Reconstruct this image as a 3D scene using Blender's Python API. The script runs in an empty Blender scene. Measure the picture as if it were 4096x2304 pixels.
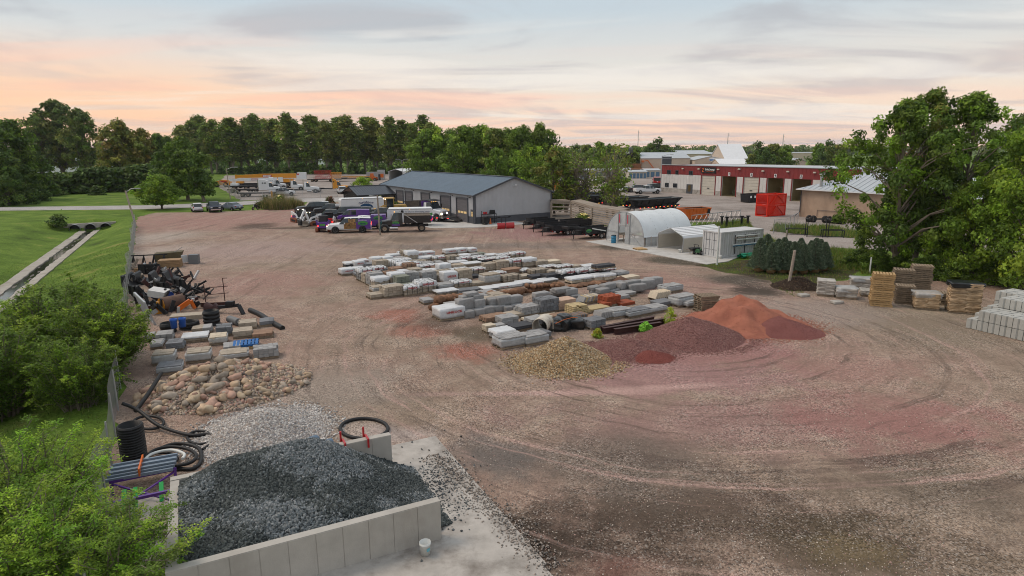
import bpy, bmesh, math, random
import numpy as np
from mathutils import Vector, Matrix, noise as mnoise
rad = math.radians
SC = bpy.context.scene
COL = SC.collection
random.seed(7)
RNG = np.random.default_rng(7)
# ------------------------------------------------------------------ camera
F_PX, PITCH, ROLL, CAM_H = 2518.4, 0.21532, -0.006, 10.735   # focal length in pixels of a 4096 wide picture
cam_d = bpy.data.cameras.new('camera')
cam = bpy.data.objects.new('camera', cam_d)
COL.objects.link(cam)
cam_d.sensor_fit = 'HORIZONTAL'
cam_d.sensor_width = 36.0
cam_d.lens = 36.0 * F_PX / 4096.0
cam_d.clip_start = 0.1
cam_d.clip_end = 9000
cam.matrix_world = Matrix.Translation((0, 0, CAM_H)) @ Matrix.Rotation(math.pi / 2 - PITCH, 4, 'X') @ Matrix.Rotation(ROLL, 4, 'Z')
SC.camera = cam
# ------------------------------------------------------------------ sky, sun, exposure
SUN_AZ, SUN_EL = rad(-75), rad(52)          # azimuth from +Y (towards -X = left), elevation
W = bpy.data.worlds.new('World')
SC.world = W
W.use_nodes = True
wt = W.node_tree
wt.nodes.clear()
def wn(t, **kw):
 n = wt.nodes.new(t)
 for k, v in kw.items():
  setattr(n, k, v)
 return n
def wmath(op, a, b=None, c=None):
 n = wn('ShaderNodeMath', operation=op)
 for i, v in enumerate((a, b, c)):
  if v is None:
   continue
  if isinstance(v, (int, float)):
   n.inputs[i].default_value = v
  else:
   wt.links.new(v, n.inputs[i])
 return n.outputs[0]
def wramp(fac, stops, interp='EASE'):
 n = wn('ShaderNodeValToRGB')
 n.color_ramp.interpolation = interp
 els = n.color_ramp.elements
 while len(els) < len(stops):
  els.new(0.5)
 for e, (p, c) in zip(els, stops):
  e.position = p
  e.color = (*c, 1) if len(c) == 3 else c
 wt.links.new(fac, n.inputs[0])
 return n.outputs[0]
def wmix(fac, a, b, mode='MIX'):
 n = wn('ShaderNodeMix', data_type='RGBA', blend_type=mode)
 for i, v in ((0, fac), (6, a), (7, b)):
  if isinstance(v, (int, float)):
   n.inputs[i].default_value = v
  elif isinstance(v, tuple):
   n.inputs[i].default_value = (*v, 1)
  else:
   wt.links.new(v, n.inputs[i])
 return n.outputs[2]
tc = wn('ShaderNodeTexCoord')
sep = wn('ShaderNodeSeparateXYZ')
wt.links.new(tc.outputs['Generated'], sep.inputs[0])
sx, sy, sz = sep.outputs
sky = wn('ShaderNodeTexSky', sky_type='NISHITA')
sky.sun_disc = False
sky.sun_elevation = SUN_EL
sky.sun_rotation = SUN_AZ
sky.air_density = 1.0
sky.dust_density = 1.0
elev = wmath('MAXIMUM', sz, 0.0)
base = wramp(elev, [(0.0, (0.85, 0.60, 0.48)), (0.03, (0.92, 0.66, 0.50)), (0.07, (0.86, 0.71, 0.58)), (0.115, (0.74, 0.70, 0.64)), (0.20, (0.52, 0.60, 0.65)), (0.45, (0.50, 0.58, 0.66)), (1.0, (0.62, 0.68, 0.76))], 'LINEAR')
glow_d = wmath('ADD', wmath('MULTIPLY', sx, -0.80), wmath('MULTIPLY', sy, 0.60))
glow = wmath('MULTIPLY', wmath('SMOOTH_MIN', wmath('MAXIMUM', wmath('SUBTRACT', glow_d, 0.62), 0.0), 0.38, 0.05), 1.7)
low = wramp(elev, [(0.0, (1, 1, 1)), (0.06, (0.85, 0.85, 0.85)), (0.16, (0, 0, 0))])
base = wmix(wmath('MULTIPLY', wmath('MULTIPLY', glow, low), 1.2), base, (0.98, 0.56, 0.33))
inv = wmath('DIVIDE', 1.0, wmath('ADD', elev, 0.055))
comb = wn('ShaderNodeCombineXYZ')
wt.links.new(wmath('MULTIPLY', sx, inv), comb.inputs[0])
wt.links.new(wmath('MULTIPLY', sy, inv), comb.inputs[1])
mp = wn('ShaderNodeMapping')
mp.inputs['Rotation'].default_value = (0, 0, rad(-42))
mp.inputs['Scale'].default_value = (0.24, 0.33, 1)
wt.links.new(comb.outputs[0], mp.inputs[0])
n1 = wn('ShaderNodeTexNoise')
n1.inputs['Scale'].default_value = 1.1
n1.inputs['Detail'].default_value = 7
n1.inputs['Roughness'].default_value = 0.56
n1.inputs['Distortion'].default_value = 2.2
wt.links.new(mp.outputs[0], n1.inputs['Vector'])
mp2 = wn('ShaderNodeMapping')
mp2.inputs['Rotation'].default_value = (0, 0, rad(-34))
mp2.inputs['Scale'].default_value = (0.17, 0.42, 1)
mp2.inputs['Location'].default_value = (3.1, 1.7, 0)
wt.links.new(comb.outputs[0], mp2.inputs[0])
n2 = wn('ShaderNodeTexNoise')
n2.inputs['Scale'].default_value = 1.5
n2.inputs['Detail'].default_value = 5
n2.inputs['Distortion'].default_value = 0.8
wt.links.new(mp2.outputs[0], n2.inputs['Vector'])
grey = wramp(n1.outputs['Fac'], [(0.42, (0, 0, 0)), (0.62, (1, 1, 1))])
gcol = wramp(elev, [(0.0, (0.62, 0.50, 0.48)), (0.07, (0.62, 0.53, 0.50)), (0.16, (0.46, 0.475, 0.50)), (1.0, (0.46, 0.50, 0.56))], 'LINEAR')
c1 = wmix(wmath('MULTIPLY', grey, 0.85), base, gcol)
pinkf = wramp(n2.outputs['Fac'], [(0.50, (0, 0, 0)), (0.68, (1, 1, 1))])
plow = wramp(elev, [(0.0, (0.4, 0.4, 0.4)), (0.05, (1, 1, 1)), (0.11, (0.55, 0.55, 0.55)), (0.17, (0.12, 0.12, 0.12)), (0.4, (0.0, 0.0, 0.0))])
pside = wmath('MAXIMUM', wmath('MINIMUM', wmath('SUBTRACT', 0.75, sx), 1.0), 0.25)
c2 = wmix(wmath('MULTIPLY', wmath('MULTIPLY', pinkf, plow), wmath('MULTIPLY', pside, 0.7)), c1, (0.98, 0.56, 0.42))
whitef = wramp(n2.outputs['Fac'], [(0.36, (1, 1, 1)), (0.50, (0, 0, 0))])
c3 = wmix(wmath('MULTIPLY', whitef, 0.5), c2, (0.86, 0.82, 0.76))
c3 = wmix(wmath('MULTIPLY', wmath('MULTIPLY', glow, low), 0.7), c3, (1.0, 0.60, 0.34))
vm = wn('ShaderNodeVectorMath', operation='SCALE')
wt.links.new(c3, vm.inputs[0])
vm.inputs['Scale'].default_value = 10.0
skymix = wmix(0.96, sky.outputs[0], vm.outputs[0])
bg = wn('ShaderNodeBackground')
bg.inputs['Strength'].default_value = 0.1
wt.links.new(skymix, bg.inputs['Color'])
wo = wn('ShaderNodeOutputWorld')
wt.links.new(bg.outputs[0], wo.inputs[0])
sun_d = bpy.data.lights.new('sun', 'SUN')
sun_d.energy = 1.5
sun_d.angle = rad(22)
sun_d.color = (1.0, 0.83, 0.66)
sun = bpy.data.objects.new('sun', sun_d)
COL.objects.link(sun)
sd = Vector((math.sin(SUN_AZ) * math.cos(SUN_EL), math.cos(SUN_AZ) * math.cos(SUN_EL), math.sin(SUN_EL)))
sun.rotation_euler = sd.to_track_quat('Z', 'Y').to_euler()
sun.location = sd * 200
SC.view_settings.view_transform = 'Standard'
SC.view_settings.look = 'None'
SC.view_settings.exposure = 0.18
SC.view_settings.gamma = 1.0
SC.view_settings.use_curve_mapping = False
SC.cycles.use_denoising = True
SC.cycles.filter_width = 1.0
SC.cycles.max_bounces = 5
SC.cycles.diffuse_bounces = 2
SC.cycles.glossy_bounces = 2
SC.cycles.transmission_bounces = 4
SC.cycles.transparent_max_bounces = 8
# ------------------------------------------------------------------ helpers
def G(px, py, z=0.0):
 X, Y = px - 2048.0, py - 1152.0
 c, s = math.cos(-ROLL), math.sin(-ROLL)
 X, Y = c * X - s * Y, s * X + c * Y
 c, s = math.cos(PITCH), math.sin(PITCH)
 u, v = X / F_PX, -Y / F_PX
 d = (u, c + v * s, v * c - s)
 t = (z - CAM_H) / d[2]
 return Vector((d[0] * t, d[1] * t, z))
def PJ(p):
 x, y, z = p[0], p[1], p[2] - CAM_H
 c, s = math.cos(PITCH), math.sin(PITCH)
 d, u = y * c - z * s, y * s + z * c
 X, Y = F_PX * x / d, -F_PX * u / d
 c, s = math.cos(ROLL), math.sin(ROLL)
 return 2048 + c * X - s * Y, 1152 + s * X + c * Y
def HT(p, py):
 lo, hi = -5.0, 60.0
 for _ in range(40):
  m = (lo + hi) / 2
  if PJ((p[0], p[1], m))[1] > py:
   lo = m
  else:
   hi = m
 return lo
def along(a, e, px):
 f0 = PJ((a[0] + e[0], a[1] + e[1], a[2]))[0] > PJ(a)[0]
 lo, hi = -3.0, 60.0
 for _ in range(40):
  m = (lo + hi) / 2
  if (PJ((a[0] + e[0] * m, a[1] + e[1] * m, a[2]))[0] < px) == f0:
   lo = m
  else:
   hi = m
 return lo
MATS = {}
def mat(name, rgb, rough=0.8, metal=0.0, var=0.10, vs=3.0, bump=0.0, bs=30.0, rnd=0.0, spec=0.3, dirt=0.0, dcol=(0.10, 0.075, 0.055), streak=0.0, emit=None, attr=None, trans=0.0, alpha=None, stretch=None):
 if name in MATS:
  return MATS[name]
 m = bpy.data.materials.new(name)
 m.use_nodes = True
 t = m.node_tree
 t.nodes.clear()
 N, L = t.nodes.new, t.links.new
 out = N('ShaderNodeOutputMaterial')
 bs_ = N('ShaderNodeBsdfPrincipled')
 bs_.inputs['Roughness'].default_value = rough
 bs_.inputs['Metallic'].default_value = metal
 bs_.inputs['Specular IOR Level'].default_value = spec
 geo = N('ShaderNodeNewGeometry')
 pos = geo.outputs['Position']
 if stretch:
  mpn = N('ShaderNodeMapping')
  mpn.inputs['Scale'].default_value = stretch
  L(pos, mpn.inputs[0])
  pos = mpn.outputs[0]
 nz = N('ShaderNodeTexNoise')
 nz.inputs['Scale'].default_value = vs
 nz.inputs['Detail'].default_value = 6
 nz.inputs['Roughness'].default_value = 0.62
 L(pos, nz.inputs['Vector'])
 mr = N('ShaderNodeMapRange')
 mr.inputs['From Min'].default_value = 0.25
 mr.inputs['From Max'].default_value = 0.75
 mr.inputs['To Min'].default_value = 1 - var
 mr.inputs['To Max'].default_value = 1 + var
 L(nz.outputs['Fac'], mr.inputs['Value'])
 fac = mr.outputs[0]
 if rnd:
  oi = N('ShaderNodeObjectInfo')
  mr2 = N('ShaderNodeMapRange')
  mr2.inputs['To Min'].default_value = 1 - rnd
  mr2.inputs['To Max'].default_value = 1 + rnd
  L(oi.outputs['Random'], mr2.inputs['Value'])
  mu = N('ShaderNodeMath')
  mu.operation = 'MULTIPLY'
  L(fac, mu.inputs[0])
  L(mr2.outputs[0], mu.inputs[1])
  fac = mu.outputs[0]
 vmn = N('ShaderNodeVectorMath')
 vmn.operation = 'SCALE'
 vmn.inputs[0].default_value = rgb
 if attr:
  at = N('ShaderNodeAttribute')
  at.attribute_name = attr
  L(at.outputs['Color'], vmn.inputs[0])
 L(fac, vmn.inputs['Scale'])
 col = vmn.outputs[0]
 if dirt:
  nd = N('ShaderNodeTexNoise')
  nd.inputs['Scale'].default_value = vs * 0.4
  nd.inputs['Detail'].default_value = 8
  nd.inputs['Roughness'].default_value = 0.7
  if streak:
   mp_ = N('ShaderNodeMapping')
   mp_.inputs['Scale'].default_value = (1, 1, streak)
   L(geo.outputs['Position'], mp_.inputs[0])
   L(mp_.outputs[0], nd.inputs['Vector'])
  else:
   L(geo.outputs['Position'], nd.inputs['Vector'])
  md = N('ShaderNodeMapRange')
  md.inputs['From Min'].default_value = 0.48
  md.inputs['From Max'].default_value = 0.78
  md.inputs['To Max'].default_value = dirt
  L(nd.outputs['Fac'], md.inputs['Value'])
  mx = N('ShaderNodeMix')
  mx.data_type = 'RGBA'
  L(md.outputs[0], mx.inputs[0])
  L(col, mx.inputs[6])
  mx.inputs[7].default_value = (*dcol, 1)
  col = mx.outputs[2]
 L(col, bs_.inputs['Base Color'])
 if bump:
  nb = N('ShaderNodeTexNoise')
  nb.inputs['Scale'].default_value = bs
  nb.inputs['Detail'].default_value = 4
  L(pos, nb.inputs['Vector'])
  bp = N('ShaderNodeBump')
  bp.inputs['Strength'].default_value = bump
  bp.inputs['Distance'].default_value = 0.02
  L(nb.outputs['Fac'], bp.inputs['Height'])
  L(bp.outputs[0], bs_.inputs['Normal'])
 if emit:
  bs_.inputs['Emission Color'].default_value = (*emit[:3], 1)
  bs_.inputs['Emission Strength'].default_value = emit[3]
 sh = bs_.outputs[0]
 if trans:
  tr = N('ShaderNodeBsdfTranslucent')
  L(col, tr.inputs['Color'])
  ms = N('ShaderNodeMixShader')
  ms.inputs[0].default_value = trans
  L(sh, ms.inputs[1])
  L(tr.outputs[0], ms.inputs[2])
  sh = ms.outputs[0]
 if alpha is not None:
  tp = N('ShaderNodeBsdfTransparent')
  ms = N('ShaderNodeMixShader')
  ms.inputs[0].default_value = alpha
  L(tp.outputs[0], ms.inputs[1])
  L(sh, ms.inputs[2])
  sh = ms.outputs[0]
 L(sh, out.inputs[0])
 MATS[name] = m
 return m
class MB:
 def __init__(self):
  self.v, self.f, self.mi, self.sm = [], [], [], []
 def add(self, vs, fs, m=0, smooth=False):
  o = len(self.v)
  self.v += [tuple(p) for p in vs]
  self.f += [tuple(i + o for i in q) for q in fs]
  self.mi += [m] * len(fs)
  self.sm += [smooth] * len(fs)
  return self
 def box(self, c, s, rz=0.0, m=0, taper=1.0, rx=0.0, ry=0.0, sh=(0, 0)):
  hx, hy, hz = s[0] / 2, s[1] / 2, s[2] / 2
  vs = []
  R = Matrix.Rotation(rz, 3, 'Z') @ Matrix.Rotation(ry, 3, 'Y') @ Matrix.Rotation(rx, 3, 'X')
  for z, k in ((-hz, 1.0), (hz, taper)):
   for x, y in ((-hx, -hy), (hx, -hy), (hx, hy), (-hx, hy)):
    o = (sh[0], sh[1]) if z > 0 else (0, 0)
    p = R @ Vector((x * k + o[0], y * k + o[1], z))
    vs.append((p.x + c[0], p.y + c[1], p.z + c[2]))
  return self.add(vs, [(3, 2, 1, 0), (4, 5, 6, 7), (0, 1, 5, 4), (1, 2, 6, 5), (2, 3, 7, 6), (3, 0, 4, 7)], m)
 def bar(self, a, b, w, h=None, m=0):
  a, b = Vector(a), Vector(b)
  d = (b - a)
  h = h or w
  up = Vector((0, 0, 1)) if abs(d.normalized().z) < 0.95 else Vector((0, 1, 0))
  s = d.cross(up).normalized() * (w / 2)
  u = s.cross(d).normalized() * (h / 2)
  vs = [a - s - u, a + s - u, a + s + u, a - s + u, b - s - u, b + s - u, b + s + u, b - s + u]
  return self.add(vs, [(0, 1, 2, 3), (7, 6, 5, 4), (0, 4, 5, 1), (1, 5, 6, 2), (2, 6, 7, 3), (3, 7, 4, 0)], m)
 def cyl(self, a, b, r0, r1=None, n=10, m=0, cap=True, smooth=True):
  return self.tube([a, b], [r0, r0 if r1 is None else r1], n, m, cap, smooth)
 def tube(self, pts, r, n=8, m=0, cap=True, smooth=True, closed=False):
  pts = [Vector(p) for p in pts]
  k = len(pts)
  if not isinstance(r, (list, tuple)):
   r = [r] * k
  vs, fs = [], []
  ref = None
  for i, p in enumerate(pts):
   if closed:
    d = pts[(i + 1) % k] - pts[i - 1]
   else:
    d = pts[min(i + 1, k - 1)] - pts[max(i - 1, 0)]
   if d.length < 1e-9:
    d = Vector((0, 0, 1))
   d.normalize()
   if ref is None:
    ref = Vector((0, 0, 1)) if abs(d.z) < 0.9 else Vector((1, 0, 0))
   s = d.cross(ref)
   if s.length < 1e-6:
    s = d.orthogonal()
   s.normalize()
   u = s.cross(d).normalized()
   ref = u
   for j in range(n):
    a = 2 * math.pi * j / n
    vs.append(p + s * (math.cos(a) * r[i]) + u * (math.sin(a) * r[i]))
  kk = k if closed else k - 1
  for i in range(kk):
   i2 = (i + 1) % k
   for j in range(n):
    j2 = (j + 1) % n
    fs.append((i * n + j, i * n + j2, i2 * n + j2, i2 * n + j))
  self.add(vs, fs, m, smooth)
  if cap and not closed:
   self.add(vs[:n], [tuple(range(n - 1, -1, -1))], m)
   self.add(vs[-n:], [tuple(range(n))], m)
  return self
 def lathe(self, prof, n=16, c=(0, 0, 0), axis='Z', m=0, smooth=True):
  vs, fs = [], []
  for r, z in prof:
   for j in range(n):
    a = 2 * math.pi * j / n
    x, y = math.cos(a) * r, math.sin(a) * r
    p = (x, y, z) if axis == 'Z' else ((x, z, y) if axis == 'Y' else (z, x, y))
    vs.append((p[0] + c[0], p[1] + c[1], p[2] + c[2]))
  for i in range(len(prof) - 1):
   for j in range(n):
    j2 = (j + 1) % n
    fs.append((i * n + j, i * n + j2, (i + 1) * n + j2, (i + 1) * n + j))
  return self.add(vs, fs, m, smooth)
 def prism(self, poly, d0, d1, plane='XZ', m=0, c=(0, 0, 0)):
  def P(a, b, d):
   q = {'XZ': (a, d, b), 'YZ': (d, a, b), 'XY': (a, b, d)}[plane]
   return (q[0] + c[0], q[1] + c[1], q[2] + c[2])
  n = len(poly)
  vs = [P(a, b, d0) for a, b in poly] + [P(a, b, d1) for a, b in poly]
  fs = [tuple(range(n)), tuple(range(2 * n - 1, n - 1, -1))]
  fs += [(i, i + n, (i + 1) % n + n, (i + 1) % n) for i in range(n)]
  return self.add(vs, fs, m)
 def quad(self, a, b, c, d, m=0):
  return self.add([a, b, c, d], [(0, 1, 2, 3)], m)
 def mesh(self, name, mats):
  me = bpy.data.meshes.new(name)
  me.from_pydata(self.v, [], self.f)
  for x in (mats if isinstance(mats, (list, tuple)) else [mats]):
   me.materials.append(x)
  me.polygons.foreach_set('material_index', self.mi)
  me.polygons.foreach_set('use_smooth', self.sm)
  bm = bmesh.new()
  bm.from_mesh(me)
  bmesh.ops.recalc_face_normals(bm, faces=bm.faces)
  bm.to_mesh(me)
  bm.free()
  me.update()
  return me
 def build(self, name, mats, parent=None, loc=None, rz=0.0):
  return link(name, self.mesh(name, mats), parent, loc, rz)
def link(name, me, parent=None, loc=None, rz=0.0, scale=None):
 o = bpy.data.objects.new(name, me)
 COL.objects.link(o)
 if parent is not None:
  o.parent = parent
 if loc is not None:
  o.location = loc
 if rz:
  o.rotation_euler = (0, 0, rz)
 if scale is not None:
  o.scale = scale
 return o
def tag(o, label, cat, group=None):
 o['label'] = label
 o['category'] = cat
 if group:
  o['group'] = group
 return o
def T(name, label, cat, loc=(0, 0, 0), rz=0.0, group=None):
 o = bpy.data.objects.new(name, None)
 o.empty_display_size = 0.3
 COL.objects.link(o)
 o.location = loc
 o.rotation_euler = (0, 0, rz)
 return tag(o, label, cat, group)
def struct(o, kind='structure'):
 o['kind'] = kind
 return o
def clone(root, loc, rz=None, label=None, scale=None):
 r = root.copy()
 COL.objects.link(r)
 r.location = loc
 if rz is not None:
  r.rotation_euler = (r.rotation_euler[0], r.rotation_euler[1], rz)
 if label:
  r['label'] = label
 if scale is not None:
  r.scale = scale if isinstance(scale, (tuple, list)) else (scale,) * 3
 for ch in list(root.children):
  c = ch.copy()
  COL.objects.link(c)
  c.parent = r
  for g in ch.children:
   d = g.copy()
   COL.objects.link(d)
   d.parent = c
 return r
_cubes = {}
def cube_mesh(m, cham=0.06):
 k = (m.name, cham)
 if k not in _cubes:
  bm = bmesh.new()
  bmesh.ops.create_cube(bm, size=1.0)
  if cham:
   bmesh.ops.bevel(bm, geom=list(bm.edges), offset=cham, segments=1, affect='EDGES')
  me = bpy.data.meshes.new('block')
  bm.to_mesh(me)
  bm.free()
  me.materials.append(m)
  _cubes[k] = me
 return _cubes[k]
def block(name, m, parent, c, s, rz=0.0, cham=0.06, rx=0.0, ry=0.0):
 o = link(name, cube_mesh(m, cham), parent, c, 0, s)
 o.rotation_euler = (rx, ry, rz)
 return o
def fill_mesh(name, V, Fq, mats, colors=None, smooth=False):
 me = bpy.data.meshes.new(name)
 n, k, w = len(V), len(Fq), Fq.shape[1]
 me.vertices.add(n)
 me.vertices.foreach_set('co', np.ascontiguousarray(V, dtype=np.float32).ravel())
 me.loops.add(k * w)
 me.loops.foreach_set('vertex_index', np.ascontiguousarray(Fq, dtype=np.int32).ravel())
 me.polygons.add(k)
 me.polygons.foreach_set('loop_start', np.arange(0, k * w, w, dtype=np.int32))
 me.polygons.foreach_set('loop_total', np.full(k, w, dtype=np.int32))
 if smooth:
  me.polygons.foreach_set('use_smooth', np.ones(k, dtype=bool))
 for x in (mats if isinstance(mats, (list, tuple)) else [mats]):
  me.materials.append(x)
 if colors is not None:
  a = me.color_attributes.new('tint', 'FLOAT_COLOR', 'POINT')
  c4 = np.ones((n, 4), dtype=np.float32)
  c4[:, :3] = colors
  a.data.foreach_set('color', c4.ravel())
 me.update(calc_edges=True)
 return me
def rot_mats(n, rng, flat=False):
 if flat:
  a = rng.uniform(0, 2 * np.pi, n)
  R = np.zeros((n, 3, 3))
  R[:, 0, 0] = np.cos(a); R[:, 0, 1] = -np.sin(a)
  R[:, 1, 0] = np.sin(a); R[:, 1, 1] = np.cos(a)
  R[:, 2, 2] = 1
  return R
 q = rng.normal(size=(n, 4))
 q /= np.linalg.norm(q, axis=1)[:, None]
 w, x, y, z = q.T
 return np.stack([np.stack([1 - 2 * (y * y + z * z), 2 * (x * y - z * w), 2 * (x * z + y * w)], 1), np.stack([2 * (x * y + z * w), 1 - 2 * (x * x + z * z), 2 * (y * z - x * w)], 1), np.stack([2 * (x * z - y * w), 2 * (y * z + x * w), 1 - 2 * (x * x + y * y)], 1)], 1)
def ico(sub=0):
 bm = bmesh.new()
 bmesh.ops.create_icosphere(bm, subdivisions=max(sub, 1), radius=1.0)
 V = np.array([v.co[:] for v in bm.verts])
 Fq = np.array([[v.index for v in f.verts] for f in bm.faces])
 bm.free()
 return V, Fq
OCT_V = np.array([(1, 0, 0), (-1, 0, 0), (0, 1, 0), (0, -1, 0), (0, 0, 1), (0, 0, -1)], float)
OCT_F = np.array([(0, 2, 4), (2, 1, 4), (1, 3, 4), (3, 0, 4), (2, 0, 5), (1, 2, 5), (3, 1, 5), (0, 3, 5)])
BOX8_V = np.array([(-1, -1, -1), (1, -1, -.8), (1, 1, -1), (-1, 1, -.9), (-.8, -.7, 1), (.7, -.8, .9), (.8, .8, 1), (-.7, .8, .8)], float)
BOX8_F = np.array([(0, 3, 2), (0, 2, 1), (4, 5, 6), (4, 6, 7), (0, 1, 5), (0, 5, 4), (1, 2, 6), (1, 6, 5), (2, 3, 7), (2, 7, 6), (3, 0, 4), (3, 4, 7)])
def scatter(name, P, size, mats, rng, palette, shape='box', flat=0.6, parent=None, jitter=0.25, weights=None):
 n = len(P)
 BV, BF = (BOX8_V, BOX8_F) if shape == 'box' else (OCT_V, OCT_F)
 sc = size * rng.uniform(0.6, 1.35, (n, 1, 1)) * rng.uniform(0.7, 1.2, (n, 1, 3))
 sc[:, :, 2] *= flat
 V = BV[None] * sc * (1 + rng.uniform(-jitter, jitter, (n, len(BV), 1)))
 V = np.einsum('nij,nkj->nki', rot_mats(n, rng), V) + P[:, None, :]
 Fq = BF[None] + (np.arange(n) * len(BV))[:, None, None]
 pal = np.array(palette)
 c = pal[rng.choice(len(pal), n, p=weights)] * rng.uniform(0.75, 1.25, (n, 1))
 C = np.repeat(c[:, None, :], len(BV), 1)
 me = fill_mesh(name, V.reshape(-1, 3), Fq.reshape(-1, 3), mats, C.reshape(-1, 3))
 return link(name, me, parent)
_text = {}
def text_mesh(txt, m, size=1.0, extrude=0.004, align='CENTER', shear=0.0, bold=0.0):
 k = (txt, m.name, size, shear, bold)
 if k not in _text:
  cu = bpy.data.curves.new('lettering', 'FONT')
  cu.body = txt
  cu.size = size
  cu.extrude = extrude
  cu.shear = shear
  cu.offset = bold
  cu.align_x = align
  cu.align_y = 'CENTER'
  cu.resolution_u = 2
  ob = bpy.data.objects.new('lettering', cu)
  COL.objects.link(ob)
  dg = bpy.context.evaluated_depsgraph_get()
  me = bpy.data.meshes.new_from_object(ob.evaluated_get(dg))
  me.materials.clear()
  me.materials.append(m)
  bpy.data.objects.remove(ob)
  bpy.data.curves.remove(cu)
  _text[k] = me
 return _text[k]
def text(txt, m, parent, loc, size, rot=(math.pi / 2, 0, 0), width=None, name='lettering', shear=0.0, bold=0.0):
 me = text_mesh(txt, m, 1.0, 0.01, 'CENTER', shear, bold)
 o = link(name, me, parent, loc)
 o.rotation_euler = rot
 xs = [v.co.x for v in me.vertices]
 sx_ = size
 if width:
  sx_ = width / (max(xs) - min(xs))
 o.scale = (sx_, size, size)
 return o
def fbm(x, y, s=1.0, o=4, seed=0.0):
 return mnoise.fractal(Vector((x * s + seed, y * s - seed, seed * 1.7)), 0.6, 2.0, o)
def ordinal(i):
 return ['first', 'second', 'third', 'fourth', 'fifth', 'sixth', 'seventh', 'eighth', 'ninth', 'tenth', 'eleventh', 'twelfth', 'thirteenth', 'fourteenth', 'fifteenth', 'sixteenth', 'seventeenth', 'eighteenth', 'nineteenth', 'twentieth', 'twenty-first', 'twenty-second', 'twenty-third', 'twenty-fourth', 'twenty-fifth', 'twenty-sixth', 'twenty-seventh', 'twenty-eighth', 'twenty-ninth', 'thirtieth', 'thirty-first', 'thirty-second', 'thirty-third', 'thirty-fourth', 'thirty-fifth'][i]
# ------------------------------------------------------------------ the setting: ground, yard, lots, street, ditch
A0 = 0.551                                              # the yard's grid direction (shop, pallets, sheds)
E1 = Vector((math.cos(A0), math.sin(A0), 0))
E2 = Vector((-math.sin(A0), math.cos(A0), 0))
FO = Vector((-11.3, 15.5, 0))                           # fence origin, direction and left normal
FD = Vector((-0.496, 0.868, 0)).normalized()
FN = Vector((-FD.y, FD.x, 0))
def fp(t, s=0.0, z=0.0):
 p = FO + FD * t + FN * s
 return Vector((p.x, p.y, z))
DEEP = -1.6
def s_right(t):
 return 9.1 - 0.06 * (t - 43)
def smooth01(k):
 k = max(0.0, min(1.0, k))
 return k * k * (3 - 2 * k)
def terrain(t, s):
 if s <= 0.4:
  return 0.0
 r = s_right(t)
 if s < r:
  z = DEEP * smooth01((s - 0.4) / (r - 0.4))
 elif s < r + 2.4:
  z = DEEP - 0.25 * math.sin(math.pi * (s - r) / 2.4)
 else:
  z = DEEP * (1 - smooth01((s - r - 2.4) / 9.0))
 z *= 1 - smooth01((t - 103.5) / 2.0)
 z += 0.05 * fbm(t, s, 0.5) * min(1, (s - 0.4))
 return z
def ground_material(name, cols, scale=0.25, fine=14.0, bump=0.5):
 m = bpy.data.materials.new(name)
 m.use_nodes = True
 t = m.node_tree
 t.nodes.clear()
 N, L = t.nodes.new, t.links.new
 geo = N('ShaderNodeNewGeometry')
 out = N('ShaderNodeOutputMaterial')
 b = N('ShaderNodeBsdfPrincipled')
 b.inputs['Roughness'].default_value = 0.95
 b.inputs['Specular IOR Level'].default_value = 0.1
 L(b.outputs[0], out.inputs[0])
 n1 = N('ShaderNodeTexNoise')
 n1.inputs['Scale'].default_value = scale
 n1.inputs['Detail'].default_value = 7
 n1.inputs['Roughness'].default_value = 0.65
 L(geo.outputs['Position'], n1.inputs['Vector'])
 r = N('ShaderNodeValToRGB')
 els = r.color_ramp.elements
 while len(els) < len(cols):
  els.new(0.5)
 for i, (e, c) in enumerate(zip(els, cols)):
  e.position = 0.30 + 0.42 * i / (len(cols) - 1)
  e.color = (*c, 1)
 L(n1.outputs['Fac'], r.inputs[0])
 n2 = N('ShaderNodeTexNoise')
 n2.inputs['Scale'].default_value = fine
 n2.inputs['Detail'].default_value = 5
 n2.inputs['Roughness'].default_value = 0.7
 L(geo.outputs['Position'], n2.inputs['Vector'])
 mr = N('ShaderNodeMapRange')
 mr.inputs['From Min'].default_value = 0.3
 mr.inputs['From Max'].default_value = 0.7
 mr.inputs['To Min'].default_value = 0.6
 mr.inputs['To Max'].default_value = 1.4
 L(n2.outputs['Fac'], mr.inputs['Value'])
 v = N('ShaderNodeVectorMath')
 v.operation = 'SCALE'
 L(r.outputs[0], v.inputs[0])
 L(mr.outputs[0], v.inputs['Scale'])
 L(v.outputs[0], b.inputs['Base Color'])
 bp = N('ShaderNodeBump')
 bp.inputs['Strength'].default_value = bump
 bp.inputs['Distance'].default_value = 0.06
 L(n2.outputs['Fac'], bp.inputs['Height'])
 L(bp.outputs[0], b.inputs['Normal'])
 m['col'] = v.name
 return m
m_grass = ground_material('mown grass', [(0.055, 0.085, 0.016), (0.090, 0.150, 0.022), (0.130, 0.200, 0.032), (0.25, 0.22, 0.075)], 0.26, 6.0, 0.9)
m_lot = ground_material('grey gravel lot', [(0.17, 0.145, 0.125), (0.30, 0.26, 0.235), (0.37, 0.33, 0.30)], 0.10, 6.0, 0.3)
m_street = ground_material('pale concrete street', [(0.30, 0.28, 0.27), (0.38, 0.36, 0.345), (0.42, 0.40, 0.38)], 0.2, 4.0, 0.15)
m_soil = ground_material('dark soil with weeds', [(0.03, 0.024, 0.017), (0.07, 0.055, 0.037), (0.07, 0.085, 0.022), (0.10, 0.14, 0.03)], 0.5, 7.0, 0.9)
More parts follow.
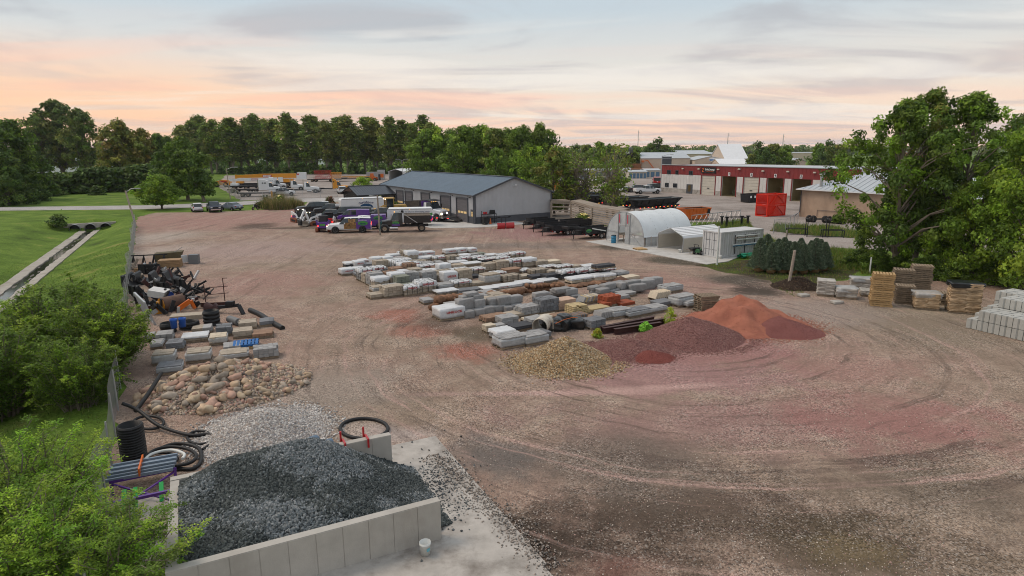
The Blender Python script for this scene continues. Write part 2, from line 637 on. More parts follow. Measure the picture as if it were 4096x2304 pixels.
m_mulch = ground_material('bark mulch', [(0.02, 0.013, 0.009), (0.05, 0.032, 0.022), (0.08, 0.05, 0.035)], 2.0, 14.0, 1.0)
tl = [-3000, -1200, -400, -150, -60, -30] + list(np.arange(-20, 112, 1.5)) + [115, 120, 130, 150, 200, 300, 500, 900, 1800, 4000, 7000]
sl = [-7000, -3000, -1200, -500, -250, -150, -90, -60, -40, -20, -10, -4, 0, 0.4] + list(np.arange(0.8, 26, 0.5)) + [27, 30, 35, 45, 60, 100, 200, 400, 900, 3000, 7000]
gv = np.array([[tuple(fp(t, s, terrain(t, s))) for s in sl] for t in tl]).reshape(-1, 3)
ns = len(sl)
ii = np.arange(len(tl) - 1)[:, None] * ns + np.arange(ns - 1)[None, :]
gf = np.stack([ii, ii + ns, ii + ns + 1, ii + 1], -1).reshape(-1, 4)
struct(link('ground', fill_mesh('ground', gv, gf, m_grass, smooth=True)))
def sheet(name, pts, z, m, jit=0.0, step=1.0, js=0.8, seed=1.0):
 P = [G(*p) if len(p) == 2 else Vector(p) for p in pts]
 out = []
 for a, b in zip(P, P[1:] + P[:1]):
  k = max(1, min(160, int((b - a).length / step)))
  for i in range(k):
   p = a.lerp(b, i / k)
   if jit:
    p = p + Vector((fbm(p.x, p.y, js, 3, seed), fbm(p.x, p.y, js, 3, seed + 9), 0)) * jit
   out.append((p.x, p.y, z))
 bm = bmesh.new()
 f = bm.faces.new([bm.verts.new(p) for p in out])
 bm.normal_update()
 if f.normal.z < 0:
  bmesh.ops.reverse_faces(bm, faces=[f])
 bmesh.ops.triangulate(bm, faces=bm.faces)
 me = bpy.data.meshes.new(name)
 bm.to_mesh(me)
 bm.free()
 me.materials.append(m)
 return struct(link(name, me))
# ---- yard material: gravel, pink quartzite dust, dark wet earth, tyre tracks
def yard_material():
 m = bpy.data.materials.new('yard gravel')
 m.use_nodes = True
 t = m.node_tree
 t.nodes.clear()
 N, L = t.nodes.new, t.links.new
 def math_(op, a, b=None):
  n = N('ShaderNodeMath')
  n.operation = op
  for i, v in enumerate((a, b)):
   if v is None:
    continue
   if isinstance(v, (int, float)):
    n.inputs[i].default_value = v
   else:
    L(v, n.inputs[i])
  return n.outputs[0]
 def mix(f, a, b, mode='MIX'):
  n = N('ShaderNodeMix')
  n.data_type = 'RGBA'
  n.blend_type = mode
  for i, v in ((0, f), (6, a), (7, b)):
   if isinstance(v, (int, float)):
    n.inputs[i].default_value = v
   elif isinstance(v, tuple):
    n.inputs[i].default_value = (*v, 1)
   else:
    L(v, n.inputs[i])
  return n.outputs[2]
 def rng_(v, a, b, c=0.0, d=1.0):
  n = N('ShaderNodeMapRange')
  n.interpolation_type = 'SMOOTHSTEP'
  L(v, n.inputs['Value'])
  for k, x in zip(('From Min', 'From Max', 'To Min', 'To Max'), (a, b, c, d)):
   n.inputs[k].default_value = x
  return n.outputs[0]
 geo = N('ShaderNodeNewGeometry')
 pos = geo.outputs['Position']
 def noise(scale, detail=6, rough=0.62, vec=None, dist=0.0):
  n = N('ShaderNodeTexNoise')
  n.inputs['Scale'].default_value = scale
  n.inputs['Detail'].default_value = detail
  n.inputs['Roughness'].default_value = rough
  n.inputs['Distortion'].default_value = dist
  L(vec or pos, n.inputs['Vector'])
  return n.outputs['Fac']
 def mapped(loc=(0, 0, 0), rot=0.0, scl=(1, 1, 1), vec=None):
  a = N('ShaderNodeVectorMath')
  a.operation = 'SUBTRACT'
  L(vec or pos, a.inputs[0])
  a.inputs[1].default_value = loc
  n = N('ShaderNodeMapping')
  n.inputs['Rotation'].default_value = (0, 0, rot)
  n.inputs['Scale'].default_value = scl
  L(a.outputs[0], n.inputs[0])
  return n.outputs[0]
 big = noise(0.09, 5)
 mid = noise(0.55, 7, 0.66)
 fine = noise(6.0, 6, 0.7)
 col = mix(rng_(big, 0.36, 0.64), (0.285, 0.215, 0.160), (0.325, 0.215, 0.170))
 col = mix(rng_(mid, 0.42, 0.72, 0, 0.7), col, (0.42, 0.325, 0.255))
 m2 = noise(1.9, 8, 0.72, None, 0.8)
 col = mix(rng_(m2, 0.50, 0.72, 0, 0.55), col, (0.41, 0.315, 0.25))
 col = mix(rng_(m2, 0.47, 0.28, 0, 0.7), col, (0.14, 0.112, 0.09))
 col = mix(rng_(mid, 0.52, 0.28, 0, 0.6), col, (0.215, 0.165, 0.13))
 warp = noise(0.35, 7, 0.68)
 def patch(cx, cy, hw, hh, c, k=1.0, rot=0.0, soft=0.55, wamp=1.6):
  nonlocal col
  P0 = G(cx, cy)
  rx = hw * math.hypot(P0.y, CAM_H) / F_PX
  ry = (G(cx, cy - hh) - G(cx, cy + hh)).length / 2
  v = mapped((P0.x, P0.y, 0), -rot, (1, 1, 1))
  v2 = N('ShaderNodeVectorMath')
  v2.operation = 'MULTIPLY'
  L(v, v2.inputs[0])
  v2.inputs[1].default_value = (1 / rx, 1 / ry, 0)
  ln = N('ShaderNodeVectorMath')
  ln.operation = 'LENGTH'
  L(v2.outputs[0], ln.inputs[0])
  d = math_('ADD', ln.outputs['Value'], math_('MULTIPLY', math_('SUBTRACT', warp, 0.5), wamp * 1.6))
  f = rng_(d, 1.0 + soft / 2, 1.0 - soft / 2 - 0.2, 0, k)
  col = mix(f, col, c)
 PINK, RED, MUD, WET, PALE = (0.35, 0.20, 0.17), (0.33, 0.125, 0.09), (0.062, 0.045, 0.034), (0.15, 0.118, 0.095), (0.47, 0.41, 0.36)
 patch(900, 880, 420, 34, PINK, 0.8, soft=1.0)
 patch(1250, 830, 160, 16, PINK, 0.9, soft=0.6)
 patch(1000, 1000, 320, 40, (0.37, 0.275, 0.245), 0.8, soft=1.2)
 patch(640, 950, 130, 22, PALE, 0.6, soft=1.2)
 patch(620, 1010, 130, 24, PALE, 0.55, soft=1.2)
 patch(1050, 1130, 260, 50, PINK, 0.65, soft=1.0)
 patch(2150, 930, 230, 30, (0.30, 0.165, 0.155), 0.85, soft=0.8)
 patch(1900, 985, 420, 14, (0.19, 0.16, 0.14), 0.75, soft=1.0)
 patch(2650, 1130, 330, 40, PINK, 0.6, soft=1.0)
 patch(2900, 1700, 700, 110, (0.30, 0.185, 0.165), 0.8, soft=1.3, wamp=2.6)
 patch(3600, 1690, 430, 95, (0.32, 0.165, 0.145), 0.85, soft=1.3, wamp=2.6)
 patch(3350, 1480, 300, 60, PINK, 0.7, soft=1.0)
 patch(2600, 1440, 230, 60, (0.31, 0.18, 0.165), 0.95, soft=0.6)
 patch(2800, 1400, 400, 90, (0.33, 0.175, 0.16), 0.9, soft=0.6)
 patch(2700, 1510, 480, 70, (0.34, 0.20, 0.185), 0.9, soft=0.7)
 patch(1580, 1265, 110, 24, RED, 0.75, -0.5, 1.0, 2.4)
 patch(1700, 1325, 120, 26, RED, 0.7, -0.6, 1.0, 2.4)
 patch(1850, 1400, 140, 36, RED, 0.8, -0.6, 1.0, 2.4)
 patch(1760, 1290, 90, 40, MUD, 0.6, 0, 0.9)
 patch(1900, 1330, 110, 45, (0.12, 0.095, 0.065), 0.8, 0, 0.8)
 patch(1020, 905, 80, 13, MUD, 0.75, 0, 0.7, 1.0)
 patch(1170, 913, 160, 4, MUD, 0.7, 0, 0.6, 0.5)
 patch(1400, 965, 90, 12, WET, 0.8, 0, 1.0)
 patch(1640, 955, 110, 12, WET, 0.7, 0, 1.0)
 patch(2480, 990, 130, 12, (0.07, 0.06, 0.045), 0.9, -0.2, 0.6, 0.8)
 patch(2700, 1045, 150, 15, (0.075, 0.065, 0.045), 0.9, -0.55, 0.6, 0.8)
 patch(2950, 1120, 160, 22, (0.075, 0.065, 0.05), 0.9, -0.4, 0.6, 0.8)
 patch(3050, 1165, 130, 20, (0.06, 0.05, 0.04), 0.9, 0, 0.8)
 patch(2330, 2140, 420, 160, MUD, 1.0, 0.0, 1.2, 2.4)
 patch(2900, 2050, 520, 170, (0.10, 0.073, 0.055), 0.85, 0.0, 1.3, 2.4)
 patch(3450, 2180, 460, 130, (0.10, 0.075, 0.05), 0.9, 0, 1.2, 2.4)
 patch(2450, 1850, 480, 110, (0.17, 0.135, 0.11), 0.85, 0, 1.2, 2.2)
 patch(3850, 1950, 320, 110, (0.15, 0.118, 0.09), 0.75, 0, 1.0)
 patch(1980, 1830, 200, 90, (0.14, 0.128, 0.118), 0.75, 0, 1.0)
 patch(2480, 2270, 150, 45, (0.20, 0.10, 0.08), 0.6, 0, 1.2, 3.0)
 patch(3430, 2210, 160, 50, (0.22, 0.165, 0.09), 0.45, 0, 1.3, 2.5)
 patch(2150, 1574, 420, 11, (0.50, 0.33, 0.29), 0.85, 0.0, 1.2, 2.0)
 patch(2620, 1552, 260, 10, (0.50, 0.33, 0.29), 0.8, 0.1, 1.2, 2.0)
 patch(1560, 1740, 190, 45, (0.43, 0.36, 0.325), 0.8, 0, 0.8)
 patch(1350, 1560, 260, 110, (0.31, 0.262, 0.22), 0.7, 0, 1.0)
 patch(3700, 1240, 200, 30, (0.41, 0.34, 0.25), 0.8, 0, 0.8)
 patch(3750, 1310, 330, 90, (0.24, 0.19, 0.14), 0.8, 0, 1.0)
 patch(3250, 1250, 260, 50, (0.33, 0.27, 0.235), 0.7, 0, 1.0)
 C0 = G(2700, 1330)
 pv = mapped((C0.x, C0.y, 0))
 ln = N('ShaderNodeVectorMath')
 ln.operation = 'LENGTH'
 L(pv, ln.inputs[0])
 wr = math_('ADD', ln.outputs['Value'], math_('MULTIPLY', noise(0.12, 3), 2.4))
 cx = N('ShaderNodeCombineXYZ')
 L(wr, cx.inputs[0])
 L(math_('MULTIPLY', noise(0.05, 2), 3.0), cx.inputs[1])
 arc = noise(1.5, 5, 0.7, cx.outputs[0])
 near = math_('MULTIPLY', rng_(ln.outputs['Value'], 31.0, 15.0), rng_(noise(0.22, 5, 0.6), 0.38, 0.60, 0.30, 1.0))
 col = mix(math_('MULTIPLY', rng_(arc, 0.54, 0.66), math_('MULTIPLY', near, 0.75)), col, (0.47, 0.31, 0.265))
 col = mix(math_('MULTIPLY', rng_(arc, 0.47, 0.36), math_('MULTIPLY', near, 0.7)), col, (0.105, 0.075, 0.062))
 lane = noise(0.9, 6, 0.66, mapped((0, 0, 0), -(A0 + 1.0), (1.0, 0.07, 1)), 0.6)
 far = rng_(ln.outputs['Value'], 22.0, 36.0)
 col = mix(math_('MULTIPLY', rng_(lane, 0.54, 0.70), math_('MULTIPLY', far, 0.55)), col, (0.46, 0.36, 0.30))
 col = mix(math_('MULTIPLY', rng_(lane, 0.46, 0.32), math_('MULTIPLY', far, 0.6)), col, (0.15, 0.112, 0.088))
 vo = N('ShaderNodeTexVoronoi')
 vo.inputs['Scale'].default_value = 21.0
 L(pos, vo.inputs['Vector'])
 sepc = N('ShaderNodeSeparateColor')
 L(vo.outputs['Color'], sepc.inputs[0])
 stony = rng_(noise(0.28, 5, 0.6), 0.40, 0.58)
 k = math_('ADD', 0.13, math_('MULTIPLY', stony, 0.42))
 gain = math_('ADD', 1.0, math_('MULTIPLY', math_('SUBTRACT', sepc.outputs[0], 0.5), math_('MULTIPLY', k, 1.9)))
 edge = rng_(vo.outputs['Distance'], 0.030, 0.006, 0.72, 1.0)
 gain = math_('MULTIPLY', gain, math_('ADD', 0.46, math_('MULTIPLY', fine, 0.86)))
 vs_ = N('ShaderNodeVectorMath')
 vs_.operation = 'SCALE'
 L(col, vs_.inputs[0])
 L(gain, vs_.inputs['Scale'])
 hue = mix(math_('MULTIPLY', rng_(sepc.outputs[1], 0.80, 0.95), math_('MULTIPLY', stony, 0.35)), vs_.outputs[0], (0.52, 0.47, 0.42))
 b = N('ShaderNodeBsdfPrincipled')
 b.inputs['Roughness'].default_value = 0.93
 b.inputs['Specular IOR Level'].default_value = 0.12
 L(hue, b.inputs['Base Color'])
 bp = N('ShaderNodeBump')
 bp.inputs['Strength'].default_value = 0.55
 bp.inputs['Distance'].default_value = 0.05
 L(math_('ADD', math_('MULTIPLY', vo.outputs['Distance'], -0.8), math_('ADD', fine, math_('MULTIPLY', arc, near))), bp.inputs['Height'])
 L(bp.outputs[0], b.inputs['Normal'])
 out = N('ShaderNodeOutputMaterial')
 L(b.outputs[0], out.inputs[0])
 return m
m_yard = yard_material()
sheet('gravel_yard', [tuple(fp(-9, 0.1)), tuple(fp(90, 0.1)), (548, 868), (620, 851), (870, 848), (1030, 840), (1215, 834), (1226, 812), (1400, 807), (1520, 802), (1600, 795), (1800, 780), (2120, 830), (2215, 868), (2390, 915), (2520, 930), (2850, 1010), (2800, 1060), (3080, 1120), (3150, 1165), (3300, 1130), (3700, 1090), (4096, 1085), (4700, 1150), (5200, 1500), tuple(Vector((30, 4, 0)))], 0.012, m_yard, 0.5)
sheet('street', [(-900, 852), (0, 843), (636, 837), (954, 821), (1158, 810), (1356, 807), (1560, 803), (1900, 790), (1900, 770), (1560, 783), (1356, 790), (1158, 796), (954, 807), (636, 821), (0, 829), (-900, 836)], 0.030, m_street, 0.15)
sheet('crane_lot', [(868, 744), (962, 803), (1130, 799), (1500, 784), (1700, 760), (2300, 742), (2300, 700), (1500, 693), (900, 702)], 0.02, m_lot, 0.8, 2.0)
sheet('equipment_lot', [(2120, 835), (2250, 890), (2500, 905), (2700, 890), (2940, 888), (3000, 935), (3080, 968), (3300, 990), (3600, 1004), (4100, 1010), (4500, 1010), (4500, 760), (3300, 700), (2600, 672), (2120, 690)], 0.016, m_lot, 0.6, 2.0)
sheet('weedy_verge', [(3085, 925), (3190, 938), (3440, 955), (3440, 930), (3330, 908), (3100, 900)], 0.024, m_soil, 0.4)
sheet('weedy_soil', [(2790, 1062), (2900, 1090), (3080, 1122), (3150, 1168), (3290, 1132), (3420, 1110), (3420, 1075), (3240, 1050), (3000, 1040), (2880, 1040)], 0.020, m_soil, 0.5)
sheet('mulch_bed', [(1028, 834), (1080, 842), (1150, 839), (1214, 826), (1190, 816), (1100, 814), (1045, 820)], 0.034, m_mulch, 0.3)
m_conc = mat('weathered concrete', (0.40, 0.37, 0.335), 0.85, var=0.22, vs=1.6, bump=0.3, bs=18, dirt=1.0, dcol=(0.11, 0.088, 0.07))
m_conc_b = mat('pale concrete', (0.47, 0.455, 0.43), 0.85, var=0.14, vs=1.5, bump=0.2, bs=20, dirt=0.55, dcol=(0.22, 0.19, 0.165))
def slab(name, pts, z1, m, z0=-0.1):
 P = [G(*p) if len(p) == 2 else Vector(p) for p in pts]
 mb = MB()
 mb.prism([(p.x, p.y) for p in P], z0, z1, 'XY')
 return struct(mb.build(name, m))
HP = G(2345, 968)                                       # left front corner of the greenhouse pad
pad_e = Vector((E2.x, E2.y, 0)) * -1
slab('greenhouse_pad', [tuple(HP), tuple(HP + pad_e * 18.4), tuple(HP + pad_e * 18.4 + E1 * 3.0), tuple(HP + pad_e * 15.2 + E1 * 11), tuple(HP + E1 * 11)], 0.07, m_conc_b)
SB = G(1900, 897)
slab('shop_apron', [tuple(SB - E2 * 4.2 + E1 * 6.8), tuple(SB - E2 * 4.2 - E1 * 1.2), tuple(SB - E2 * 1.0 - E1 * 7.6), tuple(SB + E2 * 26 - E1 * 7.6), tuple(SB + E2 * 26 - E1 * 0.02), tuple(SB - E1 * 0.02 - E2 * 0.02), tuple(SB + E1 * 6.8 - E2 * 0.02)], 0.05, m_conc_b)
m_cedge = mat('channel concrete', (0.36, 0.33, 0.285), 0.85, var=0.2, vs=1.0, bump=0.3, dirt=0.8, dcol=(0.16, 0.13, 0.09))
for nm, s0, s1, zz in (('channel_edge', 0.0, 0.75, 0.06), ('channel_edge', 1.85, 2.7, 0.06)):
 mb = MB()
 ts = list(np.arange(-12, 104.5, 1.0))
 vs, fs = [], []
 for t in ts:
  r = s_right(t) + 0.10 * fbm(t, 3 + s0, 0.35)
  w1 = 0.16 * fbm(t, 8 + s0, 0.6)
  inner = s1 + w1 if s0 == 0.0 else s1
  outer = s0 if s0 == 0.0 else s0 + w1
  za, zb = DEEP + zz + (0.03 if s0 == 0 else -0.04), DEEP + zz + (-0.04 if s0 == 0 else 0.03)
  vs += [fp(t, r + outer - 0.1, za), fp(t, r + inner, zb), fp(t, r + inner, zb - 0.35), fp(t, r + outer - 0.1, za - 0.35)]
 for i in range(len(ts) - 1):
  o = 4 * i
  for a, b in ((0, 1), (1, 2), (2, 3), (3, 0)):
   fs.append((o + a, o + b, o + 4 + b, o + 4 + a))
 mb.add(vs, fs)
 struct(mb.build(nm, m_cedge))
mb = MB()
ts = list(np.arange(-12, 104.5, 2.0))
vs = []
for t in ts:
 vs += [fp(t, s_right(t) + 0.5, DEEP - 0.07), fp(t, s_right(t) + 2.1, DEEP - 0.07)]
mb.add(vs, [(2 * i, 2 * i + 1, 2 * i + 3, 2 * i + 2) for i in range(len(ts) - 1)])
m_water = mat('shallow ditch water', (0.030, 0.032, 0.022), 0.06, var=0.4, vs=0.7, bump=0.05, bs=3, spec=0.5)
struct(mb.build('water', m_water))
m_silt = mat('wet silt', (0.10, 0.085, 0.06), 0.6, var=0.3, vs=2.0, bump=0.3)
for k in range(26):
 t = 18 + k * 3.1 + random.uniform(-1, 1)
 c = s_right(t) + random.uniform(0.85, 1.75)
 P = [fp(t + math.cos(a) * random.uniform(0.8, 1.9), c + math.sin(a) * random.uniform(0.12, 0.34)) for a in np.linspace(0, 6.28, 11)[:-1]]
 mb = MB()
 mb.add([(p.x, p.y, DEEP - 0.09) for p in P] + [(fp(t, c).x, fp(t, c).y, DEEP - 0.045)], [(i, (i + 1) % 10, 10) for i in range(10)], smooth=True)
 struct(mb.build('silt_bar', m_silt))
# ------------------------------------------------------------------ buildings
m_steel = mat('light grey steel siding', (0.44, 0.445, 0.465), 0.5, 0.0, var=0.05, vs=0.8, rnd=0.02, spec=0.4, dirt=0.15)
m_wains = mat('charcoal steel siding', (0.085, 0.09, 0.105), 0.5, var=0.08, vs=1.0, rnd=0.03, spec=0.4, dirt=0.2, dcol=(0.2, 0.17, 0.15))
m_roof = mat('slate blue steel roof', (0.092, 0.132, 0.175), 0.42, 0.0, var=0.12, vs=0.6, rnd=0.05, spec=0.5)
m_trim = mat('charcoal trim', (0.075, 0.08, 0.092), 0.5, var=0.08)
m_door = mat('grey overhead door', (0.125, 0.12, 0.13), 0.55, var=0.06, vs=2)
m_glassd = mat('dark window glass', (0.02, 0.024, 0.028), 0.08, var=0.2, spec=0.6)
m_amber = mat('lit window pane', (0.55, 0.40, 0.20), 0.4, var=0.35, vs=5, emit=(0.9, 0.6, 0.25, 0.25))
m_black = mat('black painted steel', (0.018, 0.018, 0.02), 0.5, var=0.25, vs=4, rnd=0.1)
m_broof = mat('black standing seam roof', (0.022, 0.027, 0.037), 0.35, var=0.12, vs=1.0, rnd=0.08, spec=0.6)
m_bwood = mat('black stained boards', (0.020, 0.019, 0.018), 0.7, var=0.3, vs=5, rnd=0.15)
m_white = mat('white painted steel', (0.72, 0.73, 0.74), 0.45, var=0.05, vs=1.0, rnd=0.03, dirt=0.12, dcol=(0.4, 0.36, 0.31))
m_cream = mat('cream steel panels', (0.52, 0.475, 0.40), 0.6, var=0.08, vs=1.0, dirt=0.2)
m_red = mat('barn red steel', (0.225, 0.034, 0.034), 0.55, var=0.10, vs=0.7, rnd=0.05, dirt=0.1)
m_wwall = mat('off white steel', (0.64, 0.62, 0.60), 0.55, var=0.06, vs=1.0, rnd=0.03, dirt=0.25, dcol=(0.33, 0.27, 0.22))
m_beige = mat('beige steel siding', (0.56, 0.455, 0.36), 0.7, var=0.06, vs=0.3, dirt=0.1)
m_ltroof = mat('pale grey steel roof', (0.40, 0.43, 0.455), 0.45, var=0.08, vs=0.4, spec=0.4)
m_timber = mat('weathered timber', (0.33, 0.275, 0.225), 0.85, var=0.28, vs=5, rnd=0.18, bump=0.2, stretch=(1, 1, 3))
m_galv = mat('galvanised steel', (0.42, 0.43, 0.44), 0.42, 0.5, var=0.12, vs=3)
m_bulb = mat('floodlight lens', (0.9, 0.9, 0.85), 0.3, emit=(1.0, 0.95, 0.85, 6.0))
def wallpt(O, e, px, py=None):
 u = along(O, e, px)
 P = Vector((O[0] + e[0] * u, O[1] + e[1] * u, 0))
 return u, (HT(P, py) if py is not None else 0.0)
def ribbed(w, h0, h1a, h1b, rib=0.03, n=4, sign=1.0):
 mb = MB()
 xs = [0.0]
 prof = [0.0]
 for i in range(n):
  c = (i + 0.5) * w / n
  xs += [c - 0.05, c - 0.025, c + 0.025, c + 0.05]
  prof += [0.0, -rib, -rib, 0.0]
 xs.append(w)
 prof.append(0.0)
 vs, fs = [], []
 for x, p in zip(xs, prof):
  vs += [(x, p * sign, h0), (x, p * sign, h1a + (h1b - h1a) * x / w)]
 for i in range(len(xs) - 1):
  fs.append((2 * i, 2 * i + 2, 2 * i + 3, 2 * i + 1))
 mb.add(vs, fs)
 return mb
# ---- the shop
SW, SL, SE, SR = 13.8, 38.9, 4.34, 6.73
shop = T('shop_building', 'long light grey steel shop with slate blue roof and charcoal overhead doors', 'building', SB, A0)
core = MB()
core.box((SW / 2, SL / 2, SE / 2), (SW - 0.3, SL - 0.3, SE))
core.prism([(0.15, SE), (SW - 0.15, SE), (SW / 2, SR - 0.12)], 0.15, SL - 0.15, 'XZ')
core.build('core_wall', m_steel, shop)
gw = MB().box((SW / 2, 0.06, 0.02), (SW, 0.1, 0.04)).build('gable_wall', m_trim, shop)
npan = 15
pw = SW / npan
for i in range(npan):
 def hx(x):
  return SE + (SR - SE) * (1 - abs(x - SW / 2) / (SW / 2)) - 0.1
 x0, x1 = i * pw, (i + 1) * pw
 ribbed(pw, 1.05, hx(x0), hx(x1)).build('wall_panel', m_steel, gw, (x0, 0.0, 0))
 ribbed(pw, 0.03, 1.02, 1.02).build('wainscot_panel', m_wains, gw, (x0, -0.012, 0))
side = MB().box((0.06, SL / 2, 0.02), (0.1, SL, 0.04)).build('side_wall', m_trim, shop)
doors = []
for (pa, pb, pt) in ((1831, 1873, 791), (1767.5, 1804, 783), (1690, 1722, 772), (1626, 1652, 766), (1591, 1616, 762)):
 ua, ub = along(SB, E2, pb), along(SB, E2, pa)
 P = SB + E2 * ub
 doors.append((ua, ub, min(HT(P, pt), 3.75)))
wd = (along(SB, E2, 1897), along(SB, E2, 1885), 2.15)
sp_u = ribbed(SL / 43, 1.05, SE, SE).mesh('wall_panel', m_steel)
sp_w = ribbed(SL / 43, 0.03, 1.02, 1.02).mesh('wainscot_panel', m_wains)
for i in range(43):
 y0 = i * SL / 43
 for me, x in ((sp_u, 0.0), (sp_w, -0.012)):
  link(me.name.split('.')[0], me, side, (x, y0 + SL / 43, 0), -math.pi / 2)
for (u0, u1, hd) in doors:
 d = MB()
 for k in range(6):
  d.box((-0.055, (u0 + u1) / 2, hd * (k + 0.5) / 6), (0.05, u1 - u0 - 0.02, hd / 6 - 0.025))
 do = d.build('overhead_door', m_door, shop)
 for k in range(3):
  yy = u0 + (u1 - u0) * (k + 0.75) / 3.5
  MB().box((-0.088, yy, hd * 0.42), (0.016, (u1 - u0) / 4.4, hd * 0.09)).build('pane', m_amber, do)
 fr = MB()
 fr.box((-0.10, u0 - 0.1, hd / 2), (0.16, 0.2, hd + 0.2)).box((-0.10, u1 + 0.1, hd / 2), (0.16, 0.2, hd + 0.2)).box((-0.10, (u0 + u1) / 2, hd + 0.08), (0.158, u1 - u0 + 0.398, 0.2))
 fr.build('door_frame', m_trim, do)
dd = MB().box((-0.06, sum(wd[:2]) / 2, 1.07), (0.05, wd[1] - wd[0], 2.1)).build('walk_door', m_trim, shop)
for k in range(2):
 for j in range(3):
  MB().box((-0.095, wd[0] + (wd[1] - wd[0]) * (0.35 + 0.3 * k), 1.2 + 0.25 * j), (0.016, 0.16, 0.2)).build('pane', m_amber, dd)
roof = MB().box((SW / 2, SL / 2, SR + 0.07), (0.5, SL + 0.72, 0.05), taper=0.8).build('roof', m_trim, shop)
nr = 43
rl = math.hypot(SW / 2 + 0.35, (SR - SE) * (SW / 2 + 0.35) / (SW / 2))
sheet_me = ribbed((SL + 0.7) / nr, 0, rl, rl, 0.028, 4).mesh('roof_panel', m_roof)
slope = math.atan2(SR - SE, SW / 2)
for i in range(nr):
 y0 = -0.35 + i * (SL + 0.7) / nr
 for sgn in (-1, 1):
  o = link('roof_panel', sheet_me, roof)
  zx = Vector((math.cos(slope) * -sgn, 0, math.sin(slope)))
  yv = zx.cross(Vector((0, 1, 0)))
  M = Matrix((Vector((0, 1, 0)), yv, zx)).transposed().to_4x4()
  eave = Vector((SW / 2 + sgn * (SW / 2 + 0.35), y0, SE - (SR - SE) / (SW / 2) * 0.35 + 0.04))
  o.matrix_local = Matrix.Translation(eave) @ M
fa = MB()
for sgn in (-1, 1):
 a = (SW / 2 + sgn * (SW / 2 + 0.35), SE - 0.12)
 for yy in (-0.37, SL + 0.37):
  fa.bar((a[0], yy, a[1] + 0.0), (SW / 2, yy, SR - 0.02), 0.06, 0.24)
 fa.box((a[0] - sgn * 0.02, SL / 2, SE - 0.16), (0.10, SL + 0.68, 0.16))
fa.build('fascia', m_trim, shop)
co = MB()
for x, y in ((0, 0), (SW, 0), (0, SL), (SW, SL)):
 co.box((x, y, SE / 2 - 0.1), (0.26, 0.26, SE - 0.2))
co.build('corner_trim', m_trim, shop)
for (u0, u1, hd), k in zip(doors, range(5)):
 l = MB().box((-0.32, u0 - 0.9, 3.95), (0.5, 0.16, 0.07), ry=0.25)
 l.box((-0.08, u0 - 0.9, 3.9), (0.1, 0.1, 0.14)).build('wall_light', m_black, shop)
MB().box((SW / 2 + 0.15, -0.25, 5.55), (0.34, 0.12, 0.26), rx=0.5).box((SW / 2 - 0.15, -0.1, 5.45), (0.12, 0.2, 0.1)).build('floodlight', m_white, shop)
MB().tube([(-0.12, 0.35, SE - 0.2), (-0.14, 0.2, SE - 0.5), (-0.14, 0.16, 0.2)], 0.05, 8).build('downspout', m_trim, shop)
# ---- black roofed pavilion joined to the side of the shop
ur, zr = wallpt(SB, E2, 1550.9, 739.4)
ue, ze = wallpt(SB, E2, 1589.4, 775)
zr, ze = min(zr, 4.7), min(ze, 3.3)
hw = ur - ue
PO = SB + E2 * ur - E1 * 0.1
pl = along((PO.x, PO.y, zr), (-E1.x, -E1.y, 0), 1393)
pav = T('pavilion', 'black roofed open pavilion beside the grey shop', 'pavilion', (PO.x, PO.y, 0), A0 + math.pi)
roofp = MB().box((pl / 2, 0, zr + 0.05), (pl + 0.1, 0.3, 0.05)).build('roof', m_broof, pav)
nb = int(pl / 0.45)
for i in range(nb):
 x0 = i * pl / nb
 w = pl / nb
 for sgn in (-1, 1):
  q = MB()
  a, b = (0, zr), (sgn * hw, ze)
  q.add([(x0, a[0], a[1]), (x0 + w, a[0], a[1]), (x0 + w, b[0], b[1]), (x0, b[0], b[1])], [(0, 1, 2, 3)])
  q.bar((x0 + 0.02, a[0], a[1] + 0.02), (x0 + 0.02, b[0], b[1] + 0.02), 0.035, 0.05)
  q.build('roof_panel', m_broof, roofp)
ff = MB()
for x in (0.0, pl):
 for sgn in (-1, 1):
  ff.bar((x, 0, zr - 0.12), (x, sgn * hw, ze - 0.12), 0.06, 0.22)
for sgn in (-1, 1):
 ff.bar((0, sgn * hw, ze - 0.1), (pl, sgn * hw, ze - 0.1), 0.06, 0.2)
ff.build('fascia', m_black, pav)
for x in (0.25, pl - 0.5):
 for y in (-hw + 0.4, hw - 0.4):
  MB().box((x, y, ze / 2), (0.18, 0.18, ze)).build('post', m_bwood, pav)
for i in range(9):
 MB().box((pl * 0.5, -hw + 1.9, 0.16 + i * 0.32), (pl - 0.8, 0.05, 0.29)).build('board', m_bwood, pav)
for i in range(10):
 z0 = 0.16 + i * 0.32
 yy = hw - 0.5 if z0 < ze - 0.2 else (hw - 0.5) * max(0.1, (zr - z0) / (zr - ze))
 MB().box((pl - 0.5, 0, z0), (0.05, 2 * yy, 0.29)).build('board', m_bwood, pav)
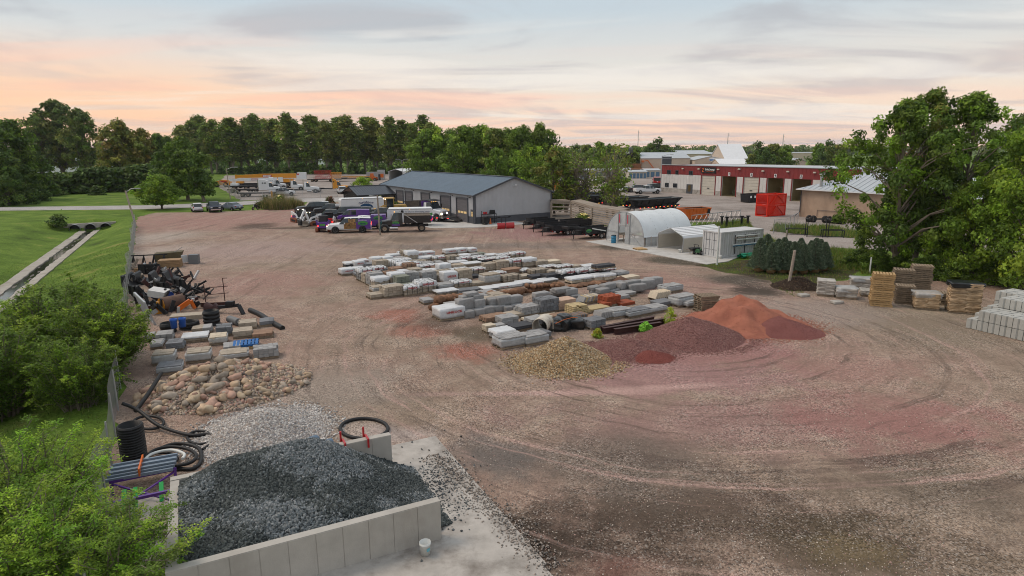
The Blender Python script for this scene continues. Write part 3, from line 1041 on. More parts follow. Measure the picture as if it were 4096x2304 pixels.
# ---- a plain gabled building in local axes (w along x, l along y)
def gabled(name, label, O, rz, w, l, he, hr, wm, rm, ov=0.3, door=None, windows=(), group=None, ridge='y', cat='building'):
 r = T(name, label, cat, (O[0], O[1], 0), rz, group)
 b = MB()
 b.box((w / 2, l / 2, he / 2), (w, l, he))
 if ridge == 'y':
  b.prism([(0, he), (w, he), (w / 2, hr)], 0, l, 'XZ')
 else:
  b.prism([(0, he), (l, he), (l / 2, hr)], 0, w, 'YZ')
 b.build('wall', wm, r)
 q = MB()
 if ridge == 'y':
  k = (hr - he) / (w / 2)
  for s in (-1, 1):
   q.prism([(w / 2, hr + 0.02), (w / 2, hr + 0.16), (w / 2 + s * (w / 2 + ov), he - k * ov + 0.16), (w / 2 + s * (w / 2 + ov), he - k * ov + 0.02)], -ov, l + ov, 'XZ')
 else:
  k = (hr - he) / (l / 2)
  for s in (-1, 1):
   q.prism([(l / 2, hr + 0.02), (l / 2, hr + 0.16), (l / 2 + s * (l / 2 + ov), he - k * ov + 0.16), (l / 2 + s * (l / 2 + ov), he - k * ov + 0.02)], -ov, w + ov, 'YZ')
 q.build('roof', rm, r)
 for (side_, u, z, ww, hh, mm, nm) in windows:
  p = MB()
  if side_ == 'f':
   p.box((u, -0.03, z + hh / 2), (ww, 0.08, hh))
  elif side_ == 'l':
   p.box((-0.03, u, z + hh / 2), (0.08, ww, hh))
  p.build(nm, mm, r)
 return r
# ---- white and red industrial building with open bays
RB = G(2643.5, 766.5)
RE = Vector((0.524, -0.852, 0)).normalized()
RA = math.atan2(RE.y, RE.x)
RH, RBAND, RBASE, RL_, RD = 6.83, 4.45, 1.06, 52.0, 20.0
red = T('industrial_building', 'long white industrial building with a dark red upper band and open bays', 'building', RB, RA)
def ru(px):
 return along(RB, RE, px)
def rz_(px, py):
 u = ru(px)
 return HT(RB + RE * u, py)
bays = [(2803, 2857.5, 'closed'), (2884, 2941, 'open'), (2970.5, 3031.5, 'closed'), (3064, 3129, 'open'), (3162.7, 3240, 'open')]
B = [(ru(a), ru(b), k) for a, b, k in bays]
BH = 4.55
mbw, mbr, mbc = MB(), MB(), MB()
u = 0.0
segs = []
for a, b, k in B + [(RL_, RL_, '')]:
 if a - u > 0.05:
  segs.append((u, a))
 u = b
for a, b in segs:
 mbw.box(((a + b) / 2, 0.15, (RBASE + BH) / 2), (b - a, 0.3, BH - RBASE))
 mbc.box(((a + b) / 2, 0.13, RBASE / 2), (b - a, 0.34, RBASE))
mbr.box((RL_ / 2, 0.14, (RH + BH) / 2), (RL_, 0.34, RH - BH))
mbc.box((0.15, RD / 2 + 0.2, RBASE / 2), (0.3, RD - 0.4, RBASE))
mbw.box((0.15, RD / 2 + 0.2, (RBASE + BH) / 2), (0.28, RD - 0.4, BH - RBASE))
mbr.box((0.15, RD / 2 + 0.2, (RH + BH) / 2), (0.3, RD - 0.4, RH - BH))
mbw.box((RL_ / 2, RD, RH / 2), (RL_, 0.3, RH))
mbw.box((RL_ - 0.15, RD / 2 + 0.2, RH / 2), (0.28, RD - 0.6, RH))
ww = mbw.build('wall', m_wwall, red)
mbr.build('red_band', m_red, red)
mbc.build('concrete_base', m_conc, red)
for a, b in segs:
 k = max(1, int((b - a) / 0.9))
 for i in range(k):
  w = (b - a) / k
  MB().box((a + (i + 0.5) * w, -0.008, (RBASE + BH) / 2), (w - 0.05, 0.05, BH - RBASE - 0.02)).build('wall_panel', m_wwall, ww)
for i in range(56):
 w = RL_ / 56
 MB().box(((i + 0.5) * w, -0.038, (RH + BH) / 2), (w - 0.05, 0.04, RH - BH - 0.05)).build('band_panel', m_red, red)
rt = MB().box((RL_ / 2, 0.1, RH + 0.06), (RL_ + 0.3, 0.6, 0.14)).box((RL_ / 2, RD / 2, RH - 0.15), (RL_ - 0.4, RD - 0.6, 0.15))
rt.build('roof', m_ltroof, red)
m_odoor = mat('cream overhead door', (0.56, 0.52, 0.45), 0.6, var=0.06, vs=1.0, dirt=0.2)
m_inner = mat('dim tan workshop wall', (0.30, 0.24, 0.12), 0.8, var=0.2, vs=0.8)
m_mach = mat('olive machine paint', (0.16, 0.16, 0.09), 0.5, var=0.3, vs=2)
for a, b, k in B:
 for x in (a - 0.08, b + 0.08):
  MB().box((x, -0.07, BH / 2), (0.22, 0.1, BH)).build('door_post', m_red, red)
 if k == 'closed':
  dd = MB()
  for j in range(7):
   dd.box(((a + b) / 2, 0.12, BH * (j + 0.5) / 7), (b - a - 0.06, 0.06, BH / 7 - 0.03))
  od = dd.build('overhead_door', m_odoor, red)
  MB().box(((a + b) / 2, 0.07, 1.6), (0.7, 0.05, 0.2)).build('pane', m_glassd, od)
 else:
  rm = MB()
  w = b - a
  rm.box((a - 0.6, 5.2, BH / 2), (0.1, 9.8, BH)).box((b + 0.6, 5.2, BH / 2), (0.1, 9.8, BH)).box(((a + b) / 2, 10.2, BH / 2), (w + 1.3, 0.1, BH))
  rm.box(((a + b) / 2, 5.2, 0.02), (w + 1.2, 10, 0.04))
  for j in range(4):
   rm.box(((a + b) / 2, 10.1, 0.8 + j * 1.0), (w + 1.0, 0.12, 0.12))
  rm.build('workshop_interior', m_inner, red)
  mc = MB()
  mc.box((a + w * 0.35, 4.0, 0.6), (w * 0.5, 1.6, 1.2)).box((a + w * 0.25, 4.0, 1.7), (0.8, 0.8, 1.6), taper=0.7).cyl((a + w * 0.6, 4, 1.2), (a + w * 0.6, 4, 2.8), 0.12)
  mc.bar((a + w * 0.6, 4, 2.7), (a + w * 0.8, 4, 2.7), 0.15).box((a + w * 0.75, 3.2, 0.45), (w * 0.4, 1.2, 0.9))
  mc.build('machine', m_mach, red)
  MB().box(((a + b) / 2, 6.0, BH - 0.3), (w * 0.7, 0.2, 0.1)).build('ceiling_lamp', mat('workshop lamp', (1, .8, .45), emit=(1.0, 0.72, 0.32, 3.0)), red)
for (pa, pb, ya, yb) in ((2666, 2680, 680, 696), (2699, 2710.5, 681, 697.5), (2752, 2767.5, 683, 700), (2659.5, 2674, 731.5, 747.5), (2692, 2707.5, 733.5, 749.5)):
 u0, u1 = ru(pa), ru(pb)
 z1, z0 = rz_((pa + pb) / 2, ya), rz_((pa + pb) / 2, yb)
 f = MB().box(((u0 + u1) / 2, -0.10, (z0 + z1) / 2), (u1 - u0, 0.1, z1 - z0)).build('window', m_trim, red)
 for s in (-1, 1):
  MB().box(((u0 + u1) / 2 + s * (u1 - u0) * 0.22, -0.162, (z0 + z1) / 2), ((u1 - u0) * 0.38, 0.03, (z1 - z0) * 0.82)).build('pane', m_glassd, f)
u0, u1 = ru(2746), ru(2769)
f = MB().box(((u0 + u1) / 2, -0.09, 1.15), (u1 - u0, 0.12, 2.3)).build('walk_door', m_trim, red)
MB().box(((u0 + u1) / 2, -0.16, 1.3), ((u1 - u0) * 0.5, 0.03, 1.5)).build('pane', mat('brown door pane', (0.10, 0.07, 0.03), 0.3), f)
u0, u1 = ru(2802), ru(2859)
z1, z0 = rz_(2830, 669), rz_(2830, 692.5)
sg = MB().box(((u0 + u1) / 2, -0.17, (z0 + z1) / 2), (u1 - u0, 0.14, z1 - z0)).build('sign', mat('dark sign board', (0.02, 0.02, 0.022), 0.5), red)
m_ltr = mat('white lettering', (0.8, 0.8, 0.8), 0.5)
m_olt = mat('orange lettering', (0.65, 0.12, 0.02), 0.5)
sw_, sh_ = u1 - u0, z1 - z0
text('SideDump', m_ltr, sg, ((u0 + u1) / 2 + sw_ * 0.10, -0.26, (z0 + z1) / 2 + sh_ * 0.10), sh_ * 0.42, width=sw_ * 0.66, bold=0.02)
text('INDUSTRIES', m_olt, sg, ((u0 + u1) / 2 + sw_ * 0.12, -0.26, (z0 + z1) / 2 - sh_ * 0.22), sh_ * 0.2, width=sw_ * 0.46)
em = MB()
cx_, cz_ = (u0 + u1) / 2 - sw_ * 0.36, (z0 + z1) / 2
for s in (-1, 1):
 em.tube([(cx_ + s * 0.28 * sh_ * math.cos(a) * 0.6, -0.26, cz_ + s * (0.17 * sh_ + 0.15 * sh_ * math.sin(a))) for a in np.linspace(-1.2, 3.3, 9)], 0.09, 6)
em.build('emblem', m_olt, sg)
for px, n in ((2912, '2'), (3000, '3'), (3095, '4'), (3197, '5')):
 uu = ru(px)
 pl_ = MB().box((uu, -0.10, BH + 0.55), (0.55, 0.06, 0.75)).build('bay_number', m_ltr, red)
 text(n, m_black, pl_, (uu, -0.145, BH + 0.55), 0.75, bold=0.03)
for px, py in ((2729, 674), (2792, 675.5), (2869, 677.5), (2951.5, 676), (3046, 683.5), (3144, 686), (3250, 690)):
 uu = ru(px)
 zz = rz_(px, py)
 MB().box((uu, -0.25, zz), (0.6, 0.3, 0.28), taper=0.8).build('wall_light', m_cream, red)
# ---- tan building at the right with metal hip roof and flue
TB = G(3195, 866)
TE = (G(3384, 884) - TB).normalized()
TA = math.atan2(TE.y, TE.x)
tan = T('tan_building', 'stained tan stucco building with pale metal roof behind the right trees', 'building', TB, TA)
m_stucco = mat('stained tan stucco', (0.42, 0.305, 0.225), 0.9, var=0.14, vs=0.9, bump=0.2, dirt=0.55, dcol=(0.13, 0.09, 0.065), streak=0.25)
th = HT(TB, 755)
tl_ = 26.0
MB().box((tl_ / 2, 7, th / 2), (tl_, 14, th)).build('wall', m_stucco, tan)
hr_ = th + 2.6
rf = MB()
ov = 0.5
rf.add([(-ov, -ov, th), (tl_ + ov, -ov, th), (tl_ + ov, 14 + ov, th), (-ov, 14 + ov, th), (6.5, 7, hr_), (tl_ - 6.5, 7, hr_)], [(0, 1, 5, 4), (1, 2, 5), (2, 3, 4, 5), (3, 0, 4), (3, 2, 1, 0)])
ro = rf.build('roof', m_ltroof, tan)
for i in range(30):
 x = -0.3 + i * (tl_ + 0.6) / 29
 k = min(1.0, (x + ov) / 7.0, (tl_ + ov - x) / 7.0)
 if k > 0.05:
  MB().bar((x, -ov, th + 0.03), (x, -ov + k * 7.5, th + k * 2.6 + 0.03), 0.05, 0.06).build('roof_seam', m_ltroof, ro)
MB().box((tl_ / 2, -ov - 0.06, th - 0.08), (tl_ + 1.1, 0.1, 0.16)).build('gutter', m_white, tan)
MB().cyl((2.8, 0.9, th + 0.3), (2.8, 0.9, th + 2.3), 0.26, 0.26, 12).cyl((2.8, 0.9, th + 2.3), (2.8, 0.9, th + 2.6), 0.42, 0.36, 12).build('flue', m_galv, tan)
MB().tube([(0.2, -0.35, th - 0.1), (0.15, -0.12, th - 0.5), (0.15, -0.12, 0.8), (-0.3, -0.6, 0.15)], 0.07, 8).build('downspout', m_trim, tan)
MB().bar((3.2, -0.1, 1.3), (9.6, -0.1, 1.3), 0.05).bar((3.2, -0.1, 1.3), (3.2, -0.1, 0.3), 0.05).build('handrail', m_trim, tan)
# ---- far buildings
def far(name, label, pxl, pxr, pyb, pyt, depth, wm, rm, pk=0.0, ridge='y', windows=(), rz=0.0, cat='building'):
 a, b = G(pxl, pyb), G(pxr, pyb)
 b = Vector((b.x, a.y, 0)) if not rz else b
 e = (b - a).normalized()
 he = HT(a, pyt)
 return gabled(name, label, a, math.atan2(e.y, e.x), (b - a).length, depth, he, he + max(pk, 0.15), wm, rm, 0.3, windows=windows, ridge=ridge, cat=cat)
far('beige_warehouse', 'large beige warehouse with floodlights behind the storage units', 2565, 2768, 690, 634, 26, m_beige, m_ltroof, 2.6, 'x', windows=[('f', 12, 3.2, 4.5, 4.2, m_trim, 'open_door')])
a = G(2770, 690)
bw = gabled('beige_warehouse', 'beige warehouse wing with a small blue and white sign on its gable', a + Vector((0.3, -1.5, 0)), -0.06, 14.5, 24, HT(a, 640), HT(a, 626), m_beige, m_ltroof, 0.3)
MB().box((8.0, -0.1, HT(a, 637)), (2.6, 0.1, 1.5)).build('sign', m_white, bw)
MB().box((8.0, -0.16, HT(a, 640)), (2.4, 0.06, 0.6)).build('sign_stripe', mat('blue sign stripe', (0.05, 0.15, 0.35)), bw)
far('beige_hall', 'distant beige hall with brown trim behind the warehouse', 2690, 2862, 672, 617, 40, m_beige, m_ltroof, 2.0, 'x')
far('tan_hall', 'distant tan hall at the left end of the far sheds', 2536, 2585, 676, 626, 30, m_beige, m_ltroof, 1.5, 'x')
far('white_roofed_barn', 'barn with a bright white metal roof beyond the red banded building', 2896, 2992, 690, 634, 22, m_beige, m_white, 6.5, 'x')
far('low_shed', 'low tan shed with white roof in front of the white roofed barn', 2878, 2998, 694, 657, 14, m_beige, m_white, 2.2, 'x')
far('small_beige_shed', 'small beige gabled shed behind the red banded roof at right', 3160, 3222, 700, 646, 20, m_beige, m_ltroof, 1.2, 'y')
far('distant_tan_store', 'long low tan store far off between the trees', 3150, 3340, 640, 612, 30, m_beige, m_ltroof, 0.5, 'x')
far('distant_pink_store', 'faint pinkish far store left of the dark trees', 2830, 2940, 640, 611, 20, m_beige, m_ltroof, 0.4, 'x')
far('distant_brick_store', 'brick red far store seen through the right trees', 3630, 3720, 650, 610, 20, mat('faded brick', (0.36, 0.17, 0.12), 0.8), m_ltroof, 0.4, 'x')
m_sblue = mat('blue roll-up door', (0.09, 0.17, 0.26), 0.5, var=0.06)
m_sgrey = mat('grey roll-up door', (0.15, 0.155, 0.16), 0.5, var=0.06)
def storage(label, pxl, pxr, pyb, pyt, n, dm, dep):
 r = far('storage_units', label, pxl, pxr, pyb, pyt, dep, m_cream, m_ltroof, 0.5, 'x')
 a, b = G(pxl, pyb), G(pxr, pyb)
 L_ = abs(b.x - a.x)
 h = HT(a, pyt)
 for i in range(n):
  MB().box(((i + 0.5) * L_ / n, -0.05, h * 0.40), (L_ / n * 0.72, 0.08, h * 0.78)).build('roll_up_door', dm, r)
 return r
storage('long row of pale storage units with grey doors', 2150, 2520, 706, 683, 22, m_sgrey, 12)
storage('row of pale storage units with blue doors beside the red banded building', 2516, 2588, 714, 688, 5, m_sblue, 9)
storage('storage units with two wide blue doors nearest the red banded building', 2580, 2642, 709, 682, 3, m_sblue, 9)
far('white_shed', 'white shed glimpsed between trunks of the tall left trees', 150, 300, 700, 640, 18, m_white, m_ltroof, 1.5, 'x')
far('white_shed', 'white shed right of the tall trunk in the left trees', 315, 440, 700, 648, 18, m_white, m_ltroof, 2.2, 'x')
for i, (x0, x1, y0, y1, mm, lab) in enumerate(((1015, 1060, 652, 628, m_white, 'pale house glimpsed through the windbreak left of centre'), (1140, 1205, 662, 645, mat('green shed roof', (0.05, 0.25, 0.12)), 'green roofed shed glimpsed through the windbreak'), (1255, 1300, 658, 642, m_white, 'white house glimpsed behind the windbreak trunks'), (1500, 1560, 655, 628, m_beige, 'house with pale gable behind the windbreak right end'), (1880, 2010, 700, 650, mat('ochre siding', (0.55, 0.36, 0.16)), 'ochre walled building behind the green trees'), (2140, 2230, 705, 664, m_white, 'white trailer glimpsed behind the bare branches'))):
 far('glimpsed_house', lab, x0, x1, y0, y1, 12, mm, m_ltroof, 2.0, 'x', cat='house')
cA = G(1555, 719)
cB = Vector((cA.x + 5.6, cA.y - 1.0, 0))
e = (cB - cA).normalized()
ch_, cr_ = HT(cA, 686), HT(cA, 677)
cp = T('white_carport', 'white metal carport beyond the blue shop roof', 'carport', cA, math.atan2(e.y, e.x))
L_ = 18.0
MB().box((0.05, L_ / 2, ch_ / 2), (0.08, L_, ch_)).box((5.6, L_ / 2, ch_ / 2), (0.08, L_, ch_)).build('wall', m_white, cp)
MB().prism([(-0.2, ch_ - 0.1), (2.8, cr_), (5.85, ch_ - 0.1), (5.85, ch_), (2.8, cr_ + 0.12), (-0.2, ch_)], -0.1, L_, 'XZ').build('roof', m_white, cp)
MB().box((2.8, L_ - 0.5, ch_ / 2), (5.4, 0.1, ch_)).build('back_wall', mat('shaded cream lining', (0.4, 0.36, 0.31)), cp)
gt = T('grain_elevator', 'tall pale grain elevator tower at the left edge of the sky', 'tower', Vector((-640, 800, 0)), 0)
MB().cyl((0, 0, 0), (0, 0, 58), 5, 5, 14).cyl((14, 4, 0), (14, 4, 40), 6, 6, 14).build('silo', mat('pinkish concrete', (0.45, 0.32, 0.28)), gt)
lt = MB()
for x, y in ((-2, -6), (2, -6), (-2, -10), (2, -10)):
 lt.bar((x, y, 0), (x, y, 68), 0.6)
for z in range(4, 68, 8):
 lt.bar((-2, -6, z), (2, -6, z + 8), 0.4).bar((2, -6, z), (-2, -6, z + 8), 0.4).bar((-2, -6, z), (2, -6, z), 0.4)
lt.build('leg_tower', mat('rusty lattice', (0.35, 0.2, 0.15)), gt)
MB().box((4, -6, 50), (40, 1.2, 1.2)).build('conveyor', m_galv, gt)
# ------------------------------------------------------------------ trees and plants
m_leaf = mat('leaves', (0.06, 0.1, 0.02), 0.6, var=0.18, vs=0.5, attr='tint', trans=0.35, spec=0.25)
m_bark = mat('bark', (0.10, 0.08, 0.06), 0.9, var=0.3, vs=3, bump=0.3)
m_barkl = mat('pale bark', (0.20, 0.165, 0.13), 0.9, var=0.3, vs=3, bump=0.3)
m_needle = mat('blue green needles', (0.05, 0.09, 0.07), 0.7, var=0.15, vs=2, attr='tint', trans=0.15)
LEAF_GAIN = np.array((2.35, 2.1, 1.7))
GREEN = [(0.055, 0.105, 0.016), (0.075, 0.135, 0.020), (0.042, 0.080, 0.014), (0.095, 0.150, 0.024)]
DARKG = [(0.030, 0.060, 0.015), (0.040, 0.078, 0.016), (0.024, 0.048, 0.013), (0.060, 0.095, 0.020)]
OLIVE = [(0.072, 0.105, 0.026), (0.100, 0.118, 0.03), (0.055, 0.086, 0.022), (0.108, 0.118, 0.03), (0.066, 0.10, 0.024)]
BRIGHT = [(0.09, 0.170, 0.018), (0.125, 0.205, 0.022), (0.065, 0.125, 0.016), (0.150, 0.215, 0.03)]
RUST = [(0.080, 0.095, 0.022), (0.125, 0.098, 0.028), (0.055, 0.08, 0.018), (0.10, 0.088, 0.03)]
def leaf_cloud(C, R, n_per, size, pal, rng, droop=0.0, aspect=0.62, squash=0.75, clump_var=0.35):
 k = len(C)
 idx = np.repeat(np.arange(k), n_per)
 n = len(idx)
 d = rng.normal(size=(n, 3))
 d /= np.linalg.norm(d, axis=1)[:, None]
 r = rng.uniform(0, 1, n) ** 0.45
 off = d * (r * R[idx])[:, None]
 off[:, 2] *= squash
 P = C[idx] + off
 nrm = d * 0.9 + rng.normal(size=(n, 3)) * 0.6 + np.array([0, 0, 0.6])
 nrm /= np.linalg.norm(nrm, axis=1)[:, None]
 t = np.cross(nrm, rng.normal(size=(n, 3)))
 t /= np.linalg.norm(t, axis=1)[:, None]
 t[:, 2] -= droop
 b = np.cross(nrm, t)
 s = size * rng.uniform(0.6, 1.4, n)[:, None]
 a, bb = t * s, b * s * aspect
 V = np.stack([P - a, P - bb * 0.9 - a * 0.1, P + a, P + bb * 0.9 + a * 0.1], 1)
 pal = np.array(pal)
 cc = pal[rng.choice(len(pal), k)] * rng.uniform(1 - clump_var, 1 + clump_var, (k, 1))
 lc = cc[idx] * rng.uniform(0.6, 1.45, (n, 1)) * 0.75 + pal[rng.choice(len(pal), n)] * 0.25
 Cc = np.repeat(lc[:, None, :], 4, 1) * LEAF_GAIN
 Fq = np.arange(n * 4).reshape(n, 4)
 return V.reshape(-1, 3), Fq, Cc.reshape(-1, 3)
def crown_points(rng, k, h0, h1, rfun, lobes=3.0, bias=0.5, gaps=0.30, seed=0.0):
 out = []
 while len(out) < k:
  h = rng.uniform(0, 1)
  a = rng.uniform(0, 2 * np.pi)
  R = rfun(h)
  nz = mnoise.noise(Vector((math.cos(a) * lobes * 0.5 + seed, math.sin(a) * lobes * 0.5 - seed, h * lobes + seed * 2)))
  R *= 0.85 + 0.75 * nz
  r = R * (rng.uniform(0, 1) ** bias)
  p = (math.cos(a) * r, math.sin(a) * r, h0 + (h1 - h0) * h)
  if mnoise.noise(Vector((p[0] * 0.55 + seed, p[1] * 0.55, p[2] * 0.45 - seed))) < -gaps:
   continue
  out.append(p)
 return np.array(out)
def tree_meshes(seed, H, R, base=0.25, shape='oval', n_clump=70, n_per=60, leaf=0.3, pal=GREEN, clump=1.1, bark=None, trunk_r=0.25, gaps=0.30, limbs=26, lean=0.0, stems=1, bias=0.5, lobes=3.0, droop=0.0, aspect=0.62, cvar=0.35):
 rng = np.random.default_rng(seed)
 fn = {'oval': lambda h: R * math.sqrt(max(0.02, 1 - (2 * (h - 0.45)) ** 2 * 0.92)),
   'round': lambda h: R * math.sqrt(max(0.02, 1 - (2 * h - 1) ** 2)),
   'dome': lambda h: R * math.sqrt(max(0.02, 1 - h ** 2.2)) * (0.86 + 0.14 * min(1, h * 4)),
   'column': lambda h: R * (0.55 + 0.45 * math.sin(math.pi * min(1, h * 1.05))) * (1 - 0.5 * max(0, h - 0.8) / 0.2),
   'spread': lambda h: R * (0.35 + 0.65 * min(1, h * 1.6)) * math.sqrt(max(0.05, 1 - max(0, h - 0.55) ** 2 * 4.2))}[shape]
 h0 = H * base
 C = crown_points(rng, n_clump, h0, H - clump * 0.5, fn, lobes, bias, gaps, seed * 0.37)
 if lean:
  C[:, 0] += lean * (C[:, 2] / H) ** 1.3
 Rr = clump * rng.uniform(0.65, 1.3, n_clump)
 V, Fq, Cc = leaf_cloud(C, Rr, n_per, leaf, pal, rng, droop, aspect, clump_var=cvar)
 crown = fill_mesh('crown', V, Fq, m_leaf, Cc)
 mb = MB()
 for s in range(stems):
  ang = 2 * math.pi * s / max(1, stems) + seed
  off = Vector((math.cos(ang), math.sin(ang), 0)) * (0 if stems == 1 else R * 0.45)
  pts, rr = [], []
  for i in range(6):
   k = i / 5
   z = H * 0.92 * k
   pts.append(Vector((off.x * k + lean * k ** 1.3 + 0.06 * R * math.sin(3 * k + seed), off.y * k + 0.06 * R * math.cos(2.3 * k + seed), z - (0.3 if i == 0 else 0))))
   rr.append(trunk_r * (1 - 0.88 * k) * (1.25 if i == 0 else 1))
  mb.tube(pts, rr, 8)
  for j in rng.choice(n_clump, min(limbs, n_clump), replace=False):
   c = Vector(C[j])
   k = max(0.12, min(0.8, (c.z / H) - rng.uniform(0.12, 0.3)))
   i = min(4, int(k * 5))
   f = k * 5 - i
   a = pts[i].lerp(pts[i + 1], f)
   ra = max(0.02, (rr[i] * (1 - f) + rr[i + 1] * f) * 0.5)
   m1 = a.lerp(c, 0.5) + Vector((0, 0, 0.10 * (c - a).length))
   mb.tube([a, m1, c], [ra, ra * 0.6, ra * 0.2], 5)
 trunk = mb.mesh('trunk', bark or m_bark)
 return trunk, crown
def put_tree(me, name, label, loc, rz=0.0, sc=1.0, group=None, cat='tree'):
 r = T(name, label, cat, loc, rz, group)
 r.scale = sc if isinstance(sc, tuple) else (sc, sc, sc)
 link('trunk', me[0], r)
 link('crown', me[1], r)
 return r
def at_tree(me, H0, name, label, px, pyb, pyt, rz, group=None, wide=1.0, cat='tree', z=0.0):
 P = G(px, pyb, z)
 h = HT(P, pyt) - z
 k = h / H0
 return put_tree(me, name, label, P, rz, (k * wide, k * wide, k), group, cat)
cot = [tree_meshes(100 + i, 27, 4.6, 0.24, 'column', 120, 34, 0.50, (OLIVE, OLIVE + GREEN, GREEN + OLIVE, DARKG + OLIVE, OLIVE + GREEN)[i], 1.7, m_barkl, 0.42, 0.22, 26, bias=0.6, lobes=4.4, cvar=0.45) for i in range(5)]
xs = np.linspace(735, 1725, 34)
rr = random.Random(5)
for i, x in enumerate(xs):
 top = 476 + 16 * math.sin(i * 1.7) + rr.uniform(-15, 12) + (10 if x > 1500 else 0) + max(0, (790 - x) * 0.35)
 at_tree(cot[(i * 3 + i // 5) % 5], 27, 'cottonwood_tree', 'tall olive green cottonwood, %s from the left in the windbreak' % ordinal(i), x + rr.uniform(-14, 14), 694 + rr.uniform(-4, 3), top, rr.uniform(0, 6.3), 'cottonwoods of the windbreak', rr.uniform(1.05, 1.4))
bush = [tree_meshes(140 + i, 5, 3.2, 0.02, 'dome', 60, 34, 0.36, DARKG, 1.0, m_bark, 0.12, 0.6, 8) for i in range(3)]
for i in range(22):
 x = 880 + i * 38 + rr.uniform(-10, 10)
 at_tree(bush[i % 3], 5, 'understorey_bush', 'dark green bush under the windbreak, %s from the left' % ordinal(i), x, 697, 668 + rr.uniform(-16, 8), rr.uniform(0, 6.3), 'bushes under the windbreak', rr.uniform(0.9, 1.3), 'bush')
big = [tree_meshes(160, 24, 8.0, 0.16, 'oval', 170, 60, 0.42, OLIVE + DARKG, 1.7, m_bark, 0.6, 0.10, 40, lobes=3.5, cvar=0.5),
  tree_meshes(161, 17, 7.0, 0.04, 'dome', 170, 60, 0.36, GREEN + DARKG, 1.5, m_bark, 0.4, 0.3, 24, cvar=0.45),
  tree_meshes(162, 18, 7.0, 0.06, 'oval', 150, 60, 0.40, RUST + OLIVE, 1.5, m_bark, 0.4, 0.25, 24, cvar=0.5),
  tree_meshes(163, 15, 6.0, 0.02, 'dome', 150, 60, 0.34, DARKG, 1.4, m_bark, 0.4, 0.4, 20, cvar=0.45)]
for (mi, px, pyb, pyt, w, nm, lab) in (
  (0, 262, 712, 395, 1.05, 'cottonwood_tree', 'tallest cottonwood of the left wood with sky gaps in its crown'),
  (0, 350, 716, 430, 0.9, 'cottonwood_tree', 'tall cottonwood just right of the tallest in the left wood'),
  (0, 175, 716, 455, 0.9, 'cottonwood_tree', 'cottonwood just left of the tallest in the left wood'),
  (1, 90, 800, 480, 0.95, 'broadleaf_tree', 'mid green leafy tree with a pale top in the left wood'),
  (3, -20, 812, 500, 1.0, 'broadleaf_tree', 'dark leafy tree cut by the left picture edge'),
  (3, 40, 822, 610, 1.1, 'broadleaf_tree', 'low dark tree in front of the left wood near the street'),
  (3, 120, 806, 660, 1.2, 'broadleaf_tree', 'short dark bushy tree at the foot of the left wood'),
  (2, 510, 748, 478, 1.0, 'broadleaf_tree', 'rust tinged round tree in the middle of the left wood'),
  (2, 590, 745, 512, 0.75, 'broadleaf_tree', 'rust tinged narrow tree right of the round one'),
  (1, 650, 742, 535, 0.8, 'broadleaf_tree', 'green tree behind the leaning tree on the lawn'),
  (1, 690, 742, 545, 0.7, 'broadleaf_tree', 'small green tree joining the left wood to the windbreak'),
  (3, 430, 748, 600, 0.9, 'broadleaf_tree', 'dark tree under the rust tinged trees'),
  (1, 700, 760, 600, 0.7, 'broadleaf_tree', 'low green tree behind the lamp and crane lot corner')):
 at_tree(big[mi], (24, 17, 18, 15)[mi], nm, lab, px, pyb, pyt, rr.uniform(0, 6.3), 'trees of the left wood', w)
for i, (px, pyb, pyt) in enumerate(((180, 785, 700), (230, 778, 690), (290, 772, 690), (345, 772, 672), (400, 768, 668), (455, 766, 672), (510, 764, 668), (560, 764, 660), (610, 762, 655), (660, 765, 660))):
 at_tree(bush[i % 3], 5, 'hedgerow_bush', 'dark green hedgerow bush beyond the lawn, %s from the left' % ordinal(i), px, pyb, pyt, rr.uniform(0, 6.3), 'hedgerow bushes beyond the lawn', 1.25, 'bush')
at_tree(bush[1], 5, 'clipped_bush', 'round dark bush alone on the lawn beyond the street', 392, 780, 742, 1.0, None, 1.5, 'bush')
at_tree(bush[2], 5, 'ditch_bush', 'spreading bush on the ditch bank by the culvert pipes', 235, 905, 858, 2.0, None, 1.3, 'bush', -0.6)
round_t = tree_meshes(170, 6.5, 4.0, 0.2, 'dome', 190, 80, 0.17, BRIGHT + GREEN, 0.8, m_bark, 0.17, 0.9, 20, bias=0.4, cvar=0.3)
at_tree(round_t, 6.5, 'round_lawn_tree', 'neat round headed tree standing on the grass strip by the street', 645, 838, 699, 0.4, None, 1.0)
will = tree_meshes(171, 14, 6.4, 0.12, 'oval', 230, 85, 0.28, GREEN + DARKG + [(0.085, 0.13, 0.02)], 1.25, m_barkl, 0.42, 0.3, 30, cvar=0.4)
at_tree(will, 14, 'lawn_tree', 'large green tree with straight trunk on the lawn beyond the street', 747, 800, 548, 0.8, None, 0.85)
will2 = tree_meshes(172, 12, 4.5, 0.16, 'oval', 150, 85, 0.28, GREEN + DARKG, 1.2, m_barkl, 0.36, 0.3, 24, lean=-3.2, cvar=0.4)
at_tree(will2, 12, 'leaning_tree', 'tree with a leaning pale trunk on the lawn beside the crane lot', 817, 806, 590, 0.0, None, 0.95)
mid = [tree_meshes(180 + i, 15, 6.4, 0.12, ('oval', 'round', 'oval', 'dome')[i], 140, 75, 0.32, (GREEN, GREEN + BRIGHT, DARKG + GREEN, GREEN + OLIVE)[i], 1.45, m_bark, 0.4, 0.3, 26, lobes=3.5, cvar=0.45) for i in range(4)]
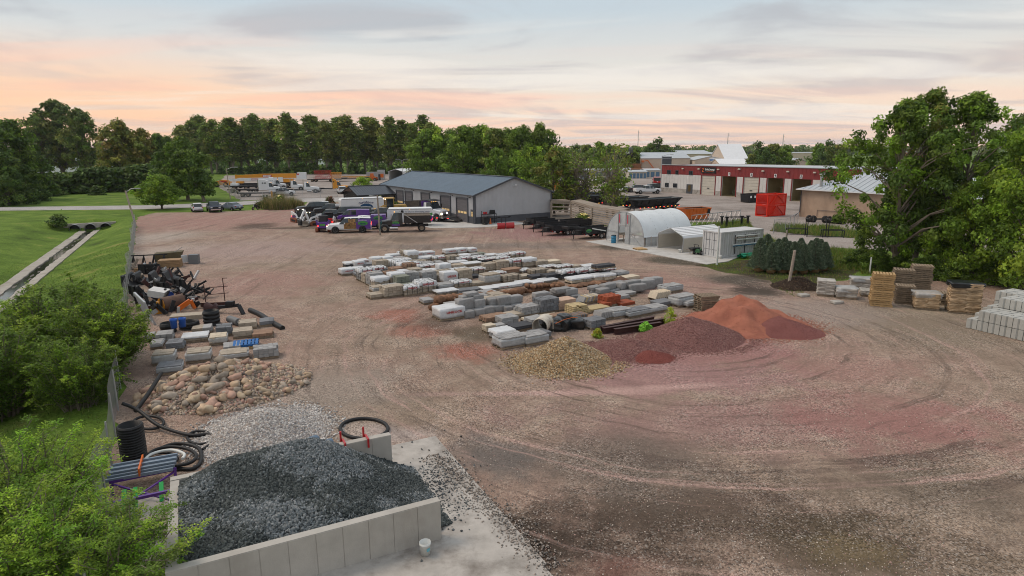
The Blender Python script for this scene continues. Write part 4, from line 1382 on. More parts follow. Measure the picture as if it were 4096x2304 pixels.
for i, (px, pyb, pyt, k, w) in enumerate(((1700, 738, 530, 0, 1.0), (1745, 736, 505, 1, 0.9), (1800, 732, 515, 2, 0.95), (1860, 745, 500, 0, 1.0), (1925, 742, 498, 1, 0.95), (1985, 748, 510, 3, 0.95), (2040, 742, 512, 2, 0.9), (2095, 750, 502, 0, 0.9), (2165, 752, 492, 2, 0.8), (2120, 770, 575, 1, 0.85), (1985, 765, 590, 0, 0.8))):
 at_tree(mid[k], 15, 'broadleaf_tree', 'leafy green tree behind the shop roof, %s in the row from the left' % ordinal(i), px, pyb, pyt, rr.uniform(0, 6.3), 'green trees behind the shop', w)
at_tree(tree_meshes(185, 11, 3.6, 0.1, 'oval', 110, 60, 0.22, RUST + OLIVE + GREEN, 1.0, m_bark, 0.2, 0.25, 26), 11, 'yellowing_tree', 'yellowing tree at the right corner of the shop', 2214, 862, 585, 0.4, None, 0.95)
thin = [tree_meshes(190 + i, 9, 3.0, 0.25, 'spread', 55, 26, 0.15, OLIVE + GREEN, 0.75, m_barkl, 0.14, 0.05, 55, stems=(3, 2, 1)[i], lobes=4) for i in range(3)]
for px, pyb, pyt, k, w, lab in ((2325, 862, 580, 0, 1.35, 'half bare multi stemmed tree behind the timber screen'), (2425, 872, 570, 1, 0.95, 'slender half bare tree with two trunks among the side dump trailers'), (2448, 902, 560, 2, 1.0, 'slender leaning half bare tree beside the nearest side dump trailers'), (2268, 850, 560, 0, 1.2, 'half bare tree with high sparse top near the shop corner')):
 at_tree(thin[k], 9, 'sparse_tree', lab, px, pyb, pyt, rr.uniform(0, 6.3), None, w)
small_t = tree_meshes(195, 6, 3.0, 0.2, 'round', 80, 60, 0.2, BRIGHT, 0.85, m_bark, 0.12, 0.6, 14)
at_tree(small_t, 6, 'yard_tree', 'bright green round tree behind the black pavilion roof', 1452, 775, 706, 0.3, None, 1.2)
farm = [tree_meshes(200 + i, 12, 5.2, 0.05, ('round', 'dome')[i % 2], 60, 42, 0.5, (GREEN, DARKG, DARKG + OLIVE)[i], 1.7, m_bark, 0.35, 0.4, 8) for i in range(3)]
fl = ((2255, 700, 590), (2300, 696, 578), (2345, 692, 572), (2395, 694, 566), (2440, 692, 580), (2490, 690, 590), (2540, 688, 586), (2625, 672, 553), (2655, 672, 575), (2600, 670, 572), (3030, 700, 566), (3085, 700, 568), (3135, 702, 580), (3060, 704, 600), (3005, 703, 610), (3275, 690, 572), (3310, 694, 562), (3345, 700, 570), (2930, 650, 592), (2965, 648, 590), (2900, 640, 600))
for i, (px, pyb, pyt) in enumerate(fl):
 at_tree(farm[i % 3], 12, 'broadleaf_tree', 'rounded dark tree among the far sheds, %s from the left' % ordinal(i), px, pyb, pyt, rr.uniform(0, 6.3), 'trees among the far sheds', 0.95 if i != 7 else 1.15)
for i in range(34):
 px = 2330 + i * 37 + rr.uniform(-12, 12)
 at_tree(farm[i % 3], 12, 'horizon_tree', 'small hazy tree on the far horizon, %s from the left' % ordinal(i), px, 622 + rr.uniform(-3, 3), 590 + rr.uniform(-12, 6), rr.uniform(0, 6.3), 'hazy trees on the horizon', rr.uniform(1.3, 2.2))
rngw = np.random.default_rng(55)
Cw = np.array([(x, y, rngw.uniform(2, 13)) for x, y in zip(rngw.uniform(-1500, 1500, 2600), rngw.uniform(900, 1500, 2600))])
Vw, Fw, Kw = leaf_cloud(Cw, rngw.uniform(5, 10, len(Cw)), 14, 2.6, DARKG + OLIVE, rngw)
struct(link('far_wood', fill_mesh('far_wood', Vw, Fw, m_leaf, Kw)), 'stuff')
Cw = np.array([(x, y, rngw.uniform(0.5, 7)) for x, y in zip(rngw.uniform(-330, -30, 700), rngw.uniform(345, 420, 700))])
Vw, Fw, Kw = leaf_cloud(Cw, rngw.uniform(2, 4, len(Cw)), 16, 0.9, DARKG, rngw)
struct(link('wood_beyond_windbreak', fill_mesh('wood_beyond_windbreak', Vw, Fw, m_leaf, Kw)), 'stuff')
rt1 = tree_meshes(210, 15, 6.6, 0.13, 'oval', 200, 110, 0.17, GREEN + DARKG + BRIGHT[:1], 0.80, m_barkl, 0.30, 0.02, 60, lobes=4.2, bias=0.42, cvar=0.4)
rt2 = tree_meshes(211, 16, 6.8, 0.14, 'oval', 200, 110, 0.17, GREEN + DARKG + OLIVE, 0.80, m_barkl, 0.28, 0.0, 60, lobes=4.2, bias=0.42, cvar=0.4)
rt3 = tree_meshes(212, 11, 5.0, 0.06, 'dome', 200, 120, 0.14, BRIGHT + GREEN, 0.85, m_bark, 0.2, 0.12, 40, lobes=4.0, bias=0.42, cvar=0.4)
for me, H0, px, pyb, pyt, w, lab, rz in ((rt1, 15, 3560, 1082, 398, 0.84, 'tall leafy tree over the pallet stacks at the right', 0.3), (rt2, 16, 3640, 1056, 360, 0.85, 'tallest tree of the right group with a forked pale trunk', 1.7), (rt1, 15, 3800, 1075, 372, 0.9, 'tall leafy tree right of the forked trunk', 2.9), (rt2, 16, 4030, 1060, 430, 0.8, 'tall dark tree cut by the right picture edge', 4.1), (rt3, 11, 3890, 1120, 700, 0.85, 'bright low tree hanging over the bagged pallets', 0.6), (rt3, 11, 4075, 1160, 480, 0.8, 'bright green tree at the right edge above the concrete blocks', 3.0), (rt3, 11, 3720, 1040, 800, 0.7, 'leafy tree filling the gap behind the pallet stacks', 1.2)):
 at_tree(me, H0, 'shade_tree', lab, px, pyb, pyt, rz, 'trees along the right side of the yard', w)
for i, (px, pyb, pyt) in enumerate(((3400, 1068, 1010), (3450, 1072, 985), (3500, 1085, 1000), (3600, 1085, 1010), (3700, 1110, 1020), (3830, 1130, 1040), (4000, 1140, 1040))):
 at_tree(tree_meshes(220 + i, 3, 2.0, 0.0, 'dome', 60, 110, 0.10, GREEN + DARKG, 0.55, m_bark, 0.06, 0.7, 8), 3, 'undergrowth_bush', 'green undergrowth bush below the right trees, %s from the left' % ordinal(i), px, pyb, pyt, i * 1.1, 'undergrowth below the right trees', 1.2, 'bush')
# ---- foreground shrubs with arching shoots at the left
def shrub(seed, H, R, shoots, leaf, n_leaf, pal):
 rng = np.random.default_rng(seed)
 mb = MB()
 P, Cc, base_dirs = [], [], []
 pal = np.array(pal)
 for s in range(shoots):
  a = rng.uniform(0, 2 * np.pi)
  rr_ = R * rng.uniform(0.1, 1.0) ** 0.6
  hh = H * rng.uniform(0.45, 1.0) * (1.05 - 0.35 * (rr_ / R) ** 2)
  o = Vector((math.cos(a), math.sin(a), 0)) * rng.uniform(0.0, 0.30) * R
  tip = Vector((math.cos(a) * rr_, math.sin(a) * rr_, hh))
  pts = []
  for i in range(7):
   k = i / 6
   p = o.lerp(tip, k)
   p.z = hh * math.sin(k * 1.45) / math.sin(1.45)
   pts.append(p + Vector(rng.normal(size=3) * 0.04 * H * k))
  mb.tube(pts, [0.030 * (1 - 0.85 * i / 6) for i in range(7)], 5)
  col = pal[rng.integers(len(pal))] * rng.uniform(0.7, 1.3)
  for i in range(n_leaf):
   k = rng.uniform(0.15, 1.0) ** 0.8 * 5.999
   j = int(k)
   p = pts[j].lerp(pts[j + 1], k - j)
   d = Vector(rng.normal(size=3))
   d.z = d.z * 0.5
   d.normalize()
   tw = rng.uniform(0.02, 0.30) * (1.25 - k / 6.2) * H * 0.45
   P.append(tuple(p + d * tw))
   base_dirs.append(tuple(d))
   new = rng.uniform() < (k / 6) ** 3
   Cc.append(col * rng.uniform(0.75, 1.3) * 1.9 * np.array((1.35, 1.3, 1.0) if new else (1, 1, 1)))
 P, D, Cc = np.array(P), np.array(base_dirs), np.array(Cc)
 n = len(P)
 nrm = rng.normal(size=(n, 3)) * 0.5 + np.array([0, 0, 1.0])
 nrm /= np.linalg.norm(nrm, axis=1)[:, None]
 t = D + rng.normal(size=(n, 3)) * 0.45
 t -= nrm * (t * nrm).sum(1)[:, None]
 t /= np.linalg.norm(t, axis=1)[:, None]
 b = np.cross(nrm, t)
 s = leaf * rng.uniform(0.6, 1.4, (n, 1))
 V = np.stack([P - t * s, P - b * s * 0.42, P + t * s, P + b * s * 0.42], 1).reshape(-1, 3)
 return mb.mesh('stem', m_barkl), fill_mesh('foliage', V, np.arange(n * 4).reshape(n, 4), m_leaf, np.repeat(Cc[:, None], 4, 1).reshape(-1, 3))
def put_shrub(me, lab, loc, rz, sc):
 r = T('sapling_shrub', lab, 'shrub', loc, rz, 'saplings along the chain link fence')
 r.scale = sc
 link('stem', me[0], r)
 link('foliage', me[1], r)
 return r
SHR = [(0.070, 0.118, 0.014), (0.098, 0.152, 0.018), (0.045, 0.078, 0.013), (0.125, 0.175, 0.025), (0.056, 0.09, 0.016)]
sh1 = shrub(301, 4.2, 2.4, 170, 0.060, 230, SHR)
sh2 = shrub(302, 3.2, 2.2, 140, 0.034, 340, BRIGHT + SHR)
put_shrub(sh1, 'tall green sapling clump leaning over the fence, its left and upper part', fp(20.5, 2.6, -0.5), 0.3, (1.35, 1.35, 1.2))
put_shrub(sh1, 'green sapling clump pressed through the fence beside the stone pallets', fp(16.8, 0.7, -0.15), 2.1, (1.0, 1.0, 1.05))
put_shrub(sh1, 'green sapling clump nearest the boulder pile', fp(12.6, 1.4, -0.3), 4.0, (0.85, 0.85, 0.85))
put_shrub(sh1, 'green sapling clump at the left picture edge above the lowest clump', fp(14.5, 4.6, -0.9), 5.0, (1.25, 1.25, 1.15))
put_shrub(sh2, 'bright foreground sapling clump at the bottom left corner', fp(-2.2, 1.7, -0.35), 0.0, (1.25, 1.25, 1.2))
put_shrub(sh2, 'bright foreground sapling clump with arching shoots in front of the fence', fp(1.2, 1.9, -0.4), 1.9, (1.25, 1.25, 1.25))
put_shrub(sh2, 'bright foreground saplings reaching over the dark stone bin', fp(-2.6, 0.0, 0.0), 3.3, (1.1, 1.1, 0.85))
put_shrub(sh2, 'bright foreground sapling clump at the left edge', fp(0.6, 4.4, -0.9), 4.6, (1.3, 1.3, 1.35))
# ---- balled spruces
def spruce_mesh(seed, H=2.5, R=0.86):
 rng = np.random.default_rng(seed)
 n = 9000
 h = rng.uniform(0, 1, n) ** 1.35
 a = rng.uniform(0, 2 * np.pi, n)
 tier = 0.78 + 0.30 * np.abs(np.sin(h * 21 + np.sin(a * 5 + seed) * 0.8)) + 0.12 * np.sin(a * 7 + h * 9)
 r = R * (1 - h) ** 0.68 * tier * rng.uniform(0.35, 1, n) ** 0.4 + 0.02
 P = np.stack([np.cos(a) * r, np.sin(a) * r, 0.12 + h * (H - 0.12) - 0.10 * r], 1)
 d = np.stack([np.cos(a), np.sin(a), rng.uniform(-0.2, 0.5, n)], 1) + rng.normal(size=(n, 3)) * 0.4
 d /= np.linalg.norm(d, axis=1)[:, None]
 b = np.cross(d, rng.normal(size=(n, 3)))
 b /= np.linalg.norm(b, axis=1)[:, None]
 s = rng.uniform(0.05, 0.11, (n, 1))
 V = np.stack([P - b * s * 0.28, P + b * s * 0.28, P + d * s + b * s * .1, P + d * s - b * s * .1], 1)
 pal = np.array([(0.045, 0.075, 0.058), (0.06, 0.095, 0.075), (0.035, 0.06, 0.04), (0.085, 0.115, 0.09)])
 c = pal[rng.choice(4, n)] * rng.uniform(0.7, 1.3, (n, 1)) * np.array((2.6, 2.3, 1.9))
 cr = fill_mesh('needles', V.reshape(-1, 3), np.arange(n * 4).reshape(n, 4), m_needle, np.repeat(c[:, None], 4, 1).reshape(-1, 3))
 tr = MB().cyl((0, 0, -0.2), (0, 0, H * 0.95), 0.05, 0.008, 6).mesh('trunk', m_bark)
 ball = MB().lathe([(0.02, -0.42), (0.30, -0.40), (0.42, -0.2), (0.40, 0.0), (0.25, 0.1), (0.03, 0.12)], 12).mesh('burlap_ball', mat('burlap', (0.22, 0.135, 0.06), 0.95, var=0.3, vs=9, bump=0.4))
 return tr, cr, ball
spr = [spruce_mesh(320 + i) for i in range(3)]
sp = [(3035, 1087), (3083, 1094), (3128, 1092), (3168, 1096), (3212, 1096), (3255, 1090), (3292, 1084), (3062, 1076), (3106, 1078), (3150, 1080), (3195, 1080), (3236, 1077), (3275, 1070)]
for i, (px, py) in enumerate(sp):
 k = rr.uniform(0.88, 1.12)
 r = T('balled_spruce', 'blue green spruce in a burlap ball, %s from the left in the %s row' % (ordinal(i if i < 7 else i - 7), 'front' if i < 7 else 'back'), 'spruce', G(px, py) + Vector((0, 0, 0.40)), rr.uniform(0, 6), 'balled spruces beside the container')
 r.scale = (k * 1.05, k * 1.05, k)
 for me, nm in zip(spr[i % 3], ('trunk', 'needles', 'burlap_ball')):
  link(nm, me, r)
# ---- grass that nobody could count
def blades(name, P, h, pal, rng, w=0.02, lean=0.35):
 n = len(P)
 a = rng.uniform(0, 2 * np.pi, n)
 side = np.stack([np.cos(a), np.sin(a), np.zeros(n)], 1) * (w * rng.uniform(0.6, 1.5, n))[:, None]
 hh = h * rng.uniform(0.4, 1.3, n)
 tip = P + np.stack([rng.normal(size=n) * lean * hh, rng.normal(size=n) * lean * hh, hh], 1)
 V = np.stack([P - side, P + side, tip], 1).reshape(-1, 3)
 pal = np.array(pal)
 c = pal[rng.choice(len(pal), n)] * rng.uniform(0.7, 1.3, (n, 1)) * 1.5
 return struct(link(name, fill_mesh(name, V, np.arange(n * 3).reshape(n, 3), m_leaf, np.repeat(c[:, None], 3, 1).reshape(-1, 3))), 'stuff')
def poly_points(pts, n, rng, z=0.0):
 P = [G(*p) for p in pts]
 xs_, ys_ = [p.x for p in P], [p.y for p in P]
 out = []
 while len(out) < n:
  x, y = rng.uniform(min(xs_), max(xs_)), rng.uniform(min(ys_), max(ys_))
  ins = False
  for i in range(len(P)):
   a, b = P[i], P[i - 1]
   if (a.y > y) != (b.y > y) and x < (b.x - a.x) * (y - a.y) / (b.y - a.y) + a.x:
    ins = not ins
  if ins:
   out.append((x, y, z))
 return np.array(out)
rg = np.random.default_rng(77)
MEADOW = [(0.075, 0.135, 0.02), (0.10, 0.16, 0.025), (0.14, 0.165, 0.035), (0.06, 0.11, 0.02), (0.20, 0.17, 0.05)]
blades('meadow_grass', poly_points([(2790, 905), (2990, 880), (3020, 930), (3150, 985), (3460, 1010), (3460, 1085), (3320, 1080), (3060, 1040), (2960, 1035), (2900, 960)], 16000, rg), 0.55, MEADOW, rg, 0.03)
blades('verge_weeds', poly_points([(3085, 925), (3190, 938), (3440, 955), (3440, 930), (3330, 908), (3100, 900)], 3500, rg), 0.6, MEADOW, rg, 0.035)
blades('soil_weeds', poly_points([(2800, 1062), (2920, 1090), (3080, 1115), (3110, 1160), (3180, 1190), (3290, 1132), (3420, 1110), (3420, 1075), (3000, 1045)], 5000, rg), 0.16, MEADOW, rg, 0.02)
blades('woodland_weeds', poly_points([(3420, 1060), (3700, 1045), (4200, 1040), (4200, 1110), (3700, 1085), (3450, 1100)], 7000, rg), 0.45, MEADOW, rg, 0.03)
tsb = rg.uniform(-6, 70, 26000) ** 1.0
ssb = rg.uniform(0.3, 12, 26000)
PB = np.array([tuple(fp(t, s, terrain(t, s) - 0.01)) for t, s in zip(tsb, ssb) if not (s_right(t) - 0.15 < s < s_right(t) + 2.7)])
blades('bank_grass', PB, 0.12, [(0.055, 0.105, 0.014), (0.09, 0.15, 0.02), (0.13, 0.15, 0.035), (0.045, 0.085, 0.014)], rg, 0.018, 0.5)
for i, (px, py, h, lab) in enumerate(((1075, 836, 2.4, 'ornamental grass clump at the left of the mulched island'), (1105, 839, 1.9, 'tawny ornamental grass clump at the front of the mulched island'), (1140, 838, 2.0, 'ornamental grass clump right of the white flowers'), (1165, 834, 2.2, 'ornamental grass clump near the right of the mulched island'), (1120, 828, 2.6, 'tall ornamental grass clump at the back of the mulched island'), (1190, 830, 1.5, 'low ornamental grass clump at the right end of the mulched island'))):
 P = G(px, py)
 r = T('ornamental_grass', lab, 'grass clump', P, i, 'ornamental grasses in the island')
 n = 900
 pts = np.stack([rg.normal(size=n) * 0.45, rg.normal(size=n) * 0.45, np.zeros(n)], 1)
 b = blades('blades', pts, h, [(0.11, 0.12, 0.035), (0.16, 0.14, 0.05), (0.08, 0.10, 0.025), (0.26, 0.19, 0.09)], rg, 0.03, 0.28)
 del b['kind']
 b.parent = r
 MB().lathe([(0.3, 0.0), (0.35, 0.1), (0.1, 0.25)], 8).build('tuft_base', m_bark, r)
def leafy(lab, px, py, H, R, pal, seed, nm='flowering_shrub', flowers=None, leaf=0.07, cat='shrub', z=0.0, group=None):
 me = tree_meshes(seed, H, R, 0.0, 'dome', 40, 60, leaf, pal, R * 0.4, m_bark, 0.03, 0.9, 8)
 r = put_tree(me, nm, lab, G(px, py) + Vector((0, 0, z)), seed, 1.0, group, cat)
 if flowers:
  rng = np.random.default_rng(seed)
  C = crown_points(rng, 30, H * 0.45, H * 1.0, lambda h: R * math.sqrt(max(0.05, 1 - h * h)), 2, 0.2, 2.0, seed)
  V, Fq, Cc = leaf_cloud(C, np.full(30, 0.13), 16, 0.05, [flowers], rng, clump_var=0.08)
  link('flowers', fill_mesh('flowers', V, Fq, m_leaf, Cc), r)
 return r
leafy('white hydrangea blooming above the mulched island', 1120, 834, 2.6, 0.9, GREEN, 401, 'hydrangea', (0.62, 0.60, 0.42), 0.1)
leafy('low dark red and green shrub at the left end of the mulched island', 1045, 831, 1.5, 1.3, DARKG + [(0.09, 0.04, 0.03)], 402, leaf=0.1)
leafy('purple leaved shrub at the right end of the mulched island', 1203, 826, 1.0, 1.1, [(0.07, 0.03, 0.03), (0.05, 0.05, 0.02)], 403, leaf=0.1)
leafy('spiky shrub alone on the gravel by the street', 1322, 822, 1.9, 1.0, [(0.06, 0.06, 0.03), (0.10, 0.06, 0.05), (0.045, 0.055, 0.02)], 404, leaf=0.14)
leafy('cream flowered potted hydrangeas against the timber screen', 2330, 905, 1.9, 1.6, GREEN, 405, 'hydrangea', (0.66, 0.64, 0.40), 0.08)
leafy('loose green shrub between the pavilion and the yellow loader', 1565, 842, 1.9, 1.4, GREEN, 406, leaf=0.12)
leafy('bright green weed by the steel beams', 2585, 1335, 0.75, 0.38, [(0.10, 0.26, 0.04), (0.13, 0.30, 0.05)], 407, 'weed', None, 0.075, 'weed')
leafy('tall yellow green weed beside the purple gravel', 2680, 1300, 1.15, 0.45, [(0.20, 0.24, 0.03), (0.15, 0.22, 0.03)], 408, 'weed', None, 0.035, 'weed')
leafy('yellowing thin weed by the black tarp', 2390, 1352, 0.6, 0.3, [(0.2, 0.2, 0.03), (0.12, 0.2, 0.03)], 409, 'weed', None, 0.045, 'weed')
# ------------------------------------------------------------------ vehicles
def paint(name, rgb, rough=0.28):
 return mat('paint ' + name, rgb, rough, 0.0, var=0.05, vs=2, spec=0.55, dirt=0.12, dcol=(0.30, 0.25, 0.21))
p_white, p_black, p_silver, p_navy = paint('white', (0.70, 0.71, 0.72)), paint('black', (0.014, 0.014, 0.016)), paint('silver blue', (0.22, 0.25, 0.31)), paint('dark navy', (0.025, 0.03, 0.055))
p_purple, p_brown, p_red, p_orange, p_yellow = paint('purple', (0.095, 0.025, 0.24)), paint('dark brown', (0.05, 0.022, 0.02)), paint('red', (0.45, 0.018, 0.022)), paint('orange', (0.62, 0.13, 0.012)), paint('machine yellow', (0.66, 0.27, 0.012))
p_green = paint('leaf green', (0.05, 0.26, 0.05))
p_cat = paint('loader yellow', (0.45, 0.27, 0.06), 0.5)
m_tyre = mat('tyre rubber', (0.022, 0.021, 0.021), 0.85, var=0.3, vs=6, dirt=0.4, dcol=(0.15, 0.12, 0.10))
m_rim = mat('alloy rim', (0.38, 0.37, 0.36), 0.35, 0.6, var=0.1)
m_rimb = mat('worn steel rim', (0.35, 0.28, 0.21), 0.6, 0.2, var=0.2)
m_glass = mat('vehicle glass', (0.025, 0.035, 0.04), 0.06, var=0.1, spec=0.7)
m_head = mat('headlamp', (0.75, 0.75, 0.72), 0.2, var=0.05)
m_lit = mat('lit lamp', (1, 0.9, 0.7), 0.3, emit=(1.0, 0.80, 0.50, 6.0))
m_tail = mat('tail lamp', (0.40, 0.01, 0.012), 0.3)
m_tlit = mat('lit tail lamp', (0.6, 0.02, 0.02), 0.3, emit=(1.0, 0.05, 0.04, 3.0))
m_amb = mat('amber lamp', (0.8, 0.3, 0.03), 0.3, emit=(1.0, 0.45, 0.08, 1.5))
m_dark = mat('dark plastic', (0.02, 0.02, 0.021), 0.7, var=0.2)
m_chrome = mat('chrome', (0.60, 0.60, 0.60), 0.18, 0.9, var=0.05)
_wheels = {}
def wheel(parent, x, y, r, w=0.24, rim=None, side=1):
 rim = rim or m_rim
 k = (round(r, 2), round(w, 2), rim.name, side)
 if k not in _wheels:
  t = MB().lathe([(r * 0.58, -w / 2), (r * 0.93, -w / 2), (r, -w * 0.36), (r, w * 0.36), (r * 0.93, w / 2), (r * 0.58, w / 2), (r * 0.58, -w / 2)], 18, axis='Y')
  q = MB().lathe([(0.0, side * w * 0.20), (r * 0.16, side * w * 0.30), (r * 0.2, side * w * 0.12), (r * 0.50, side * w * 0.16), (r * 0.60, side * w * 0.44)], 18, axis='Y')
  for j in range(6):
   a = j * math.pi / 3
   q.box((math.cos(a) * r * 0.36, side * w * 0.22, math.sin(a) * r * 0.36), (r * 0.34, 0.02, r * 0.10), ry=-a)
  _wheels[k] = (t.mesh('tyre', m_tyre), q.mesh('rim', rim))
 t, q = _wheels[k]
 wo_ = link('wheel', t, parent, (x, y, r))
 link('rim', q, wo_)
 return wo_
def loft(stations, segs):
 out = {'b': MB()}
 rings = []
 for x, zb, zl, zt, hb, ht in stations:
  rings.append([(x, -hb * 0.90, zb), (x, -hb, zb + 0.32 * (zl - zb)), (x, -hb * 0.985, zl), (x, -ht, zt), (x, ht, zt), (x, hb * 0.985, zl), (x, hb, zb + 0.32 * (zl - zb)), (x, hb * 0.90, zb)])
 for i, (sd_, tp) in enumerate(segs):
  a, b = rings[i], rings[i + 1]
  for j in range(8):
   j2 = (j + 1) % 8
   key = 'b'
   if j in (2, 4) and sd_ != 'b':
    key = sd_ + ('L' if j == 4 else 'R')
   if j == 3 and tp != 'b':
    key = tp
   q = [a[j], a[j2], b[j2], b[j]]
   out.setdefault(key, MB()).add(q, [(0, 1, 2, 3)], 0, key == 'b' and j not in (7,))
 for r in (rings[0], rings[-1]):
  out['b'].add(r, [tuple(range(8))])
 return out
CARS = {
 'sedan': dict(st=[(-2.42, .45, .82, .82, .74, .60), (-2.30, .28, .98, .99, .86, .70), (-1.70, .26, 1.02, 1.03, .90, .72), (-0.95, .26, .99, 1.42, .91, .62), (-0.10, .26, .97, 1.47, .92, .64), (-0.02, .26, .97, 1.47, .92, .64), (0.50, .26, .96, 1.43, .92, .62), (1.20, .26, .95, .98, .90, .70), (2.10, .28, .82, .83, .86, .68), (2.40, .36, .60, .61, .72, .60)],
     sg=[('b', 'b'), ('b', 'b'), ('sw', 'rw'), ('sw', 'b'), ('b', 'b'), ('sw', 'b'), ('sw', 'ws'), ('b', 'b'), ('b', 'b')], wb=1.38, r=0.33, tw=0.80, hl=0.66, tl=0.82),
 'suv': dict(st=[(-2.40, .42, .95, .95, .80, .72), (-2.34, .30, 1.02, 1.06, .92, .80), (-2.05, .28, 1.05, 1.68, .94, .72), (-1.2, .28, 1.04, 1.74, .95, .74), (-1.1, .28, 1.04, 1.74, .95, .74), (-0.1, .28, 1.03, 1.75, .95, .74), (0.0, .28, 1.03, 1.75, .95, .74), (0.55, .28, 1.03, 1.70, .95, .72), (1.15, .28, 1.04, 1.10, .94, .78), (2.15, .30, .98, 1.0, .90, .76), (2.40, .42, .70, .72, .80, .70)],
    sg=[('b', 'b'), ('b', 'rw'), ('sw', 'b'), ('b', 'b'), ('sw', 'b'), ('b', 'b'), ('sw', 'b'), ('sw', 'ws'), ('b', 'b'), ('b', 'b')], wb=1.40, r=0.37, tw=0.82, hl=0.82, tl=1.0),
 'cab': dict(st=[(-0.75, .50, 1.15, 1.15, .98, .90), (-0.70, .42, 1.15, 1.78, .99, .76), (0.20, .42, 1.13, 1.86, .99, .78), (0.30, .42, 1.13, 1.86, .99, .78), (0.95, .42, 1.12, 1.82, .99, .76), (1.55, .42, 1.13, 1.20, .99, .84), (2.75, .45, 1.06, 1.10, .97, .84), (2.95, .52, .80, .84, .90, .80)],
    sg=[('b', 'rw'), ('sw', 'b'), ('b', 'b'), ('sw', 'b'), ('sw', 'ws'), ('b', 'b'), ('b', 'b')], wb=1.85, r=0.41, tw=0.86, hl=0.88, tl=1.0),
 'van': dict(st=[(-2.75, .45, 1.05, 1.05, .90, .85), (-2.70, .32, 1.10, 1.90, .98, .90), (-0.6, .32, 1.10, 1.98, .99, .92), (-0.5, .32, 1.10, 1.98, .99, .92), (0.3, .32, 1.10, 1.98, .99, .92), (0.4, .32, 1.10, 1.97, .99, .90), (1.05, .32, 1.12, 1.88, .98, .84), (1.85, .34, 1.08, 1.15, .96, .80), (2.55, .38, .92, .95, .90, .78), (2.72, .45, .68, .70, .82, .72)],
    sg=[('b', 'rw'), ('b', 'b'), ('b', 'b'), ('sw', 'b'), ('b', 'b'), ('sw', 'b'), ('sw', 'ws'), ('b', 'b'), ('b', 'b')], wb=1.65, r=0.36, tw=0.84, hl=0.80, tl=1.0),
 'suburban': dict(st=[(-2.75, .50, 1.05, 1.05, .94, .90), (-2.68, .42, 1.12, 1.80, .99, .80), (-1.35, .40, 1.12, 1.88, 1.0, .82), (-1.25, .40, 1.12, 1.88, 1.0, .82), (-0.35, .40, 1.12, 1.88, 1.0, .82), (-0.25, .40, 1.12, 1.88, 1.0, .82), (0.55, .40, 1.12, 1.84, 1.0, .80), (1.15, .40, 1.13, 1.20, 1.0, .86), (2.45, .44, 1.04, 1.08, .98, .86), (2.75, .52, .78, .82, .92, .84)],
      sg=[('b', 'rw'), ('sw', 'b'), ('b', 'b'), ('sw', 'b'), ('b', 'b'), ('sw', 'b'), ('sw', 'ws'), ('b', 'b'), ('b', 'b')], wb=1.68, r=0.40, tw=0.87, hl=0.84, tl=1.05)}
WN = {'rw': 'rear_window', 'ws': 'windshield', 'swL': 'side_window', 'swR': 'side_window'}
_lofts = {}
